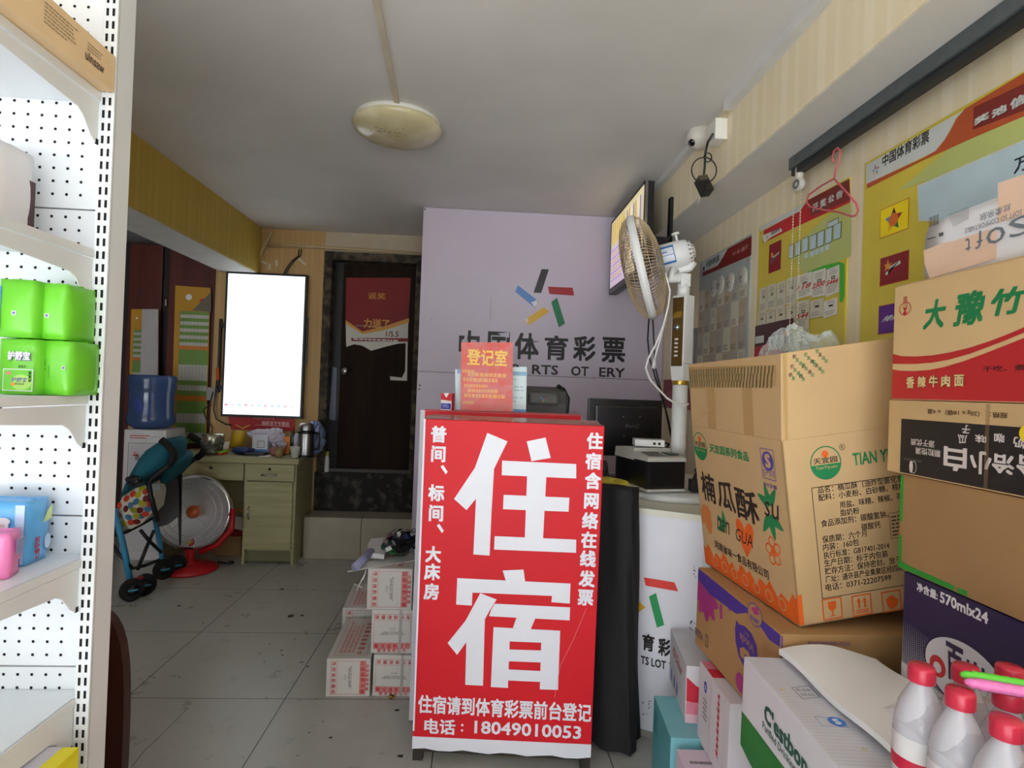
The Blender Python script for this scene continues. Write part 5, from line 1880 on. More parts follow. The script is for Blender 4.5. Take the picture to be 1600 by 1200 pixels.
# cage: rear dome, white band, front dome
CR = 0.214
xg = side
yg = upn
tanw = M('cage_tan', (196, 174, 140), 0.4)
mb = MB()
rear = [(0.045, 0.088), (0.10, 0.080), (0.16, 0.062), (0.20, 0.036), (CR, 0.008)]
front = [(0.05, 0.075), (0.11, 0.070), (0.165, 0.055), (0.20, 0.034), (CR, 0.010)]


def cage(mb, prof, sgn, n):
    for k in range(n):
        a = 2 * PI * k / n
        dv = xg * math.cos(a) + yg * math.sin(a)
        mb.tube([hc_ + dv * r_ + fax * (sgn * h_) for r_, h_ in prof], 0.0016, tanw, 4)
    for r_, h_ in (prof[0], prof[2], prof[3]):
        mb.tube([hc_ + (xg * math.cos(2 * PI * k / 40) + yg * math.sin(2 * PI * k / 40)) * r_ + fax * (sgn * h_) for k in range(40)], 0.0015, tanw, 4, True)


cage(mb, rear, -1, 96)
mb.lathe([(0, -0.09), (0.05, -0.089), (0.05, -0.083), (0, -0.083)], tanw, hc_, fax, 24)
mb.build('rear_cage', FN, label='yellowed wire cage')
mb = MB()
cage(mb, front, 1, 96)
mb.lathe([(0, 0.077), (0.052, 0.076), (0.052, 0.07), (0, 0.07)], fw, hc_, fax, 24)
mb.build('front_cage', FN, label='yellowed wire cage')
mb = MB()
mb.lathe([(CR - 0.002, -0.016), (CR + 0.003, -0.016), (CR + 0.004, 0.0), (CR + 0.003, 0.016), (CR - 0.002, 0.016)], fw, hc_, fax, 64)
mb.build('cage_band', FN)
bmt = M('fan_blade_smoke', (110, 96, 84), 0.3)
hub_ = MB()
hub_.lathe([(0, 0.03), (0.03, 0.026), (0.036, -0.02), (0.03, -0.03), (0, -0.03)], bmt, hc_, fax, 20)
hb = hub_.build('hub', FN)
for k in range(5):
    mb = MB()
    a0 = 2 * PI * k / 5

    def bl_f(p, q):
        r_ = 0.03 + 0.155 * q
        a = a0 + (p - 0.5) * (0.5 + 0.45 * q) + 0.25 * q
        return hc_ + (xg * math.cos(a) + yg * math.sin(a)) * r_ + fax * (0.03 * (p - 0.5) * (0.6 + q))
    mb.grid(bl_f, 5, 6, bmt)
    mb.build('blade', FN)
# fan cable with plug
mb = MB()
ropes = ((1044, 480), (1036, 510), (1024, 540), (1013, 560), (1009, 575), (1015, 592), (1026, 605), (1042, 622), (1058, 632), (1070, 634), (1076, 631))
mb.tube([at(1030, 410, Y=FY - 0.06), at(1040, 428, Y=FY - 0.07), at(1047, 455, Y=FY - 0.07)] + [at(*q_, Y=FY - 0.06) for q_ in ropes], 0.004, white_plastic, 8)
mb.tube([at(1046, 460, Y=FY - 0.05), at(1040, 500, Y=FY - 0.05), at(1030, 535, Y=FY - 0.05), at(1025, 552, Y=FY - 0.05), at(1023, 562, Y=FY - 0.05)], 0.004, white_plastic, 8)
mb.tube([at(1023, 560, Y=FY - 0.05), at(1022, 570, Y=FY - 0.05), at(1022, 576, Y=FY - 0.05)], 0.010, M('plug_grey', (196, 196, 200), 0.4), 8, rr=[0.006, 0.010, 0.011])
mb.build('power_cord', FN, label='white power cord')

# receipt printer
PR_ = Box((0.659, 2.183, CTZ + 0.038), (0, 0, 13.6), (0.168, 0.273, 0.147))
PT = thing('printer', PR_.w(0.08, 0.13, 0), 'black box printer with pale keypad lid in front of the fan pole', 'printer')
pblk = M('printer_black', (22, 20, 24), 0.28)
pl = M('printer_pale', (196, 194, 186), 0.4)
mb = MB()
mb.box((0, 0, 0.008), (0.168, 0.273, 0.118), pblk, 0.014, PR_.M)
mb.build('body', PT)
mb = MB()
mb.box((-0.001, -0.001, 0.0), (0.169, 0.274, 0.010), pl, 0.003, PR_.M)
mb.build('base', PT)
mb = MB()
mb.hexa([PR_.w(*p) for p in ((-0.002, -0.002, 0.116), (0.17, -0.002, 0.116), (-0.002, 0.11, 0.116), (0.17, 0.11, 0.116), (0.0, 0.0, 0.132), (0.168, 0.0, 0.132), (0.0, 0.11, 0.146), (0.168, 0.11, 0.146))], pl, 0.003)
mb.hexa([PR_.w(*p) for p in ((-0.002, 0.11, 0.110), (0.17, 0.11, 0.110), (-0.002, 0.275, 0.110), (0.17, 0.275, 0.110), (0.0, 0.11, 0.158), (0.168, 0.11, 0.158), (0.0, 0.272, 0.150), (0.168, 0.272, 0.150))], pl, 0.003)
mb.build('lid', PT, label='pale lid')
mb = MB()
for i in range(4):
    for j in range(3):
        x_, y_ = 0.018 + 0.02 * i, 0.022 + 0.026 * j
        z_ = 0.1325 + 0.014 * (y_ / 0.11)
        mb.box((x_, y_, z_), (x_ + 0.014, y_ + 0.016, z_ + 0.003), M('key_grey', (90, 90, 92), 0.5), 0, PR_.M)
mb.box((0.108, 0.03, 0.1365), (0.155, 0.085, 0.1455), M('display_green', (70, 80, 74), 0.2), 0, PR_.M)
mb.build('keypad', PT)
RT = Box(PR_.w(0.035, 0.17, 0.1595), (0, 0, -8), (0.122, 0.08, 0.028))
mb = MB()
RT.shell(mb, white_plastic, 0.003)
for u_ in (0.075, 0.095):
    mb.rect(RT.front, u_, 0.008, u_ + 0.010, 0.018, dark_hole, 0.0005)
mb.build('router', label='small white router box on top of the black printer', cat='router')
mb = MB()
mb.tube([RT.w(0.12, 0.05, 0.015), RT.w(0.15, 0.06, 0.01), Vector((0.83, 2.5, 1.0)), Vector((0.86, 2.55, 0.9)), Vector((0.88, 2.56, CTZ + 0.01))], 0.004, black_plastic, 6)
mb.build('router_cable', label='thin black cable from the white router box', cat='cable')
# adapter and cable tangle right of the printer
mb = MB()
a_ = at(1073, 733, Y=2.25)
mb.box((0.845, 2.215, CTZ + 0.037), (0.90, 2.255, CTZ + 0.085), M('adapter_black', (34, 36, 40), 0.5), 0.004)
mb.build('power_adapter', label='black power adapter beside the printer on the fan base', cat='adapter')
mb = MB()
for k in range(4):
    mb.tube([Vector((0.86 + 0.01 * k, 2.26 + 0.01 * k, CTZ + 0.05 + 0.03 * k)), Vector((0.90, 2.3, CTZ + 0.10 + 0.015 * k)), Vector((0.94 + 0.01 * k, 2.34, CTZ + 0.05)), Vector((0.95, 2.36, CTZ + 0.045))], 0.0035, black_plastic, 6)
mb.build('cable_tangle', label='tangle of thin black cables right of the printer', cat='cable')

# computer monitor seen from the back
MN = thing('monitor', (0.72, 2.76, CTZ), 'black computer monitor seen from behind in front of the lavender wall', 'monitor')
m0, m1 = at(921, 622, Y=2.75), at(1037, 626, Y=2.75)
mb = MB()
mb.box((m0.x, 2.765, 0.935), (m1.x, 2.80, m0.z), pblk, 0.006)
mb.box((m0.x + 0.03, 2.745, 0.955), (m1.x - 0.03, 2.77, m0.z - 0.03), pblk, 0.012)
fr = Frame((m0.x, 2.745, 0.935), (1, 0, 0), (0, 0, 1))
mb.ptext(fr, 'BenQ', (977, 669), (999, 663), grey_plastic, lift=0.001, shear=0.1)
for x_, y_ in ((974, 651), (1000, 651), (975, 681)):
    mb.disc(fr, *fr.px(x_, y_), 0.003, M('screw_grey', (150, 150, 152), 0.4), 0.001, seg=8)
mb.build('housing', MN)
mb = MB()
mb.box((0.69, 2.755, CTZ + 0.01), (0.76, 2.775, 1.0), pblk, 0.004)
mb.build('neck', MN)
mb = MB()
mb.lathe([(0, 0), (0.11, 0), (0.105, 0.012), (0.03, 0.02), (0, 0.02)], pblk, (0.725, 2.77, CTZ + 0.0005), seg=28)
mb.build('base', MN)
# lottery terminal
TM = thing('lottery_terminal', (0.30, 2.65, CTZ), 'rounded dark lottery terminal above the sign box rear edge', 'terminal')
tgr = M('terminal_grey', (64, 62, 60), 0.4)
mb = MB()
t0, t1 = at(823, 603, Y=2.6), at(878, 606, Y=2.6)
tz = t0.z
prof = [(2.60, CTZ + 0.001), (2.60, tz - 0.075), (2.615, tz - 0.02), (2.66, tz), (2.75, tz), (2.82, tz - 0.03), (2.84, CTZ + 0.001)]
mb.prism([(t0.x - 0.02, y_, z_) for y_, z_ in prof], (t1.x - t0.x + 0.04, 0, 0), tgr)
mb.build('housing', TM)
mb = MB()
mb.box((t0.x + 0.01, 2.585, tz - 0.085), (t1.x - 0.012, 2.61, tz - 0.03), M('terminal_lip', (84, 82, 80), 0.35), 0.012)
fr = Frame((t0.x, 2.5845, tz - 0.1), (1, 0, 0), (0, 0, 1))
emblem(mb, fr, (t1.x - t0.x) / 2, 0.045, 0.016)
mb.build('feed_cover', TM)
mb = MB()
mb.tube([(t1.x + 0.02, 2.62, CTZ + 0.2), (t1.x + 0.03, 2.62, tz - 0.05), (t1.x + 0.012, 2.64, tz - 0.012), (t1.x - 0.01, 2.66, tz + 0.004)], 0.012, black_plastic, 8)
mb.build('side_rim', TM)
# yellow roll and dark pouch by the printer
mb = MB()
a_ = at(962, 748, Y=2.3)
crumple(mb, (0.545, 2.33, CTZ + 0.001), (0.065, 0.05, 0.07), M('yellow_wrapper', (206, 190, 60), 0.5), 17, rough=0.35)
mb.build('yellow_wrapper', label='crumpled yellow wrapper between black cloth and printer', cat='wrapper')
mb = MB()
crumple(mb, (0.50, 2.45, CTZ + 0.001), (0.07, 0.06, 0.14), M('grey_pouch', (54, 54, 60), 0.6), 19, rough=0.2)
mb.build('grey_pouch', label='dark grey pouch on the counter below the monitor', cat='pouch')

# cables down the wall corner behind the fan
for pts, lab in ((((1014, 498), (1012, 530), (1015, 560), (1024, 590), (1040, 640), (1050, 690)), 'black cable hanging from the wall screen, the left of two'), (((1020, 500), (1022, 540), (1024, 575), (1034, 615), (1045, 660), (1052, 700)), 'black cable hanging from the wall screen, the right of two')):
    mb = MB()
    mb.tube([Vector((0.825, 3.0 + 0.02 * len(lab) % 0.05, 1.90))] + [at(*q_, Y=3.0) for q_ in pts], 0.0045, black_plastic, 6)
    mb.build('hanging_cable', label=lab, cat='cable')

# wall screen in the corner ---------------------------------------------------------------
WT = thing('corner_screen', (0.80, 3.2, 1.9), 'black framed lottery screen hung near the ceiling behind the fan', 'screen')
XS = 0.80
tl, tr, bl = at(956, 348, X=XS), at(1009, 289, X=XS), at(962, 454, X=XS)
y0, y1 = tr.y, tl.y
y1 = min(y1, PY - 0.02)
zt_, zb2 = min(tl.z, CZ - 0.02), bl.z
mb = MB()
mb.box((XS, y0, zb2), (XS + 0.045, y1, zt_), black_plastic, 0.003)
mb.build('housing', WT)
fr = Frame((XS - 0.001, y1, zb2), (0, -1, 0), (0, 0, 1))
w_, h_ = y1 - y0, zt_ - zb2
mb = MB()
mb.box((XS - 0.003, y0, zb2), (XS, y1, zb2 + 0.035), M('bezel_grey', (70, 72, 76), 0.35))
mb.box((XS - 0.003, y0, zt_ - 0.012), (XS, y1, zt_), black_plastic)
mb.box((XS - 0.003, y1 - 0.014, zb2), (XS, y1, zt_), black_plastic)
mb.box((XS - 0.003, y0, zb2), (XS, y0 + 0.014, zt_), black_plastic)
mb.box((XS - 0.002, y0 - 0.004, zb2), (XS + 0.012, y0 + 0.0015, zt_), chrome)
mb.build('bezel', WT)
mb = MB()
mb.rect(fr, 0.014, 0.035, w_ - 0.014, h_ - 0.012, M('screen_cream', (236, 222, 176), 0.3, emit=0.55), 0.0005)
mb.rect(fr, 0.014, 0.035, w_ * 0.5, h_ * 0.62, M('screen_pink', (226, 200, 226), 0.3, emit=0.55), 0.0008)
sy = M('screen_yellow', (222, 190, 50), 0.3, emit=0.5)
sp2 = M('screen_violet', (150, 140, 200), 0.3, emit=0.5)
for k in range(6):
    mb.rect(fr, w_ * (0.06 + 0.07 * k), h_ * 0.66, w_ * (0.10 + 0.07 * k), h_ * 0.94, sy, 0.0011)
for k in range(9):
    mb.rect(fr, w_ * 0.05, h_ * (0.16 + 0.05 * k), w_ * 0.4, h_ * (0.175 + 0.05 * k), sy if k % 2 else sp2, 0.0011)
for k in range(7):
    mb.rect(fr, w_ * (0.52 + 0.06 * k), h_ * (0.2 + 0.04 * (k % 3)), w_ * (0.555 + 0.06 * k), h_ * 0.9, [sp2, sy, M('screen_white', (236, 236, 230), 0.3, emit=0.55)][k % 3], 0.0011)
mb.build('screen', WT, label='lit pastel results screen')
mb = MB()
mb.box((XS + 0.045, 3.0, 2.0), (0.93, 3.06, 2.06), black_plastic)
mb.box((0.915, 2.80, 1.92), (0.93, 2.84, 2.22), black_plastic)
mb.box((XS + 0.04, 2.80, 1.98), (0.925, 2.83, 2.02), black_plastic)
mb.box((XS + 0.045, 3.0, 2.0), (XS + 0.06, 3.06, CZ), black_plastic)
mb.build('wall_bracket', WT)

# surveillance camera -------------------------------------------------------------------------
cc_ = at(1092, 214, X=0.90)
CM = thing('security_camera', (0.91, cc_.y, 2.2), 'white dome camera at the beam with a hanging power adapter', 'camera')
camw = M('camera_white', (206, 200, 190), 0.4)
mb = MB()
mb.lathe([(0.05, -0.03), (0.055, 0), (0.052, 0.02), (0.042, 0.042), (0.022, 0.056), (0, 0.06)], camw, (0.905, cc_.y, cc_.z), (-0.72, -0.45, -0.5), 24)
mb.build('dome', CM)
mb = MB()
lz = Vector((-0.72, -0.45, -0.5)).normalized()
tilt_ = (lz + Vector((-0.25, 0.0, -0.3))).normalized()
mb.lathe([(0.0, 0.065), (0.014, 0.064), (0.016, 0.052)], M('lens_black', (14, 14, 18), 0.1), (0.905, cc_.y, cc_.z), tilt_, 16)
mb.build('lens', CM)
jb = at(1119, 207, X=0.90)
JB = MB()
JB.box((0.88, jb.y - 0.04, jb.z - 0.042), (0.929, jb.y + 0.035, jb.z + 0.040), M('junction_white', (226, 224, 214), 0.45), 0.004)
JB.build('junction_box', CM, label='white junction box')
mb = MB()
cy_ = at(1100, 270, X=0.88)
mb.tube([Vector((0.875, jb.y - 0.03, jb.z - 0.02)), at(1106, 222, X=0.87), at(1102, 240, X=0.87), at(1101, 262, X=0.87), at(1099, 280, X=0.87)], 0.005, black_plastic, 6)
ring_ = [at(1100 + 19.5 * math.sin(t_), 266 - 20 * math.cos(t_), X=0.868) for t_ in [2 * PI * k / 28 for k in range(28)]]
mb.tube(ring_, 0.0028, black_plastic, 6, True)
mb.tube([at(1106 + 6 * math.sin(t_), 246 - 7 * math.cos(t_), X=0.862) for t_ in [2 * PI * k / 16 for k in range(16)]], 0.0026, black_plastic, 6, True)
mb.tube([at(1094, 296, X=0.868), at(1093, 310, X=0.868), at(1091, 318, X=0.868)], 0.003, camw, 6)
mb.build('cable', CM)
ad0 = at(1100, 291, X=0.868)
mb = MB()
mb.box((-0.02, -0.022, -0.036), (0.02, 0.022, 0.036), M('adapter_dark', (26, 26, 26), 0.4), 0.004, Matrix.Translation(ad0) @ Euler((R(-22), R(-14), R(10)), 'XYZ').to_matrix().to_4x4())
mb.box((-0.02, -0.0225, 0.014), (0.02, 0.022, 0.038), M('adapter_brown', (84, 74, 62), 0.5), 0.003, Matrix.Translation(ad0) @ Euler((R(-22), R(-14), R(10)), 'XYZ').to_matrix().to_4x4())
mb.build('power_adapter', CM)

# roller rail with bead chain --------------------------------------------------------------------
RL = thing('blind_rail', (1.11, 1.5, 2.05), 'grey blind rail under the beam along the right wall', 'rail')
r0 = at(1240, 296, X=1.105)
rail_m = M('rail_grey', (84, 92, 94), 0.5, var=0.15, scale=20)
mb = MB()
mb.box((1.083, 0.3, 2.062), (1.128, r0.y, 2.104), rail_m, 0.003)
mb.box((1.092, 0.3, 2.040), (1.120, r0.y - 0.004, 2.064), M('rail_dark', (38, 42, 44), 0.5), 0.002)
mb.build('track', RL)
mb = MB()
rc = at(1244, 305, X=1.105)
mb.tube([(1.105, r0.y - 0.035, 2.06), (1.105, r0.y - 0.035, 2.02)], 0.014, camw, 10)
mb.lathe([(0, -0.012), (0.022, -0.012), (0.026, 0.0), (0.022, 0.012), (0, 0.012)], M('wheel_white', (196, 194, 186), 0.4), (1.105, r0.y - 0.035, 2.0), (-1, -0.2, 0), 24)
mb.lathe([(0.008, 0.0125), (0.013, 0.014), (0.016, 0.0125)], grey_plastic, (1.105, r0.y - 0.035, 2.0), (-1, -0.2, 0), 16)
mb.build('chain_wheel', RL)
mb = MB()
bead = M('bead_ivory', (222, 216, 190), 0.4)
for dy_, xs_ in ((-0.058, 1.10), (-0.012, 1.10)):
    z_ = 2.0
    while z_ > 1.42:
        mb.lathe([(0, -0.0028), (0.0024, -0.0014), (0.0024, 0.0014), (0, 0.0028)], bead, (xs_, r0.y - 0.0 + dy_, z_), seg=6)
        z_ -= 0.0105
    mb.tube([(xs_, r0.y + dy_, 2.0), (xs_, r0.y + dy_, 1.42)], 0.0007, bead, 4)
mb.build('bead_chain', RL)
# pink hanger
hp = M('hanger_pink', (206, 96, 104), 0.45)
mb = MB()
XH = 1.085
HKY = at(1310, 238, X=XH).y
tubes_ = [(1303, 254), (1300, 246), (1303, 236), (1309, 231), (1313, 236), (1312, 246), (1309, 258), (1305, 270), (1303, 279)]
mb.tube([at(*q_, X=XH) for q_ in tubes_], 0.0030, hp, 8)
loop = [(1303, 279), (1282, 291), (1263, 305), (1260, 316), (1265, 323), (1285, 328), (1310, 331), (1330, 338), (1337, 337), (1341, 329), (1338, 318), (1325, 303), (1312, 289)]
mb.tube([at(*q_, X=XH) for q_ in loop], 0.0030, hp, 8, True)
mb.build('coat_hanger', label='pink wire coat hanger hooked over the grey blind rail', cat='hanger')

# ================================================================== WALL POSTERS
PX_ = WX - 0.007
glass_edge = M('poster_edge', (170, 188, 170), 0.3)


def poster(name, ya, yb, z0, z1, mat, label):
    t_ = thing(name, (WX - 0.004, (ya + yb) / 2, z0), label, 'poster')
    mb = MB()
    mb.box((PX_, yb, z0), (WX - 0.0005, ya, z1), mat, 0.001)
    return t_, mb, Frame((PX_, ya, z0), (0, -1, 0), (0, 0, 1))


olive = M('poster_olive', (216, 198, 72), 0.35, var=0.1, scale=3)
obrown = M('poster_rust', (186, 84, 40), 0.35)
maroon = M('poster_maroon', (130, 40, 36), 0.35)
hdr = M('poster_header', (206, 212, 208), 0.35)
pale_green = M('poster_pale_green', (190, 200, 120), 0.35, var=0.08, scale=3)
psky = M('poster_skyblue', (190, 212, 222), 0.35)
# right: jackpot board
t_, mb, fr = poster('jackpot_poster', 1.724, 0.75, 1.15, 1.981, olive, 'large olive jackpot notice high on the wall above the noodle carton')
mb.ppoly(fr, [(1353.5, 258), (1508, 171), (1494, 185), (1484, 205), (1474, 222), (1462, 236), (1354, 288)], hdr, 0.0008)
mb.ppoly(fr, [(1508, 170), (1640, 90), (1640, 165), (1520, 216), (1440, 252), (1355, 295), (1355, 287), (1445, 246), (1462, 236), (1476, 219), (1486, 203), (1495, 186)], obrown, 0.001)
mb.ppoly(fr, [(1522, 168), (1640, 112), (1640, 158), (1521, 203)], maroon, 0.0012)
mb.ppoly(fr, [(1494, 225), (1640, 165), (1640, 200), (1470, 275), (1400, 300)], pale_green, 0.0009)
for ch, bl, tr in (('奖', (1523, 197), (1547, 173)), ('池', (1550, 186), (1575, 160)), ('信', (1579, 173), (1605, 143)), ('息', (1608, 160), (1636, 128))):
    for o2, mt, lf in ((0.003, M('char_shadow', (90, 26, 24), 0.4), 0.0014), (0.0, hdr, 0.0017)):
        a_, b_ = fr.px(*bl), fr.px(*tr)
        mb.text(fr, ch, a_[0] + o2, a_[1] - o2, b_[0] + o2, b_[1] - o2, mt, bold=0.045, lift=lf)
a_, b_ = fr.px(1379, 262), fr.px(1452, 232)
mb.text(fr, '中国体育彩票', a_[0], a_[1], b_[0], a_[1] + 0.036, ink_black, bold=0.02, lift=0.0012)
emblem(mb, fr, *fr.px(1368.5, 265.5), 0.015, 0.0012)
for (x0_, y0_, x1_, y1_), mt in (((1375.5, 372.5, 1420.5, 310), M('logo_yellow', (246, 222, 20), 0.4)), ((1375.5, 447, 1420.5, 391), M('logo_crimson', (140, 24, 36), 0.4)), ((1373, 522, 1420, 470), M('logo_purple', (96, 30, 140), 0.4))):
    a_, b_ = fr.px(x0_, y0_), fr.px(x1_, y1_)
    mb.rect(fr, a_[0] - 0.002, a_[1] - 0.002, b_[0] + 0.002, b_[1] + 0.002, obrown, 0.0010)
    mb.rect(fr, a_[0], a_[1], b_[0], b_[1], mt, 0.0013)
# star mark of the yellow square and star mark of the crimson square
u_, v_ = fr.px(1397, 343)
for k, c_ in enumerate(('black', 'red', 'green', 'yellow', 'blue')):
    a = PI / 2 - 2 * PI * k / 5
    t0_ = (u_ + 0.036 * math.cos(a), v_ + 0.036 * math.sin(a))
    mb.poly(fr, [t0_, (u_ + 0.018 * math.cos(a - 0.6), v_ + 0.018 * math.sin(a - 0.6)), (u_ + 0.018 * math.cos(a + 0.6), v_ + 0.018 * math.sin(a + 0.6))], emb_mats()[c_], 0.0016)
mb.disc(fr, u_, v_, 0.019, M('orange_disc', (214, 110, 40), 0.4), 0.0018)
u_, v_ = fr.px(1397, 418)
mb.poly(fr, [(u_ - 0.03, v_ - 0.008), (u_ + 0.028, v_ + 0.006), (u_ + 0.024, v_ + 0.016), (u_ - 0.016, v_ + 0.006), (u_ - 0.024, v_ - 0.018), (u_ - 0.032, v_ - 0.016)], hdr, 0.0016)
mb.poly(fr, [(u_ - 0.024, v_ + 0.018 + 0.012), (u_ - 0.018, v_ + 0.014), (u_ - 0.006, v_ + 0.016), (u_ - 0.016, v_ + 0.006), (u_ - 0.012, v_ - 0.006), (u_ - 0.024, v_ + 0.002), (u_ - 0.036, v_ - 0.004), (u_ - 0.031, v_ + 0.008), (u_ - 0.04, v_ + 0.016), (u_ - 0.028, v_ + 0.015)], M('star_gold', (226, 150, 60), 0.4), 0.0018)
a_, b_ = fr.px(1381, 503), fr.px(1408, 486)
mb.text(fr, '排列', a_[0], a_[1], b_[0], b_[1] - 0.006, hdr, bold=0.04, lift=0.0017, shear=0.3)
mb.ppoly(fr, [(1434, 290), (1640, 201), (1640, 340), (1436, 346)], hdr, 0.0011)
mb.ppoly(fr, [(1436, 292), (1640, 204), (1640, 340), (1438, 344)], psky, 0.0014)
a_, b_ = fr.px(1585, 273), fr.px(1612, 238)
mb.text(fr, '万', a_[0], a_[1], b_[0], b_[1], M('navy_ink', (40, 48, 66), 0.4), bold=0.02, lift=0.0018)
mb.build('board', t_)

# middle: draw notice
t_, mb, fr = poster('draw_notice_poster', 2.40, 1.80, 1.25, 1.967, olive, 'yellow green draw notice covered in pasted lottery slips')
mb.ppoly(fr, [(1188, 354), (1260, 316), (1250, 330), (1188, 362)], hdr, 0.0008)
mb.ppoly(fr, [(1194, 360), (1250, 330), (1262, 313), (1328, 279), (1329, 316), (1250, 352), (1192, 380)], red_ink, 0.0010)
mb.ppoly(fr, [(1262, 313), (1328, 279), (1329, 312), (1268, 338)], maroon, 0.0012)
mb.ppoly(fr, [(1192, 368), (1220, 356), (1223, 361), (1205, 371), (1194, 380)], M('label_white', (224, 224, 220), 0.4), 0.0014)
emblem(mb, fr, *fr.px(1199, 370.5), 0.010, 0.0016)
a_, b_ = fr.px(1205, 368), fr.px(1219, 360)
mb.text(fr, '中国体育彩票', a_[0], a_[1], b_[0], a_[1] + 0.014, ink_black, bold=0.02, lift=0.0017)
for ch, bl, tr in (('开', (1270, 332), (1279.5, 315)), ('奖', (1282, 326), (1292, 308)), ('公', (1294.5, 319), (1304.5, 302)), ('告', (1307, 313), (1318, 295))):
    a_, b_ = fr.px(*bl), fr.px(*tr)
    mb.text(fr, ch, a_[0], a_[1], b_[0], b_[1], hdr, bold=0.045, lift=0.0018)
mb.ppoly(fr, [(1329, 316), (1329, 400), (1312, 408), (1262, 440), (1240, 400), (1256, 372), (1290, 340)], pale_green, 0.0008)
a_, b_ = fr.px(1201, 428), fr.px(1221, 384)
mb.rect(fr, a_[0], a_[1], b_[0], a_[1] + 0.118, M('logo_crimson', (140, 24, 36), 0.4), 0.0012)
u_, v_ = (a_[0] + b_[0]) / 2, a_[1] + 0.06
mb.poly(fr, [(u_ - 0.028, v_ - 0.012), (u_ + 0.034, v_ + 0.004), (u_ + 0.034, v_ + 0.014), (u_ - 0.012, v_ + 0.004), (u_ - 0.024, v_ - 0.022)], hdr, 0.0016)
mb.poly(fr, [(u_ - 0.025, v_ + 0.024), (u_ - 0.012, v_ + 0.016), (u_ - 0.015, v_ + 0.0), (u_ - 0.03, v_ + 0.006)], M('star_gold', (226, 150, 60), 0.4), 0.0018)
boxes = ((1233, 1241, 387.5, 404.5), (1243, 1252, 381.5, 400), (1254, 1264, 376, 394.5), (1266, 1277, 370, 391), (1278, 1289, 364, 386), (1290.5, 1301.5, 358.5, 381), (1303.5, 1315.5, 352.5, 375))
fe = M('box_edge', (92, 104, 48), 0.4)
for x0_, x1_, yt_, yb_ in boxes:
    a_, b_ = fr.px(x0_, yb_), fr.px(x1_, yt_)
    mb.rect(fr, a_[0] - 0.002, a_[1] - 0.003, b_[0] + 0.001, a_[1] + 0.052, fe, 0.0012)
    mb.rect(fr, a_[0], a_[1], b_[0] - 0.004, a_[1] + 0.049, psky, 0.0015)
for x0_, x1_, yb_ in ((1257.5, 1263, 404.5), (1266, 1272, 402), (1273, 1280, 399), (1282, 1287.5, 395.5), (1290, 1296, 391.5)):
    a_, b_ = fr.px(x0_, yb_), fr.px(x1_, yb_)
    mb.rect(fr, a_[0], a_[1], b_[0], a_[1] + 0.018, psky, 0.0015)
a_, b_ = fr.px(1294, 356), fr.px(1310, 349)
mb.rect(fr, a_[0] - 0.003, a_[1] - 0.003, b_[0] + 0.003, a_[1] + 0.019, fe, 0.0012)
mb.rect(fr, a_[0], a_[1], b_[0], a_[1] + 0.016, psky, 0.0015)
gb = M('tape_green', (70, 180, 50), 0.4)
mb.ppoly(fr, [(1262, 425), (1290, 414), (1312, 409), (1320, 412), (1320, 460), (1317, 472), (1312, 472), (1313, 417), (1288, 423), (1263, 432)], gb, 0.0011)
mb.build('board', t_)
# slips pasted on it: each a slip of its own
slip_p = M('slip_pale', (206, 202, 180), 0.6, var=0.06)
slip_w = M('slip_light', (220, 218, 208), 0.6, var=0.04)
pen = M('red_pen', (200, 50, 50), 0.5)


def slip(x0_, x1_, yt_, h_, k, mat, label, group, note=None, grey=True, zlift=0.0):
    a_, b_ = fr.px(x0_, yt_), fr.px(x1_, yt_)
    mb = MB()
    w_ = b_[0] - a_[0]
    base = Frame(fr.p(a_[0], a_[1] - h_, 0.003 + zlift), fr.u, fr.v)
    tw = 0.004 * math.sin(k * 2.3)
    mb.raw([base.p(0, tw), base.p(w_, -tw), base.p(w_ - 0.002, h_, 0.0), base.p(0.001, h_ + tw, 0.0005)], [(0, 1, 2, 3)], mat)
    mb.raw([base.p(0, tw, -0.0006), base.p(w_, -tw, -0.0006), base.p(w_ - 0.002, h_, -0.0006), base.p(0.001, h_ + tw, -0.0001)], [(3, 2, 1, 0)], mat)
    if grey:
        pm = M('slip_print', (150, 146, 136), 0.6)
        mb.lines(base, w_ * 0.12, h_ * 0.08, w_ * 0.9, h_ * 0.35, 4, pm, 0.0008, 0.4, k)
        mb.lines(base, w_ * 0.25, h_ * 0.7, w_ * 0.85, h_ * 0.92, 3, pm, 0.0008, 0.4, k + 9)
        mb.outline(base, w_ * 0.4, h_ * 0.56, w_ * 0.7, h_ * 0.66, 0.003, ink_black, 0.0009)
    if note:
        mb.text(base, note, w_ * 0.08, h_ * 0.36, w_ * 0.95, h_ * 0.55, pen, lift=0.0012, shear=0.15, bold=0.02)
    return mb.build('lottery_slip', label=label, cat='slip', group=group)


gs = 'lottery slips pasted on the yellow draw notice'
plain = 'faded plain slip pasted on the lower left of the yellow draw notice'
for k, (x0_, x1_, yt_) in enumerate(((1188, 1201, 452), (1201.5, 1214, 447), (1215, 1229, 442.5), (1230, 1246, 437))):
    slip(x0_, x1_, yt_, 0.100, k, slip_p, plain, gs)
for k, (x0_, x1_, yt_) in enumerate(((1186, 1199, 489), (1200, 1213, 486), (1214, 1230, 482), (1231, 1246, 478))):
    slip(x0_, x1_, yt_, 0.078, k + 4, slip_p, plain, gs, zlift=0.0022)
slip(1246.5, 1270, 432, 0.086, 11, slip_w, 'pale slip with red scribble, left of the other two red marked ones', gs, '118')
slip(1270.5, 1292, 426, 0.092, 12, slip_w, 'pale slip marked 2300 in red pen on the draw notice', gs, '2300')
slip(1293, 1313, 420, 0.094, 13, slip_w, 'pale slip marked 5444 in red pen at the right end of the row', gs, '5444')
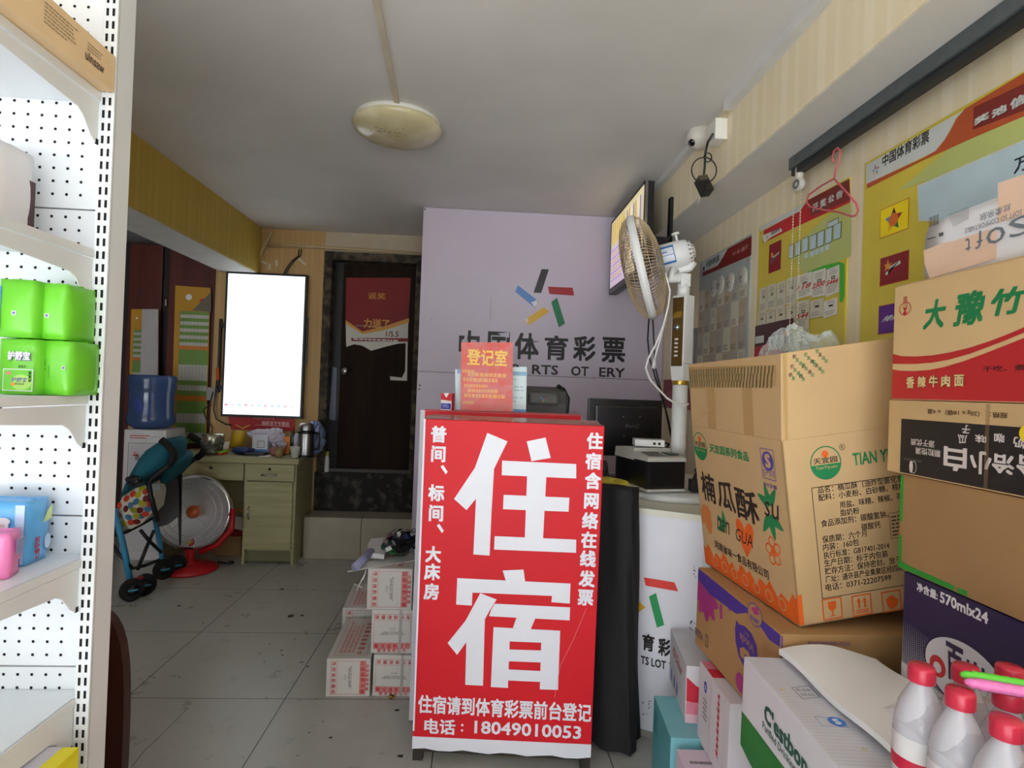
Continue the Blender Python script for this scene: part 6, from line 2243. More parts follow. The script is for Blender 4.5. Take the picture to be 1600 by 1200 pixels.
slip(1247, 1267, 473, 0.100, 14, slip_p, 'slip with small red note above the crumpled clear plastic', gs, '544', zlift=0.0022)
slip(1268, 1289, 471, 0.062, 15, slip_p, 'unmarked slip in second row under the 2300 slip', gs, zlift=0.0022)
slip(1289.5, 1311, 470, 0.058, 16, slip_w, 'unmarked slip in second row under the 5444 slip', gs, zlift=0.0022)
slip(1247, 1268, 517, 0.070, 17, slip_p, 'lowest slip on the draw notice, just above the big carton', gs, zlift=0.0045)
# red leaflet
mb = MB()
ya_, yb_ = fr.px(1184.5, 510), fr.px(1244, 493)
fr2 = Frame(fr.p(ya_[0], 0.0, 0.012), fr.u, fr.v)
w_ = yb_[0] - ya_[0]
vt = ya_[1]
mb.prism([fr2.p(0, 0.04), fr2.p(w_, 0.04), fr2.p(w_, vt), fr2.p(0, vt)], fr.n * -0.002, M('leaflet_dark', (70, 18, 22), 0.35))
mb.poly(fr2, [(0, 0.04), (w_ * 0.9, 0.04), (w_ * 0.86, vt * 0.6), (w_ * 0.4, vt * 0.72), (0, vt * 0.7)], M('leaflet_red', (176, 26, 36), 0.35), 0.0006)
mb.rect(fr2, w_ * 0.02, vt - 0.075, w_ * 0.27, vt - 0.045, hdr, 0.001)
mb.rect(fr2, w_ * 0.66, vt - 0.06, w_ * 0.94, vt - 0.045, M('leaflet_orange', (214, 110, 60), 0.4), 0.001)
mb.rect(fr2, w_ * 0.66, vt - 0.065, w_ * 0.76, vt - 0.04, M('royal_blue', (44, 56, 170), 0.4), 0.0012)
a_, b_ = fr2.px(1200, 549), fr2.px(1226, 532)
mb.text(fr2, '买彩票', a_[0], a_[1], b_[0], a_[1] + 0.06, hdr, bold=0.05, lift=0.0012)
mb.build('red_leaflet', label='dark red leaflet with white heading standing behind the big carton', cat='leaflet')

# left: winners board
t_, mb, fr = poster('winners_poster', 3.06, 2.472, 1.25, 1.962, M('winners_grey', (168, 176, 172), 0.35), 'grey winners board with clear dials between fan and draw notice')
mb.ppoly(fr, [(1096, 410), (1137, 389), (1130, 402), (1124, 414), (1098, 425)], hdr, 0.0008)
mb.ppoly(fr, [(1137, 389), (1175, 368.5), (1174, 399), (1098, 432), (1098, 426), (1122, 415), (1130, 402)], maroon, 0.0010)
mb.disc(fr, *fr.px(1100, 420), 0.012, ink_black, 0.0012, seg=12)
a_, b_ = fr.px(1103.5, 419), fr.px(1124, 407)
mb.text(fr, '中国体育彩票', a_[0], a_[1], b_[0], a_[1] + 0.035, M('navy_ink', (40, 48, 66), 0.4), bold=0.02, lift=0.0012)
for ch, bl, tr in (('中', (1144.5, 401), (1150, 392)), ('奖', (1151.5, 397.5), (1157, 388.5)), ('展', (1158.5, 394), (1164, 385)), ('示', (1164.5, 390), (1169, 381.5))):
    a_, b_ = fr.px(*bl), fr.px(*tr)
    mb.text(fr, ch, a_[0], a_[1], b_[0], b_[1], M('winner_letter', (196, 150, 140), 0.4), bold=0.02, lift=0.0014)
board_ = mb.build('board', t_)
for x_, y_ in ((1116, 450.5), (1126, 445), (1141.5, 441), (1161, 433)):
    mb = MB()
    u_, v_ = fr.px(x_, y_)
    mb.lathe([(0, 0.006), (0.040, 0.006), (0.046, 0.002), (0.046, 0.0)], M('dial_clear', (196, 194, 182), 0.12), fr.p(u_, v_, 0.001), fr.n, 28)
    mb.tube([fr.p(u_ - 0.006, v_, 0.010), fr.p(u_ + 0.006, v_, 0.010)], 0.005, chrome, 8)
    f2 = Frame(fr.p(u_, v_, 0.007), fr.u, fr.v)
    mb.poly(f2, [(-0.02, -0.004), (-0.004, -0.028), (0.0, -0.026), (-0.016, -0.002)], ink_black, 0.0006)
    mb.build('dial', t_)
gw = 'lottery slips pasted on the grey winners board'
k = 30
for r_, (yoff, h_) in enumerate(((0.50, 0.115), (0.385, 0.12), (0.27, 0.12), (0.155, 0.12))):
    n_ = 7
    for c_ in range(n_):
        w_ = 0.565 / n_
        base = Frame(fr.p(0.010 + w_ * c_, yoff - h_ + 0.055 * (1 if r_ == 0 else 1) - 0.002 * (c_ % 2), 0.0025), fr.u, fr.v)
        mt = [slip_p, M('slip_tan', (186, 172, 146), 0.6), M('slip_grey', (176, 170, 156), 0.6)][(r_ + c_) % 3]
        mb = MB()
        mb.prism([base.p(0, 0), base.p(w_ - 0.004, 0), base.p(w_ - 0.004, h_ - 0.004), base.p(0, h_ - 0.004)], fr.n * -0.0012, mt)
        pm = M('slip_print', (150, 146, 136), 0.6)
        mb.lines(base, w_ * 0.12, h_ * 0.06, w_ * 0.8, h_ * 0.3, 3, M('slip_print_dark', (130, 122, 108), 0.6), 0.0008, 0.5, k)
        if (r_ + c_) % 2:
            mb.lines(base, w_ * 0.2, h_ * 0.6, w_ * 0.75, h_ * 0.85, 3, pm, 0.0008, 0.4, k + 3)
        mb.build('lottery_slip', label='faded slip in the pasted rows on the grey winners board', cat='slip', group=gw)
        k += 1
# small framed sheet and red band in the corner
mb = MB()
mb.box((WX - 0.012, 3.075, 1.28), (WX - 0.001, 3.26, 1.61), M('small_frame', (130, 124, 118), 0.4), 0.002)
fr = Frame((WX - 0.012, 3.26, 1.28), (0, -1, 0), (0, 0, 1))
mb.rect(fr, 0.015, 0.02, 0.17, 0.30, M('frame_paper', (186, 186, 190), 0.4), 0.0006)
mb.lines(fr, 0.03, 0.05, 0.15, 0.26, 9, M('frame_print', (120, 120, 140), 0.4), 0.001, 0.4, 6)
mb.build('framed_notice', label='small framed notice left of the grey winners board', cat='notice')
mb = MB()
mb.box((WX - 0.004, 3.05, 1.16), (WX - 0.001, 3.62, 1.335), M('corner_red', (140, 30, 44), 0.4))
fr = Frame((WX - 0.004, 3.62, 1.16), (0, -1, 0), (0, 0, 1))
mb.text(fr, '体彩', 0.08, 0.05, 0.2, 0.11, M('corner_print', (170, 90, 96), 0.4), bold=0.02)
mb.build('red_notice', label='dark red strip on the wall corner behind the fan pole', cat='notice')

# ================================================================== CARTONS ALONG THE RIGHT WALL
kraft_l = M('kraft_light', (198, 166, 120), 0.75, var=0.05, scale=6)
kraft_d = M('kraft_dark', (160, 124, 82), 0.8, var=0.06, scale=6)
prn_green = M('print_green', (24, 128, 74), 0.7)
prn_orange = M('print_orange', (226, 98, 24), 0.7, var=0.08, scale=20)
prn_violet = M('print_violet', (84, 66, 150), 0.7)
prn_black = M('print_black', (44, 34, 26), 0.75)
clear_tape = M('clear_tape', (190, 156, 104), 0.15)

# big snack carton, leaning
BG = Box((0.764, 1.303, 0.712), (0.5, -8.3, 3.9), (0.42, 0.475, 0.436))
BT_ = thing('snack_carton', BG.w(0.2, 0.24, 0), 'big leaning brown snack carton with raised flaps and pumpkin printing', 'carton')
a_, b_, c_ = BG.d
mb = MB()
# open topped body: four walls and a bottom
for lo, hi in (((0, 0, 0), (a_, b_, 0.006)), ((0, 0, 0), (a_, 0.006, c_)), ((0, b_ - 0.006, 0), (a_, b_, c_)), ((0, 0, 0), (0.006, b_, c_)), ((a_ - 0.006, 0, 0), (a_, b_, c_))):
    mb.box(lo, hi, kraft_l, 0.002, BG.M)
LF = BG.left


def P_(x, y):
    return (1080 + x / 4.283, 640 + y / 4.283)


def logo_disc(mb, fr, u, v, r, rx=None):
    rx = rx or r
    mb.ring(fr, u, v, rx, r * 0.07, prn_green, 0.0008, ry=r)
    mb.disc(fr, u, v, rx * 0.97, prn_green, 0.0007, ry=r * 0.97, a0=PI * 1.03, a1=PI * 1.97)
    mb.disc(fr, u, v + r * 0.52, rx * 0.21, prn_orange, 0.0008, ry=r * 0.21, seg=16)
    mb.text(fr, '天宜园', u - rx * 0.8, v - r * 0.02, u + rx * 0.75, v + r * 0.34, prn_black, bold=0.01, lift=0.001)
    mb.text(fr, 'TianYiyuan', u - rx * 0.7, v - r * 0.42, u + rx * 0.7, v - r * 0.16, kraft_l, lift=0.001)


u_, v_ = LF.px(*P_(62, 245))
u1_, v1_ = LF.px(*P_(62, 335))
logo_disc(mb, LF, u_, v_, abs(v_ - v1_), 0.045)


def ptx(fr, s, xl, xr, yl, hpx, mat, **kw):
    """letters starting at a pixel, running along the face, hpx pixels tall at the start"""
    u0, v0 = fr.px(xl, yl)
    _, v1 = fr.px(xl, yl - hpx)
    u1 = fr.px(xr, yl)[0]
    mb.text(fr, s, u0, v0, u1, v1, mat, **kw)


ptx(LF, '天宜园系列食品', 1109.5, 1169.5, 706, 13.5, prn_green, bold=0.03)
u0_, v0_ = LF.px(*P_(480, 455))
u1_, _ = LF.px(*P_(570, 460))
_, v1_ = LF.px(*P_(468, 255))
mb.outline(LF, u0_, v0_, u1_, v1_, 0.0016, prn_violet, 0.0008)
uc, vc = (u0_ + u1_) / 2, v0_ + (v1_ - v0_) * 0.60
mb.disc(LF, uc, vc, (u1_ - u0_) * 0.42, prn_violet, 0.0008, ry=(v1_ - v0_) * 0.32)
mb.text(LF, 'S', uc - (u1_ - u0_) * 0.2, vc - (v1_ - v0_) * 0.22, uc + (u1_ - u0_) * 0.22, vc + (v1_ - v0_) * 0.24, kraft_l, bold=0.04, lift=0.0011)
mb.text(LF, '生产许可', u0_ + 0.004, v0_ + 0.006, u1_ - 0.004, v0_ + 0.024, prn_violet, lift=0.001)
mb.text(LF, 'QS4110 1201 0886', u0_ + 0.002, v0_ - 0.022, u1_, v0_ - 0.010, prn_violet, bold=0.02, lift=0.001)
for ch, xl, xr, yb, yt in (('楠', 1099, 1119.5, 784, 737), ('瓜', 1124, 1150, 797, 749), ('酥', 1153, 1187, 815, 761)):
    u0_, _ = LF.px(xl, yb)
    u1_, v0_ = LF.px(xr, yb)
    v1_ = LF.px(xl, yt)[1]
    v0_ = (LF.px(xl, yb)[1] + LF.px(xr, yb)[1]) / 2
    mb.text(LF, ch, u0_, v0_, u1_, v1_, prn_black, bold=0.02, shear=-0.05)
# leaf and flower printing
for cx, cy, s_, ang0 in ((1203, 790, 0.055, 0.3), (1203, 806, 0.06, 3.4), (1133, 824, 0.05, 1.0)):
    u_, v_ = LF.px(cx, cy)
    for k in range(3):
        a = ang0 + (k - 1) * 0.9 + PI / 2
        pts = []
        for i in range(12):
            t_ = 2 * PI * i / 12
            x_, y_ = s_ * 0.5 + s_ * 0.5 * math.cos(t_), s_ * 0.16 * math.sin(t_) * (1.2 - 0.6 * math.cos(t_))
            pts.append((u_ + x_ * math.cos(a) - y_ * math.sin(a), v_ + x_ * math.sin(a) + y_ * math.cos(a)))
        mb.poly(LF, pts, prn_green, 0.0007 + 0.0001 * k)
u_, v_ = LF.px(1206, 797)
mb.text(LF, 'su', u_ - 0.03, v_ - 0.02, u_ + 0.03, v_ + 0.018, prn_black, bold=0.0, lift=0.0012, shear=0.1)
u_, v_ = LF.px(1132, 822)
mb.text(LF, 'nan', u_ - 0.04, v_ - 0.02, u_ + 0.03, v_ + 0.018, prn_black, lift=0.0012, shear=0.1)
u_, v_ = LF.px(1165, 842)
mb.poly(LF, [(u_ + 0.045 * math.sin(t_) ** 3, v_ + 0.006 + 0.0045 * (10 * math.cos(t_) - 5 * math.cos(2 * t_) - 2 * math.cos(3 * t_))) for t_ in [2 * PI * k / 24 for k in range(24)]], prn_orange, 0.0007)
mb.text(LF, 'GUA', u_ - 0.05, v_ - 0.016, u_ + 0.04, v_ + 0.02, prn_black, lift=0.0012, shear=0.1)
u_, v_ = LF.px(1209, 862)
for k in range(5):
    a = 0.5 + 2 * PI * k / 5
    mb.ring(LF, u_ + 0.02 * math.cos(a), v_ + 0.024 * math.sin(a), 0.014, 0.004, prn_orange, 0.0008, seg=14)
mb.disc(LF, u_, v_, 0.010, prn_orange, 0.0009, seg=10)
u_, v_ = LF.px(1105, 808)
q = random.Random(3)
mb.poly(LF, [(u_ + q.uniform(0.02, 0.05) * math.cos(2 * PI * k / 18), v_ + q.uniform(0.025, 0.055) * math.sin(2 * PI * k / 18)) for k in range(18)], M('print_orange_faint', (206, 124, 62), 0.75), 0.0006)
ptx(LF, '河南省味一食品有限公司', 1117.5, 1197, 856, 12.5, prn_black, bold=0.02)
# orange ground along the bottom, wavy on top
n_ = 30
top_ = [(b_ * (1 - i / n_), 0.055 + 0.012 * math.sin(i * 2.1) + 0.008 * math.sin(i * 0.9 + 1)) for i in range(n_ + 1)]
mb.poly(LF, [(0, 0.004), (b_, 0.004)] + top_, prn_orange, 0.0006)
for k in range(7):
    mb.ring(LF, b_ * (0.15 + 0.12 * k), 0.03, 0.016, 0.003, kraft_l, 0.0010, seg=14)
FF = BG.front
mb.rect(FF, 0.0, 0.004, 0.012, 0.075, prn_orange, 0.0006)
u_, v_ = FF.px(1290, 723)
u1_, v1_ = FF.px(1290, 749.5)
logo_disc(mb, FF, u_, v_, abs(v_ - v1_))
mb.ring(FF, *FF.px(1315.5, 698.5), 0.0075, 0.0012, prn_black, 0.0008)
u_, v_ = FF.px(1315.5, 698.5)
mb.text(FF, 'R', u_ - 0.003, v_ - 0.004, u_ + 0.003, v_ + 0.004, prn_black)
ptx(FF, 'TIAN YI YUAN', 1333, 1440, 728, 20, prn_green, bold=0.02)
# information panel with rounded border
u0_, v0_ = FF.px(1284, 936)
u1_, v1_ = FF.px(1268, 762)
u0_ = FF.px(1271, 800)[0]
mb.outline(FF, u0_, v0_, a_ - 0.012, v1_, 0.0016, prn_black, 0.0007)
rows = [('品名：楠瓜酥（油炸型膨化食品）', 1278, 1427, 771.5, 11), ('配料：小麦粉、白砂糖、棕榈油、', 1279, 1430, 783.5, 11), ('用盐、味精、辣椒、花椒、', 1312, 1425, 794.5, 11), ('脂奶粉', 1313, 1343, 807, 11), ('食品添加剂：碳酸氢钠、', 1283, 1390, 824, 11.5), ('碳酸钙', 1346, 1376, 829, 11), ('保质期：六个月', 1285, 1355, 849, 11.5), ('内装：160包', 1286, 1343, 861, 11.5), ('执行标准：GB17401-2014', 1287, 1391, 873.5, 11.5), ('生产日期：标于内包装', 1288, 1389, 886, 11.5), ('贮存方法：保持密封、放于阴凉', 1289, 1430, 898.5, 11.5), ('厂址：通许县产业集聚区经四路中段', 1290, 1430, 911, 11), ('电话：0371-22207599', 1290, 1394, 924, 11.5)]
for s, xl, xr, yb, h_ in rows:
    ptx(FF, s, xl, xr, yb, h_, prn_black, bold=0.01)
u0_, v0_ = FF.px(1392, 842)
u1_, v1_ = FF.px(1436, 800)
mb.outline(FF, u0_, v0_, a_ - 0.022, v0_ + 0.062, 0.001, prn_black, 0.0007)
mb.lines(FF, u0_ + 0.005, v0_ + 0.004, a_ - 0.026, v0_ + 0.056, 6, prn_black, 0.0008, 0.35, 5)
for k in range(3):
    u_ = FF.px(1286 + 46.5 * k, 965 - 5 * k)[0]
    v_ = FF.px(1286 + 46.5 * k, 970 - 6 * k)[1]
    s_ = 0.050
    mb.outline(FF, u_, v_, u_ + s_, v_ + s_, 0.003, prn_orange, 0.0007)
    if k == 0:
        mb.poly(FF, [(u_ + s_ * 0.28, v_ + s_ * 0.84), (u_ + s_ * 0.72, v_ + s_ * 0.84), (u_ + s_ * 0.68, v_ + s_ * 0.5), (u_ + s_ * 0.54, v_ + s_ * 0.4), (u_ + s_ * 0.54, v_ + s_ * 0.2), (u_ + s_ * 0.7, v_ + s_ * 0.14), (u_ + s_ * 0.3, v_ + s_ * 0.14), (u_ + s_ * 0.46, v_ + s_ * 0.2), (u_ + s_ * 0.46, v_ + s_ * 0.4), (u_ + s_ * 0.32, v_ + s_ * 0.5)], prn_orange, 0.0008)
    elif k == 1:
        for d2 in (0.32, 0.62):
            mb.poly(FF, [(u_ + s_ * (d2 - 0.02), v_ + s_ * 0.36), (u_ + s_ * (d2 + 0.08), v_ + s_ * 0.36), (u_ + s_ * (d2 + 0.08), v_ + s_ * 0.66), (u_ + s_ * (d2 + 0.14), v_ + s_ * 0.66), (u_ + s_ * (d2 + 0.03), v_ + s_ * 0.86), (u_ + s_ * (d2 - 0.08), v_ + s_ * 0.66), (u_ + s_ * (d2 - 0.02), v_ + s_ * 0.66)], prn_orange, 0.0008)
        mb.rect(FF, u_ + s_ * 0.18, v_ + s_ * 0.14, u_ + s_ * 0.82, v_ + s_ * 0.19, prn_orange, 0.0008)
        mb.rect(FF, u_ + s_ * 0.18, v_ + s_ * 0.24, u_ + s_ * 0.82, v_ + s_ * 0.29, prn_orange, 0.0008)
    else:
        mb.poly(FF, [(u_ + s_ * (0.5 + q.uniform(0.2, 0.4) * math.cos(2 * PI * i / 9)), v_ + s_ * (0.5 + q.uniform(0.2, 0.4) * math.sin(2 * PI * i / 9))) for i in range(9)], prn_orange, 0.0008)
mb.build('body', BT_)


def flap(name, p0, p1, p2, p3, th, label=None, extra=None):
    """a carton flap: fold line p0 p1, free edge p2 p3 (p2 above p1)"""
    mb = MB()
    n = (p1 - p0).cross(p3 - p0).normalized() * th
    mb.hexa([p0, p1, p0 - n, p1 - n, p3, p2, p3 - n, p2 - n], kraft_l, 0.0015)
    if extra:
        extra(mb, p0, p1, p2, p3)
    return mb.build(name, BT_, label=label)


T_l0, T_l1 = BG.w(0, b_, c_), BG.w(0, 0, c_)
T_f0, T_f1 = BG.w(0.004, -0.001, c_), BG.w(a_, -0.001, c_)


def at_plane(px, o, n):
    d = _f + _r * ((px[0] - 800) / F_PX) + _u * ((600 - px[1]) / F_PX)
    t = (o - CAM_POS).dot(n) / d.dot(n)
    return CAM_POS + d * t


nl = BG.left.n
nl2 = (nl + BG.Z * 0.06).normalized()
L2 = at_plane((1220, 553), T_l1, nl2)
L3 = at_plane((1076, 569), T_l0, nl2)


def tape_print(mb, p0, p1, p2, p3):
    fr = Frame(p0, p1 - p0, p3 - p0)
    w_, h_ = (p1 - p0).length, (p3 - p0).length
    mb.poly(fr, [(0.0, h_ * 0.60), (w_ * 0.98, h_ * 0.66), (w_ * 0.99, h_ * 0.92), (0.0, h_ * 0.95)], clear_tape, 0.0006)
    qq = random.Random(9)
    tp = M('tape_print', (104, 98, 66), 0.4)
    for r_ in range(3):
        u_ = 0.005
        while u_ < w_ * 0.95:
            v_ = h_ * (0.86 - 0.09 * r_)
            mb.poly(fr, [(u_, v_ - 0.010), (u_ + 0.007, v_ - 0.008), (u_ + 0.012, v_ + 0.010), (u_ + 0.004, v_ + 0.009)], tp, 0.0009)
            u_ += 0.0135 + qq.uniform(0, 0.004)
    mb.rect(fr, w_ * 0.24, 0.0, w_ * 0.34, h_ * 0.85, clear_tape, 0.0007)
    mb.rect(fr, w_ * 0.66, 0.0, w_ * 0.76, h_ * 0.85, clear_tape, 0.0007)


flap('flap', T_l0, T_l1, L2, L3, 0.005, 'tape covered side flap', tape_print)
nf = BG.front.n
nf2 = (nf + BG.Z * 0.03).normalized()
F2 = at_plane((1445, 521), T_f1, nf2)
F3 = at_plane((1222, 552), T_f0, nf2)


def front_print(mb, p0, p1, p2, p3):
    fr = Frame(p0, p1 - p0, (p3 - p0))
    for i, (x_, y_) in enumerate(((1236, 566), (1254, 565), (1272, 562), (1234, 581), (1252, 581), (1268, 578), (1233, 594), (1249, 597))):
        u_, v_ = fr.px(x_, y_)
        for k, ch in enumerate('农友油坊'):
            if i > 5 and k > 1:
                continue
            mb.chars(fr, ch, (u_ + 0.0075 * k - 0.012, v_ + 0.010 - 0.0085 * k), (0, 0), 0.0105, prn_green if (i + k) % 3 else prn_black, 0.01, 0.0008)
    mb.rect(fr, 0.004, 0.0, 0.012, (p3 - p0).length, clear_tape, 0.0007)


flap('flap', T_f0, T_f1, F2, F3, 0.005, 'raised front flap with green tape print', front_print)
# the two far flaps folded in
T_b0, T_b1 = BG.w(a_, b_, c_), BG.w(0, b_, c_)
mb = MB()
mb.hexa([BG.w(0, b_ - 0.005, c_), BG.w(a_, b_ - 0.005, c_), BG.w(0, b_, c_), BG.w(a_, b_, c_), BG.w(0, b_ - 0.12, c_ + 0.05), BG.w(a_, b_ - 0.12, c_ + 0.05), BG.w(0, b_ - 0.115, c_ + 0.055), BG.w(a_, b_ - 0.115, c_ + 0.055)], kraft_l)
mb.build('flap', BT_)
# clear plastic inside, sticking out at the top
mb = MB()
pf = film('crumpled_plastic', (232, 244, 238), 0.27, 0.05)
qq = random.Random(14)
gx = [[qq.uniform(-1, 1) for _ in range(41)] for _ in range(37)]


def pl_f(p, q_):
    i, j = int(round(p * 40)), int(round(q_ * 36))
    h = math.sin(PI * min(1, max(0, p))) ** 0.6 * math.sin(PI * q_) ** 0.7
    x = 0.02 + 0.38 * p
    y = 0.02 + 0.36 * q_
    bump_ = 0.10 * math.exp(-((p - 0.35) ** 2) / 0.03) + 0.06 * math.exp(-((p - 0.8) ** 2) / 0.04)
    return BG.w(x, y, c_ - 0.02 + h * (0.19 + bump_ + 0.05 * math.exp(-((p - 0.62) ** 2) / 0.02)) + gx[j][i] * 0.010 + 0.014 * math.sin(p * 23 + 3 * math.sin(q_ * 9)))


mb.grid(pl_f, 40, 36, pf, False)
mb.build('plastic_wrap', label='crumpled clear plastic bulging out of the open big carton', cat='plastic wrap')


# stacked cartons in the right foreground --------------------------------------------------
def wallbox(y0, y1, z0, z1, rz=0.0, x=0.900, depth=0.272):
    return Box((x, y0, z0), (0, 0, rz), (depth, y1 - y0, z1 - z0))


NB = wallbox(0.815, 1.211, 1.2475, 1.492)
mb = MB()
NB.shell(mb, M('noodle_tan', (216, 184, 134), 0.7, var=0.04), 0.004)
fr = NB.left


def N_(x, y):
    return (1380 + x / 5.4545, 420 + y / 5.4545)


w_, h_ = NB.d[1], NB.d[2]
low = [fr.px(*N_(x_, y_)) for x_, y_ in ((62, 858), (140, 868), (260, 872), (400, 862), (520, 838), (680, 790), (850, 728), (1000, 670), (1200, 590))]
up0 = [fr.px(*N_(x_, y_)) for x_, y_ in ((62, 728), (160, 745), (280, 747), (420, 738), (560, 715), (740, 672), (900, 620), (1040, 568), (1200, 500))]
up1 = [fr.px(*N_(x_, y_)) for x_, y_ in ((62, 810), (160, 812), (280, 811), (420, 800), (560, 775), (740, 725), (900, 665), (1040, 612), (1200, 545))]
nred = M('noodle_red', (190, 38, 42), 0.6, var=0.05)


def ext(l):
    (a, b), (c, d) = l[-2], l[-1]
    k = (w_ - 0.003 - c) / max(c - a, 1e-4)
    return l + [(w_ - 0.003, d + (d - b) * k * 0.7)]


low, up0, up1 = ext(low), ext(up0), ext(up1)
cl_ = lambda l: [(min(max(a, 0.002), w_ - 0.002), min(b, h_ - 0.003)) for a, b in l]
low, up0, up1 = cl_(low), cl_(up0), cl_(up1)
for i in range(len(low) - 1):
    mb.poly(fr, [(low[i][0], 0.002), (low[i + 1][0], 0.002), low[i + 1], low[i]], nred, 0.0006)
for i in range(len(up0) - 1):
    mb.poly(fr, [up1[i], up1[i + 1], up0[i + 1], up0[i]], nred, 0.0006)
for ch, bl, tr in (('大', (352, 520), (530, 262)), ('豫', (610, 490), (868, 190)), ('竹', (915, 400), (1210, 160))):
    u0_, v0_ = fr.px(*N_(*bl))
    u1_, _ = fr.px(*N_(tr[0], bl[1]))
    _, v1_ = fr.px(*N_((bl[0] + tr[0]) / 2, tr[1]))
    v0b = fr.px(*N_((bl[0] + tr[0]) / 2, (bl[1] + (bl[1] - 20)) / 2))[1]
    mb.text(fr, ch, u0_, v0b, u1_, v1_, prn_green, bold=0.03, shear=0.18)
u_, v_ = fr.px(*N_(190, 340))
mb.ring(fr, u_, v_, 0.017, 0.0018, red_ink, 0.0008, ry=0.014)
mb.disc(fr, u_, v_ + 0.004, 0.0052, red_ink, 0.0009, ry=0.009)
mb.disc(fr, u_, v_ + 0.007, 0.004, kraft, 0.0012, ry=0.0055)
mb.disc(fr, u_, v_ - 0.010, 0.005, red_ink, 0.0012, ry=0.005)
for k in range(3):
    mb.rect(fr, u_ - 0.005 + 0.004 * k, v_ + 0.012, u_ - 0.003 + 0.004 * k, v_ + 0.026, red_ink, 0.0009)
for ch, x0_, x1_, yb, yt in (('香', 200, 272, 1018, 918), ('辣', 296, 370, 1012, 914), ('牛', 394, 472, 1010, 908), ('肉', 498, 578, 1006, 905), ('面', 608, 694, 1004, 900)):
    a0_, b0_ = fr.px(*N_(x0_, yb))
    a1_, b1_ = fr.px(*N_(x1_, yt))
    mb.text(fr, ch, a0_ - 0.0006, b0_ - 0.0006, a1_ + 0.0006, b1_ + 0.0006, prn_black, bold=0.085, lift=0.0009)
    mb.text(fr, ch, a0_, b0_, a1_, b1_, M('noodle_cream', (222, 196, 140), 0.6), bold=0.035, lift=0.0013)
ptx(fr, '干吃、煮泡', 1536, 1622, 581, 9, M('noodle_brown', (74, 20, 20), 0.6), bold=0.02)
mb.box((0.003, 0.006, h_ - 0.001), (NB.d[0] - 0.003, w_ - 0.006, h_ + 0.003), kraft, 0.0015, NB.M)
mb.build('noodle_carton', label='tan and red carton with green brush lettering atop the right stack', cat='carton')

SD = wallbox(0.79, 1.212, 1.092, 1.2465, 0.6)
mb = MB()
SD.shell(mb, kraft, 0.004)
fr = SD.left
w_, h_ = SD.d[1], SD.d[2]


def S_(x, y):
    return (1380 + x / 7.059, 610 + y / 7.059)


blk = M('seed_black', (28, 28, 30), 0.55)
u0_, _ = fr.px(*S_(195, 600))
_, vt_ = fr.px(*S_(200, 312))
mb.rect(fr, u0_, 0.003, w_ - 0.003, vt_, blk, 0.0006)
sw_ = M('seed_white', (214, 204, 200), 0.6)


def turned(s, x0_, x1_, yt_, yb_, mat, bold=0.0, lift=0.001):
    """upside-down letters between two pixel columns"""
    ym = (yt_ + yb_) / 2
    a0, v0 = fr.px(*S_(x0_, yb_))
    a1, _ = fr.px(*S_(x1_, yb_))
    _, v1 = fr.px(*S_(x0_, yt_))
    mb.text(fr, s, a0, v0, a1, v1, mat, bold=bold, lift=lift, turn=2)


turned('规格：（20g x 18袋）x 4盒', 490, 1380, 196, 262, M('seed_ink', (70, 50, 34), 0.7), 0.01)
turned('源于优质', 308, 572, 528, 600, sw_, 0.01)
turned('颗粒饱满', 362, 636, 624, 700, sw_, 0.01)
for ch, x0_, x1_, y0_, y1_ in (('子', 872, 962, 378, 470), ('瓜', 826, 930, 482, 580), ('味', 1016, 1142, 482, 572), ('咖', 1228, 1340, 470, 570), ('奶', 1440, 1580, 510, 630)):
    turned(ch, x0_, x1_, y0_, y1_, sw_, 0.02)
turned('白', 668, 925, 610, 868, sw_, 0.03)
turned('小', 958, 1198, 655, 905, sw_, 0.03)
turned('洽', 1200, 1450, 690, 900, sw_, 0.03)
turned('洽', 1470, 1760, 700, 920, sw_, 0.03)
u_, v_ = fr.px(*S_(328, 845))
mb.disc(fr, u_ - 0.004, v_, 0.005, sw_, 0.0009, ry=0.0125)
mb.ring(fr, u_ + 0.003, v_, 0.0075, 0.0012, sw_, 0.001, ry=0.0125)
turned('洽洽食品股份有限公司', 235, 425, 740, 770, grey_ink, 0.0)
u_, v_ = fr.px(*S_(1620, 480))
mb.disc(fr, u_, v_, 0.018, M('seed_yellow', (236, 206, 40), 0.6), 0.0011, ry=0.016)
u_ = fr.px(*S_(1160, 300))[0]
mb.rect(fr, u_ - 0.004, 0.003, u_ + 0.004, h_ - 0.002, M('tape_over', (150, 128, 92), 0.2, alpha=0.35), 0.0016)
mb.build('seed_carton', label='upside-down carton with black label beneath the tan and red one', cat='carton')

KB = wallbox(0.83, 1.185, 0.890, 1.0905, -1.0)
mb = MB()
KB.shell(mb, kraft_d, 0.004)
fr = KB.left
w_, h_ = KB.d[1], KB.d[2]
bg_ = M('edge_green', (36, 150, 50), 0.5)
mb.rect(fr, 0.002, 0.10, 0.011, h_ - 0.004, bg_, 0.0007)
mb.rect(fr, 0.002, 0.002, 0.011, 0.07, bg_, 0.0007)
mb.poly(fr, [(0.002, 0.002), (0.150, 0.002), (0.150, 0.012), (0.03, 0.014), (0.002, 0.018)], bg_, 0.0008)
mb.rect(fr, 0.158, 0.002, 0.180, 0.012, bg_, 0.0008)
mb.build('plain_carton', label='plain brown carton with green taped edges above the navy carton', cat='carton')

NV = wallbox(0.78, 1.167, 0.584, 0.888, -1.0)
mb = MB()
navy = M('navy_print', (34, 28, 74), 0.5, var=0.05)
NV.shell(mb, navy, 0.004)
fr = NV.left
w_, h_ = NV.d[1], NV.d[2]


def V_(x, y):
    return (1400 + x / 6.0, 870 + y / 6.0)


silver = M('navy_silver', (206, 208, 218), 0.5)
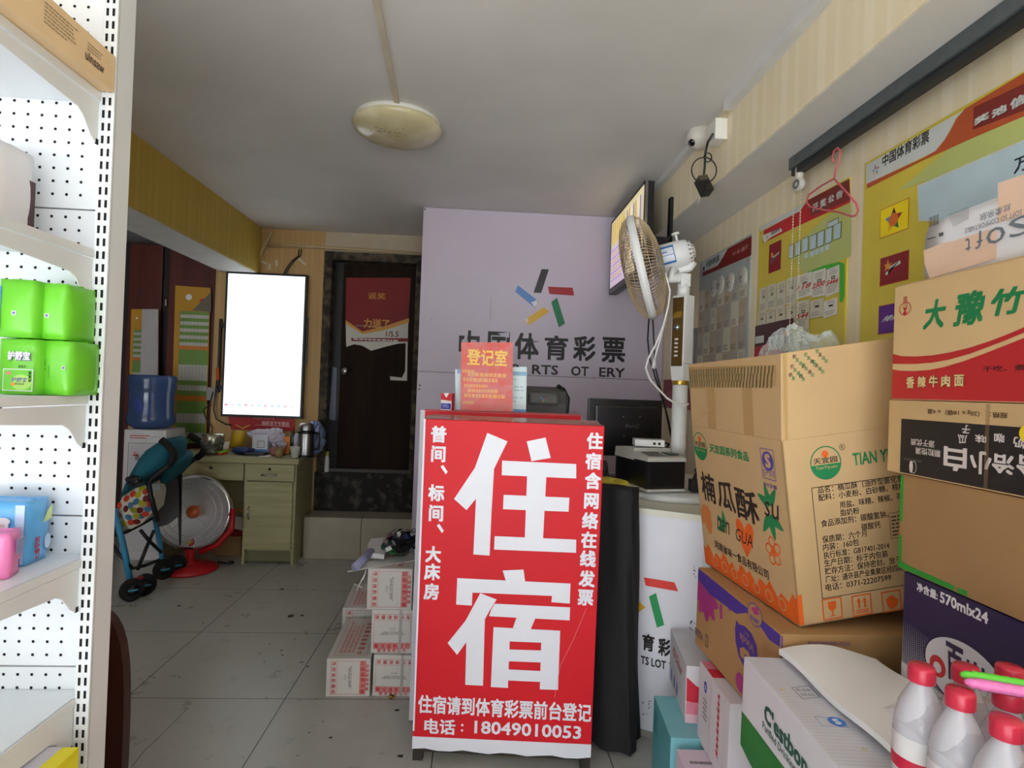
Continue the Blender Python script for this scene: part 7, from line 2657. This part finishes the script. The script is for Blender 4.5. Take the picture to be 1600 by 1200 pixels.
# halftone: rows of dashes that thicken towards the pale lower field
n_ = 70
for i in range(n_):
    t_ = i / n_
    u_ = 0.004 + (w_ - 0.01) * t_
    vtop = h_ - 0.105 - 0.10 * t_ ** 1.6
    for j in range(22):
        f_ = j / 22
        v_ = vtop - 0.085 * f_
        if v_ < 0.01:
            break
        d_ = 0.0004 + 0.0022 * f_
        mb.poly(fr, [(u_ - d_, v_ - 0.0012), (u_ + d_, v_ - 0.0002), (u_ + d_, v_ + 0.0012), (u_ - d_, v_ + 0.0002)], silver, 0.0006)
    mb.rect(fr, u_ - (w_ / n_) * 0.51, 0.004, u_ + (w_ / n_) * 0.51, max(0.005, vtop - 0.083), silver, 0.0007)
a0_, v0_ = fr.px(*V_(198, 312))
mb.text(fr, '净含量:', a0_, v0_ - 0.001, a0_ + 0.055, v0_ + 0.017, white_ink, bold=0.03)
mb.text(fr, '570mlx24', a0_ + 0.060, v0_ - 0.002, a0_ + 0.168, v0_ + 0.019, white_ink, bold=0.03)
u_, v_ = fr.px(*V_(640, 1060))
v_ -= 0.012
mb.disc(fr, u_, v_, 0.096, navy, 0.0010, ry=0.064, seg=40)
mb.disc(fr, u_, v_, 0.092, silver, 0.0012, ry=0.060, seg=40)
mb.disc(fr, u_ - 0.060, v_ - 0.01, 0.020, red_ink, 0.0016)
mb.disc(fr, u_ - 0.060, v_ - 0.012, 0.010, silver, 0.0019)
for k, ch in enumerate('百岁山'):
    mb.text(fr, ch, u_ - 0.040 + 0.046 * k, v_ - 0.020, u_ + 0.0 + 0.046 * k, v_ + 0.048 - 0.010 * k, navy, bold=0.03, lift=0.0017, shear=-0.1)
mb.build('water_carton', label='navy and silver carton marked 570mlx24 behind the bottles', cat='carton')
# cartons carrying the stack
for z0_, z1_ in ((0.0, 0.29), (0.2905, 0.583)):
    mb = MB()
    wallbox(0.80, 1.165, z0_, z1_).shell(mb, kraft_d, 0.004)
    mb.build('plain_carton', label='plain brown carton low in the right stack under the navy one', cat='carton', group='plain cartons under the navy carton')

# soft tissue bundle on the noodle carton
TS = Box((0.945, 0.86, 1.497), (0, 0, -2), (0.20, 0.34, 0.135))
a_, b_, c_ = TS.d
mb = MB()
tw_ = M('tissue_film_white', (244, 244, 248), 0.22, var=0.02)
peach = M('tissue_peach', (246, 212, 186), 0.3)
bm = bmesh.new()
bmesh.ops.create_cube(bm, size=2)
bmesh.ops.subdivide_edges(bm, edges=bm.edges[:], cuts=5, use_grid_fill=True)
for v in bm.verts:
    x, y, z = v.co
    s_ = 1 - 0.10 * (max(abs(y), 0) ** 8) * (1 if z > 0 else 0.4)
    rr = 1 - 0.05 * (abs(x) ** 6) * (abs(z) ** 6)
    v.co = TS.w(a_ / 2 + x * a_ / 2 * rr, b_ / 2 + y * b_ / 2 * (1 - 0.03 * abs(z) ** 6), c_ / 2 + z * c_ / 2 * s_)
bm.verts.index_update()
mb.raw([v.co.copy() for v in bm.verts], [[v.index for v in f.verts] for f in bm.faces], tw_, True)
bm.free()
fr = TS.left
fr = Frame(fr.o + fr.n * 0.0015, fr.u, fr.v)


def Q_(x, y):
    return fr.px(1420 + x / 6.317, 260 + y / 6.317)


def qpoly(pts, mat, lift=0.001):
    mb.poly(fr, [Q_(*p) for p in pts], mat, lift)


qpoly([(150, 830), (330, 760), (450, 735), (870, 600), (870, 910), (560, 1000), (210, 1105), (160, 960)], peach)
qpoly([(885, 165), (1290, 30), (1290, 430), (885, 560)], peach)
sg_ = M('tissue_grey', (120, 130, 140), 0.4)
bar = ink_black
for k in range(9):
    qpoly([(205 + k * 11, 505 - 4 * k), (205 + k * 11 + (7 if k % 3 else 4), 503 - 4 * k), (203 + k * 11 + (7 if k % 3 else 4), 600 - 4 * k), (202 + k * 11, 602 - 4 * k)], grey_plastic, 0.0014)
for i in range(9):
    x0_, y0_ = 395 + 6 * i, 480 + 14 * i - 0
    qpoly([(x0_, y0_), (600, y0_ - 82), (600, y0_ - 78), (x0_, y0_ + 4)], sg_, 0.0014)
qpoly([(190, 712), (270, 690), (270, 704), (190, 726)], grey_plastic, 0.0014)
qpoly([(300, 660), (350, 648), (346, 684), (304, 694)], grey_plastic, 0.0014)


def qtext(s, p_tl, p_br, mat, bold=0.0):
    """upside-down letters"""
    a, b = Q_(*p_tl), Q_(*p_br)
    mb.text(fr, s, a[0], min(a[1], b[1]), b[0], max(a[1], b[1]), mat, bold=bold, lift=0.0016, turn=2)


a0_, v0_ = Q_(570, 850)
sv = Q_(570, 700)[1] - v0_
xs_ = [Q_(x_, 800)[0] for x_ in (565, 620, 665, 735, 770, 955, 985, 1230)]
sl = lambda x_: (x_ - a0_) * 0.02
for ch, xa, xb, hh in (('t', xs_[0], xs_[1], 0.9), ('f', xs_[2], xs_[3], 1.1), ('o', xs_[4], xs_[5], 1.0), ('S', xs_[6], xs_[7], 1.15)):
    mb.text(fr, ch, xa, v0_ + sl(xa), xb, v0_ + sl(xa) + sv * hh, sg_, lift=0.0016, turn=2)
b0_ = Q_(560, 665)
b1_ = Q_(1120, 640)
mb.text(fr, 'SOFT SO COMFORTABLE', b0_[0], b0_[1], b1_[0], b0_[1] + 0.010, sg_, lift=0.0016, turn=2)
b0_ = Q_(705, 545)
b1_ = Q_(1010, 540)
mb.text(fr, '丝柔亲肤', b0_[0], b0_[1], b1_[0], b0_[1] + 0.014, sg_, lift=0.0016, turn=2)
mb.build('tissue_bundle', label='white and peach soft tissue bundle lying upside down on the noodle carton', cat='tissue pack')

# purple tissue carton under the big one
VD = Box((0.701, 1.273, 0.474), (0.6, 0.3, 0.9), (0.45, 0.474, 0.235))
mb = MB()
vk = M('tissue_carton_tan', (176, 136, 88), 0.75, var=0.05, scale=6)
VD.shell(mb, vk, 0.004)
fr = VD.left
w_, h_ = VD.d[1], VD.d[2]
vp = M('carton_purple', (74, 50, 150), 0.6, var=0.06)
vm = M('carton_magenta', (168, 52, 126), 0.6, var=0.08)


def D2(x, y):
    return fr.px(1080 + x / 5.4545, 880 + y / 5.4545)


def clampv(l):
    return [(min(max(a, 0.003), w_ - 0.003), min(max(b, 0.003), h_ - 0.003)) for a, b in l]


mb.poly(fr, [(0.002, h_ - 0.003), (w_ - 0.002, h_ - 0.003), (w_ - 0.002, h_ - 0.030), (w_ * 0.9, h_ - 0.034), (w_ * 0.82, h_ - 0.022), (w_ * 0.66, h_ - 0.016), (w_ * 0.55, h_ - 0.040), (w_ * 0.4, h_ - 0.044), (w_ * 0.2, h_ - 0.05), (0.002, h_ - 0.036)], vp, 0.0007)
q = random.Random(2)
u_, v_ = D2(125, 280)
mb.poly(fr, clampv([(u_ + (0.075 + 0.012 * math.cos(9 * t_)) * math.cos(t_), v_ + (0.062 + 0.01 * math.cos(9 * t_)) * math.sin(t_)) for t_ in [2 * PI * k / 60 for k in range(60)]]), vm, 0.0006)
for x_, y_, s_ in ((255, 410, 0.016), (330, 330, 0.018)):
    u_, v_ = D2(x_, y_)
    mb.poly(fr, [(u_ - s_ * 0.7, v_ + s_), (u_ + s_ * 0.3, v_ + s_ * 1.3), (u_ + s_ * 0.7, v_ - s_), (u_ - s_ * 0.2, v_ - s_ * 1.5)], vm, 0.0006)
u_, v_ = D2(470, 720)
vp2 = [(u_ + x_ * 0.060, v_ + y_ * 0.052) for x_, y_ in ((-0.95, 0.9), (-0.7, 0.8), (-0.2, 0.95), (0.4, 0.9), (0.85, 0.55), (1.0, 0.0), (0.8, -0.6), (0.4, -0.95), (-0.1, -1.0), (-0.6, -0.75), (-0.95, -0.2), (-1.05, 0.4))]
mb.poly(fr, vp2, vp, 0.0007)
mb.text(fr, 'Vinda', u_ - 0.036, v_ + 0.004, u_ + 0.040, v_ + 0.024, vk, bold=0.01, lift=0.001, turn=2)
mb.text(fr, '维达', u_ - 0.010, v_ + 0.030, u_ + 0.014, v_ + 0.039, vk, lift=0.001, turn=2)
for k in range(5):
    a = 0.4 + k * 0.8
    mb.disc(fr, u_ + 0.0 + 0.02 * math.cos(a), v_ - 0.022 + 0.011 * math.sin(a), 0.013, vk, 0.001 + 0.00005 * k, ry=0.008, seg=10)
u_, v_ = D2(545, 440)
mb.disc(fr, u_, v_, 0.037, vp, 0.0009, ry=0.027)
mb.disc(fr, u_, v_, 0.034, vk, 0.0011, ry=0.0245)
mb.poly(fr, [(u_ - 0.02, v_ + 0.01), (u_ + 0.012, v_ + 0.024), (u_ + 0.022, v_ + 0.008), (u_ - 0.002, v_ + 0.0)], vm, 0.0013)
mb.text(fr, '品质优选', u_ - 0.022, v_ - 0.018, u_ + 0.022, v_ - 0.006, vp, bold=0.02, lift=0.0013, turn=2)
u_, v_ = D2(420, 1020)
mb.disc(fr, u_, max(v_, 0.03), 0.026, vm, 0.0007, ry=0.024)
u_, v_ = D2(70, 600)
mb.text(fr, 'V2239', u_ - 0.03, 0.03, u_ + 0.03, 0.052, M('carton_ink', (92, 78, 96), 0.7), bold=0.02, lift=0.0008, turn=2)
mb.outline(fr, u_ + 0.045, 0.028, u_ + 0.065, 0.062, 0.003, _mats['carton_ink'], 0.0008)
u_ = fr.px(1197, 1000)[0]
mb.rect(fr, u_, 0.004, u_ + 0.0012, h_ - 0.05, kraft_d, 0.0008)
fr = VD.front
mb.rect(fr, 0.001, 0.004, 0.004, VD.d[2] - 0.004, vp, 0.0007)
u0_, v0_ = fr.px(1262, 1008)
mb.text(fr, '维达纸业股份有限公司出品', u0_, v0_, u0_ + 0.10, v0_ + 0.009, vp, lift=0.0008)
mb.build('tissue_carton', label='brown and purple tissue carton squeezed under the big leaning carton', cat='carton')

# white milk cartons -------------------------------------------------------------------------
milk = M('milk_white', (214, 212, 218), 0.55, var=0.03)
mred = M('milk_red', (206, 36, 62), 0.5)
mpink = M('milk_pink', (224, 130, 150), 0.5)
mpale = M('milk_pale_pink', (228, 186, 196), 0.5)
TE = Box((0.587, 1.634, 0.0), (0, 0, -5.4), (0.25, 0.229, 0.258))
mb = MB()
tealc = M('teal_card', (90, 166, 176), 0.5, var=0.05)
TE.shell(mb, M('teal_top', (128, 196, 206), 0.5), 0.003)
fr = TE.left
mb.rect(fr, 0.002, 0.002, TE.d[1] - 0.002, TE.d[2] - 0.002, tealc, 0.0006)
mb.lines(fr, 0.02, 0.16, 0.07, 0.23, 6, M('teal_dark', (30, 84, 96), 0.6), 0.001, 0.4, 3)
mb.text(fr, '牛奶', 0.08, 0.02, 0.16, 0.08, M('teal_red', (180, 90, 70), 0.6), lift=0.001, turn=1)
mb.build('milk_carton', label='teal carton standing on the floor by the counter foot', cat='carton')
MA = Box((0.654, 1.706, 0.2585), (-0.8, 0, -9.4), (0.10, 0.285, 0.170))
mb = MB()
MA.shell(mb, milk, 0.003)
fr = MA.left
w_, h_ = MA.d[1], MA.d[2]
mb.text(fr, 'Milk Deluxe', 0.06, h_ * 0.62, 0.22, h_ * 0.82, red_ink, lift=0.0008, shear=0.15)
mb.rect(fr, 0.002, h_ * 0.42, w_ - 0.002, h_ * 0.425, grey_ink, 0.0006)
for k in range(3):
    mb.disc(fr, 0.05 + 0.05 * k, h_ * 0.2, 0.010, M('milk_blue', (70, 90, 180), 0.5), 0.0007, ry=0.022)
fr = MA.front
a_, c_ = MA.d[0], MA.d[2]
mb.poly(fr, [(0.002, c_ * 0.80), (a_ * 0.3, c_ * 0.66), (a_ * 0.6, c_ * 0.58), (a_ - 0.002, c_ * 0.56), (a_ - 0.002, c_ * 0.33), (0.002, c_ * 0.38)], mred, 0.0007)
mb.rect(fr, 0.002, c_ * 0.16, a_ - 0.002, c_ * 0.37, mpink, 0.0007)
mb.rect(fr, 0.002, 0.002, a_ - 0.002, c_ * 0.16, mpale, 0.0007)
mb.build('milk_carton', label='white and red carton resting on the teal one', cat='carton')
PK = Box((0.572, 1.285, 0.0), (0, 0, -3.3), (0.27, 0.31, 0.250))
mb = MB()
PK.shell(mb, M('pink_card', (216, 200, 216), 0.55, var=0.03), 0.003)
mb.lines(PK.top, 0.02, 0.12, 0.08, 0.27, 4, grey_ink, 0.0008, 0.3, 8)
mb.lines(PK.left, 0.03, 0.08, 0.08, 0.2, 6, prn_violet, 0.0008, 0.25, 8)
mb.build('milk_carton', label='pale pink carton on the floor at the bottom of the pile', cat='carton')
MBX = Box((0.657, 1.421, 0.2515), (0, 0.5, -3.3), (0.25, 0.232, 0.218))
mb = MB()
MBX.shell(mb, milk, 0.003)
fr = MBX.left
w_, h_ = MBX.d[1], MBX.d[2]
q = random.Random(6)
for k in range(9):                                     # red script running down the face
    v_ = h_ * (0.9 - 0.085 * k)
    mb.poly(fr, [(w_ * 0.66 + q.uniform(-0.008, 0.004), v_ + 0.008), (w_ * 0.72, v_ + q.uniform(0.002, 0.008)), (w_ * 0.70, v_ - 0.004), (w_ * 0.73, v_ - 0.010), (w_ * 0.69, v_ - 0.008), (w_ * 0.655, v_ - 0.002)], red_ink, 0.0008)
mb.disc(fr, w_ * 0.24, h_ * 0.78, 0.012, M('milk_blue', (70, 90, 180), 0.5), 0.0007, ry=0.016)
mb.text(fr, 'S', w_ * 0.22, h_ * 0.75, w_ * 0.27, h_ * 0.81, white_ink, bold=0.03, lift=0.001)
mb.lines(fr, w_ * 0.18, h_ * 0.35, w_ * 0.33, h_ * 0.64, 5, grey_plastic, 0.0008, 0.35, 4)
mb.rect(fr, w_ * 0.42, 0.004, w_ * 0.425, h_ - 0.004, grey_ink, 0.0007)
mb.rect(fr, w_ * 0.86, 0.004, w_ * 0.862, h_ - 0.004, grey_ink, 0.0007)
tp = MBX.top
mb.rect(tp, 0.003, w_ - 0.05, 0.045, w_ - 0.004, mpink, 0.0007)
mb.rect(tp, 0.003, w_ - 0.10, 0.045, w_ - 0.052, mred, 0.0007)
mb.build('milk_carton', label='white carton with a red script down its side, beside the water carton', cat='carton')

# drinking water carton with foam sheet ----------------------------------------------------------
CB = Box((0.589, 0.889, 0.451), (0.4, 0.4, -3.7), (0.262, 0.378, 0.208))
mb = MB()
wc = M('water_carton_white', (222, 222, 230), 0.5, var=0.03)
CB.shell(mb, wc, 0.004)
fr = CB.left
w_, h_ = CB.d[1], CB.d[2]


def C2(x, y):
    return fr.px(1140 + x / 6.0, 1000 + y / 6.0)


wg = M('water_green', (20, 128, 52), 0.5, var=0.08)
wdk = M('water_dark_green', (16, 92, 76), 0.5)
p_a, p_b = C2(108, 650), C2(510, 1190)
sl_ = (p_b[1] - p_a[1]) / (p_b[0] - p_a[0])
mb.poly(fr, [(0.002, p_a[1]), (w_ * 0.55, p_a[1] + sl_ * w_ * 0.55), (w_ * 0.55, 0.003), (0.06, 0.003), (0.002, p_a[1] - 0.075)], wg, 0.0006)
mb.poly(fr, [(w_ * 0.42, 0.004), (w_ * 0.46, 0.03), (w_ * 0.5, 0.032), (w_ * 0.6, 0.004)], wc, 0.0008)
u0_, v0_ = C2(325, 740)
u1_, v1_ = C2(735, 1170)
_, vtop = C2(345, 625)
u1_ = min(u1_, w_ - 0.03)
mb.text(fr, "C'estbon", u0_, v0_ - 0.002, u1_, vtop + 0.006, wdk, bold=0.035)
u0_, v0_ = C2(312, 790)
mb.text(fr, 'Purified Drinking Water', u0_, v0_ - 0.012, u0_ + 0.20, v0_ + 0.008, wdk, bold=0.01)
tp = CB.top
for k in range(38):
    v_ = 0.008 + k * (w_ - 0.014) / 38
    mb.rect(tp, 0.004, v_, CB.d[0] - 0.004, v_ + 0.0012, M('corrugation', (200, 202, 210), 0.5), 0.0005)


def TP(x, y):
    return tp.px(1140 + x / 6.0, 1000 + y / 6.0)


pa, pb, pc, pd = TP(580, 452), TP(745, 433), TP(845, 540), TP(685, 557)
for s0, s1 in ((pa, pb), (pb, pc), (pc, pd), (pd, pa)):
    d_ = Vector((s1[0] - s0[0], s1[1] - s0[1])).normalized() * 0.0007
    mb.poly(tp, [(s0[0] - d_.y, s0[1] + d_.x), (s1[0] - d_.y, s1[1] + d_.x), (s1[0] + d_.y, s1[1] - d_.x), (s0[0] + d_.y, s0[1] - d_.x)], grey_plastic, 0.0008)
cu, cv = (pa[0] + pc[0]) / 2, (pa[1] + pc[1]) / 2
mb.text(tp, '瓶 纯净', cu - 0.014, cv + 0.004, cu + 0.014, cv + 0.014, grey_plastic, lift=0.0009)
mb.text(tp, '饮用 用水', cu - 0.014, cv - 0.014, cu + 0.014, cv - 0.004, grey_plastic, lift=0.0009)
cu, cv = TP(1005, 770)
mb.disc(tp, cu, cv, 0.015, M('mark_blue', (60, 130, 220), 0.5), 0.0008)
mb.text(tp, 'S', cu - 0.006, cv - 0.009, cu + 0.006, cv + 0.009, white_ink, bold=0.03, lift=0.0011)
mb.outline(tp, cu - 0.034, cv - 0.016, cu + 0.012, cv + 0.014, 0.0008, _mats['mark_blue'], 0.0007)
for x_, y_ in ((488, 467), (1265, 1030)):
    cu, cv = TP(x_, y_)
    mb.disc(tp, cu, cv, 0.005, M('glue_yellow', (214, 206, 170), 0.5), 0.0008, seg=10)
mb.build('water_carton', label='white and green drinking water carton at the bottom right', cat='carton')
mb = MB()
foam = M('foam_white', (244, 246, 248), 0.7, var=0.02)
zf = 0.668


def fo(p, q_):
    x = 0.690 + 0.205 * p - 0.004 * q_
    y = 1.255 - 0.375 * q_ - 0.07 * max(0, p - 0.6) * (1 - q_)
    return Vector((x - 0.018 * (1 - q_) * 0, y, zf + 0.010 * math.sin(p * 3.0 + 0.3) + 0.004 * math.sin(q_ * 9 + p * 4)))


nu, nv = 14, 18
top_v = [fo(i / nu, j / nv) + Vector((0, 0, 0.012)) for j in range(nv + 1) for i in range(nu + 1)]
bot_v = [fo(i / nu, j / nv) for j in range(nv + 1) for i in range(nu + 1)]
n_ = len(top_v)
fs = [(j * (nu + 1) + i, j * (nu + 1) + i + 1, (j + 1) * (nu + 1) + i + 1, (j + 1) * (nu + 1) + i) for j in range(nv) for i in range(nu)]
rimi = [i for i in range(nu + 1)] + [j * (nu + 1) + nu for j in range(1, nv + 1)] + [nv * (nu + 1) + i for i in range(nu - 1, -1, -1)] + [j * (nu + 1) for j in range(nv - 1, 0, -1)]
fs2 = [tuple(n_ + k for k in f) for f in fs] + [(rimi[k], rimi[(k + 1) % len(rimi)], n_ + rimi[(k + 1) % len(rimi)], n_ + rimi[k]) for k in range(len(rimi))]
mb.raw(top_v + bot_v, fs + fs2, foam, False)
mb.build('foam_sheet', label='thick white foam sheet lying over the drinking water carton', cat='sheet')
# cartons carrying the water carton and the bottles
for lo, hi, lab in (((0.66, 0.90, 0.0), (0.86, 1.25, 0.447), 'plain brown carton carrying the drinking water carton'), ((0.60, 0.46, 0.0), (0.89, 0.885, 0.632), 'plain brown carton carrying the shrink wrapped bottles')):
    mb = MB()
    mb.box(lo, hi, kraft_d, 0.004)
    mb.build('plain_carton', label=lab, cat='carton')

# water bottles ------------------------------------------------------------------------------------
capm = M('cap_red', (206, 48, 74), 0.3, var=0.05)
bclear = M('bottle_water', (238, 238, 246), 0.1, var=0.03, trans=0.35)
blab = M('bottle_label', (224, 222, 224), 0.4)
bred = M('bottle_band', (200, 36, 66), 0.4)
bteal = M('bottle_teal', (70, 170, 160), 0.4)
BZ = 0.633
rad = 0.0335
body_prof = [(0, 0), (0.028, 0.0), (rad, 0.008), (rad, 0.03), (rad - 0.001, 0.055), (rad, 0.075), (rad, 0.135), (rad - 0.001, 0.150), (0.028, 0.168), (0.019, 0.187), (0.0135, 0.198), (0.0135, 0.206)]
m_body = MB()
m_body.lathe(body_prof, bclear, (0, 0, 0), seg=24)
m_cap = MB()
m_cap.lathe([(0.0172, 0.203), (0.0176, 0.206), (0.0172, 0.222), (0.0155, 0.226), (0, 0.227)], capm, (0, 0, 0), seg=28)
m_lab = MB()
m_lab.lathe([(rad + 0.0006, 0.078), (rad + 0.0006, 0.128)], blab, (0, 0, 0), seg=28)
m_lab.lathe([(rad + 0.0010, 0.080), (rad + 0.0010, 0.098)], bred, (0, 0, 0), seg=28)
m_lab.lathe([(rad + 0.0010, 0.104), (rad + 0.0010, 0.118)], bteal, (0, 0, 0), seg=28, a0=3.4, a1=3.9)


def plain_mesh(mb, name):
    me = bpy.data.meshes.new(name)
    me.from_pydata([tuple(v) for v in mb.v], [], mb.f)
    for mt in mb.mats:
        me.materials.append(mt)
    me.polygons.foreach_set('material_index', mb.m)
    me.polygons.foreach_set('use_smooth', mb.sm)
    me.update()
    return me


me_b, me_c, me_l = plain_mesh(m_body, 'bottle_body'), plain_mesh(m_cap, 'bottle_cap'), plain_mesh(m_lab, 'bottle_label')
special = {(0, 0): 'red capped bottle at the far left corner of the shrink wrapped pack', (0, 1): 'second red capped bottle from the far end of the left row', (0, 2): 'third red capped bottle along the left row, nearest the frame bottom'}
c0 = at(1440, 1052, Z=BZ + 0.215)
BX0, BY0 = c0.x, c0.y
for i in range(4):
    for j in range(5):
        x_, y_ = BX0 + 0.0675 * i, BY0 - 0.0675 * j
        if x_ > 0.885:
            continue
        lab = special.get((i, j), 'red capped bottle inside the shrink wrapped pack, behind the left row' if i else 'red capped bottle low in the left row of the pack')
        r_ = thing('water_bottle', (x_, y_, BZ + 0.001), lab, 'bottle', 'red capped water bottles in the pack')
        for nm, me in (('body', me_b), ('cap', me_c), ('label', me_l)):
            o = bpy.data.objects.new(nm, me)
            COL.objects.link(o)
            o.parent = r_
# film over the pack, sagging between the caps
mb = MB()
wrap = film('pack_film', (214, 210, 224), 0.30, 0.12)
XL, XR, YF_, YN_ = BX0 - 0.033, BX0 + 0.0675 * 3 + 0.033, BY0 + 0.033, BY0 - 0.0675 * 4 - 0.033


def wr(p, q_):
    x, y = XL + (XR - XL) * p, YF_ + (YN_ - YF_) * q_
    fx = abs(((x - BX0) / 0.0675) % 1 - 0.5) * 2
    fy = abs(((BY0 - y) / 0.0675) % 1 - 0.5) * 2
    d_ = fx * fy
    e = min(p, 1 - p, q_, 1 - q_)
    z = BZ + 0.176 + 0.020 * d_ + 0.003 * math.sin(p * 30) * math.sin(q_ * 21)
    if e < 0.10:
        z -= (0.10 - e) * 0.3
    return Vector((x, y, z))


mb.grid(wr, 32, 40, wrap, True)
mb.build('shrink_film', label='clear shrink film stretched over the bottle pack below the caps', cat='film')
# carrying strap
HS = thing('carry_handle', (0.76, BY0 - 0.06, BZ + 0.228), 'pink and green carry handle across the bottle pack', 'handle strap')
hpink, hgreen = M('strap_pink', (238, 130, 196), 0.4), M('strap_green', (110, 226, 70), 0.4)
h0, h1 = at(1505, 1062, Z=BZ + 0.236), at(1608, 1080, Z=BZ + 0.236)
n_ = 24
for nm, mt, off, dz in (('strip', hgreen, 0.009, 0.003), ('strip', hpink, -0.006, 0.0)):
    mb = MB()
    pts = []
    d_ = (h1 - h0)
    nrm = Vector((-d_.y, d_.x, 0)).normalized()
    rrs = []
    for k in range(n_ + 1):
        t_ = k / n_
        pts.append(h0 + d_ * (1.25 * t_) + nrm * (off + 0.0008 * math.sin(k * 2.0)) + Vector((0, 0, dz)))
        rrs.append(0.0075 * min(1, 0.4 + 6 * t_) * (0.75 if abs(t_ - 0.13) < 0.02 else 1))
    mb.tube(pts, 0.007, mt, 10, rr=rrs)
    mb.build(nm, HS, label='green half' if mt is hgreen else 'pink half')
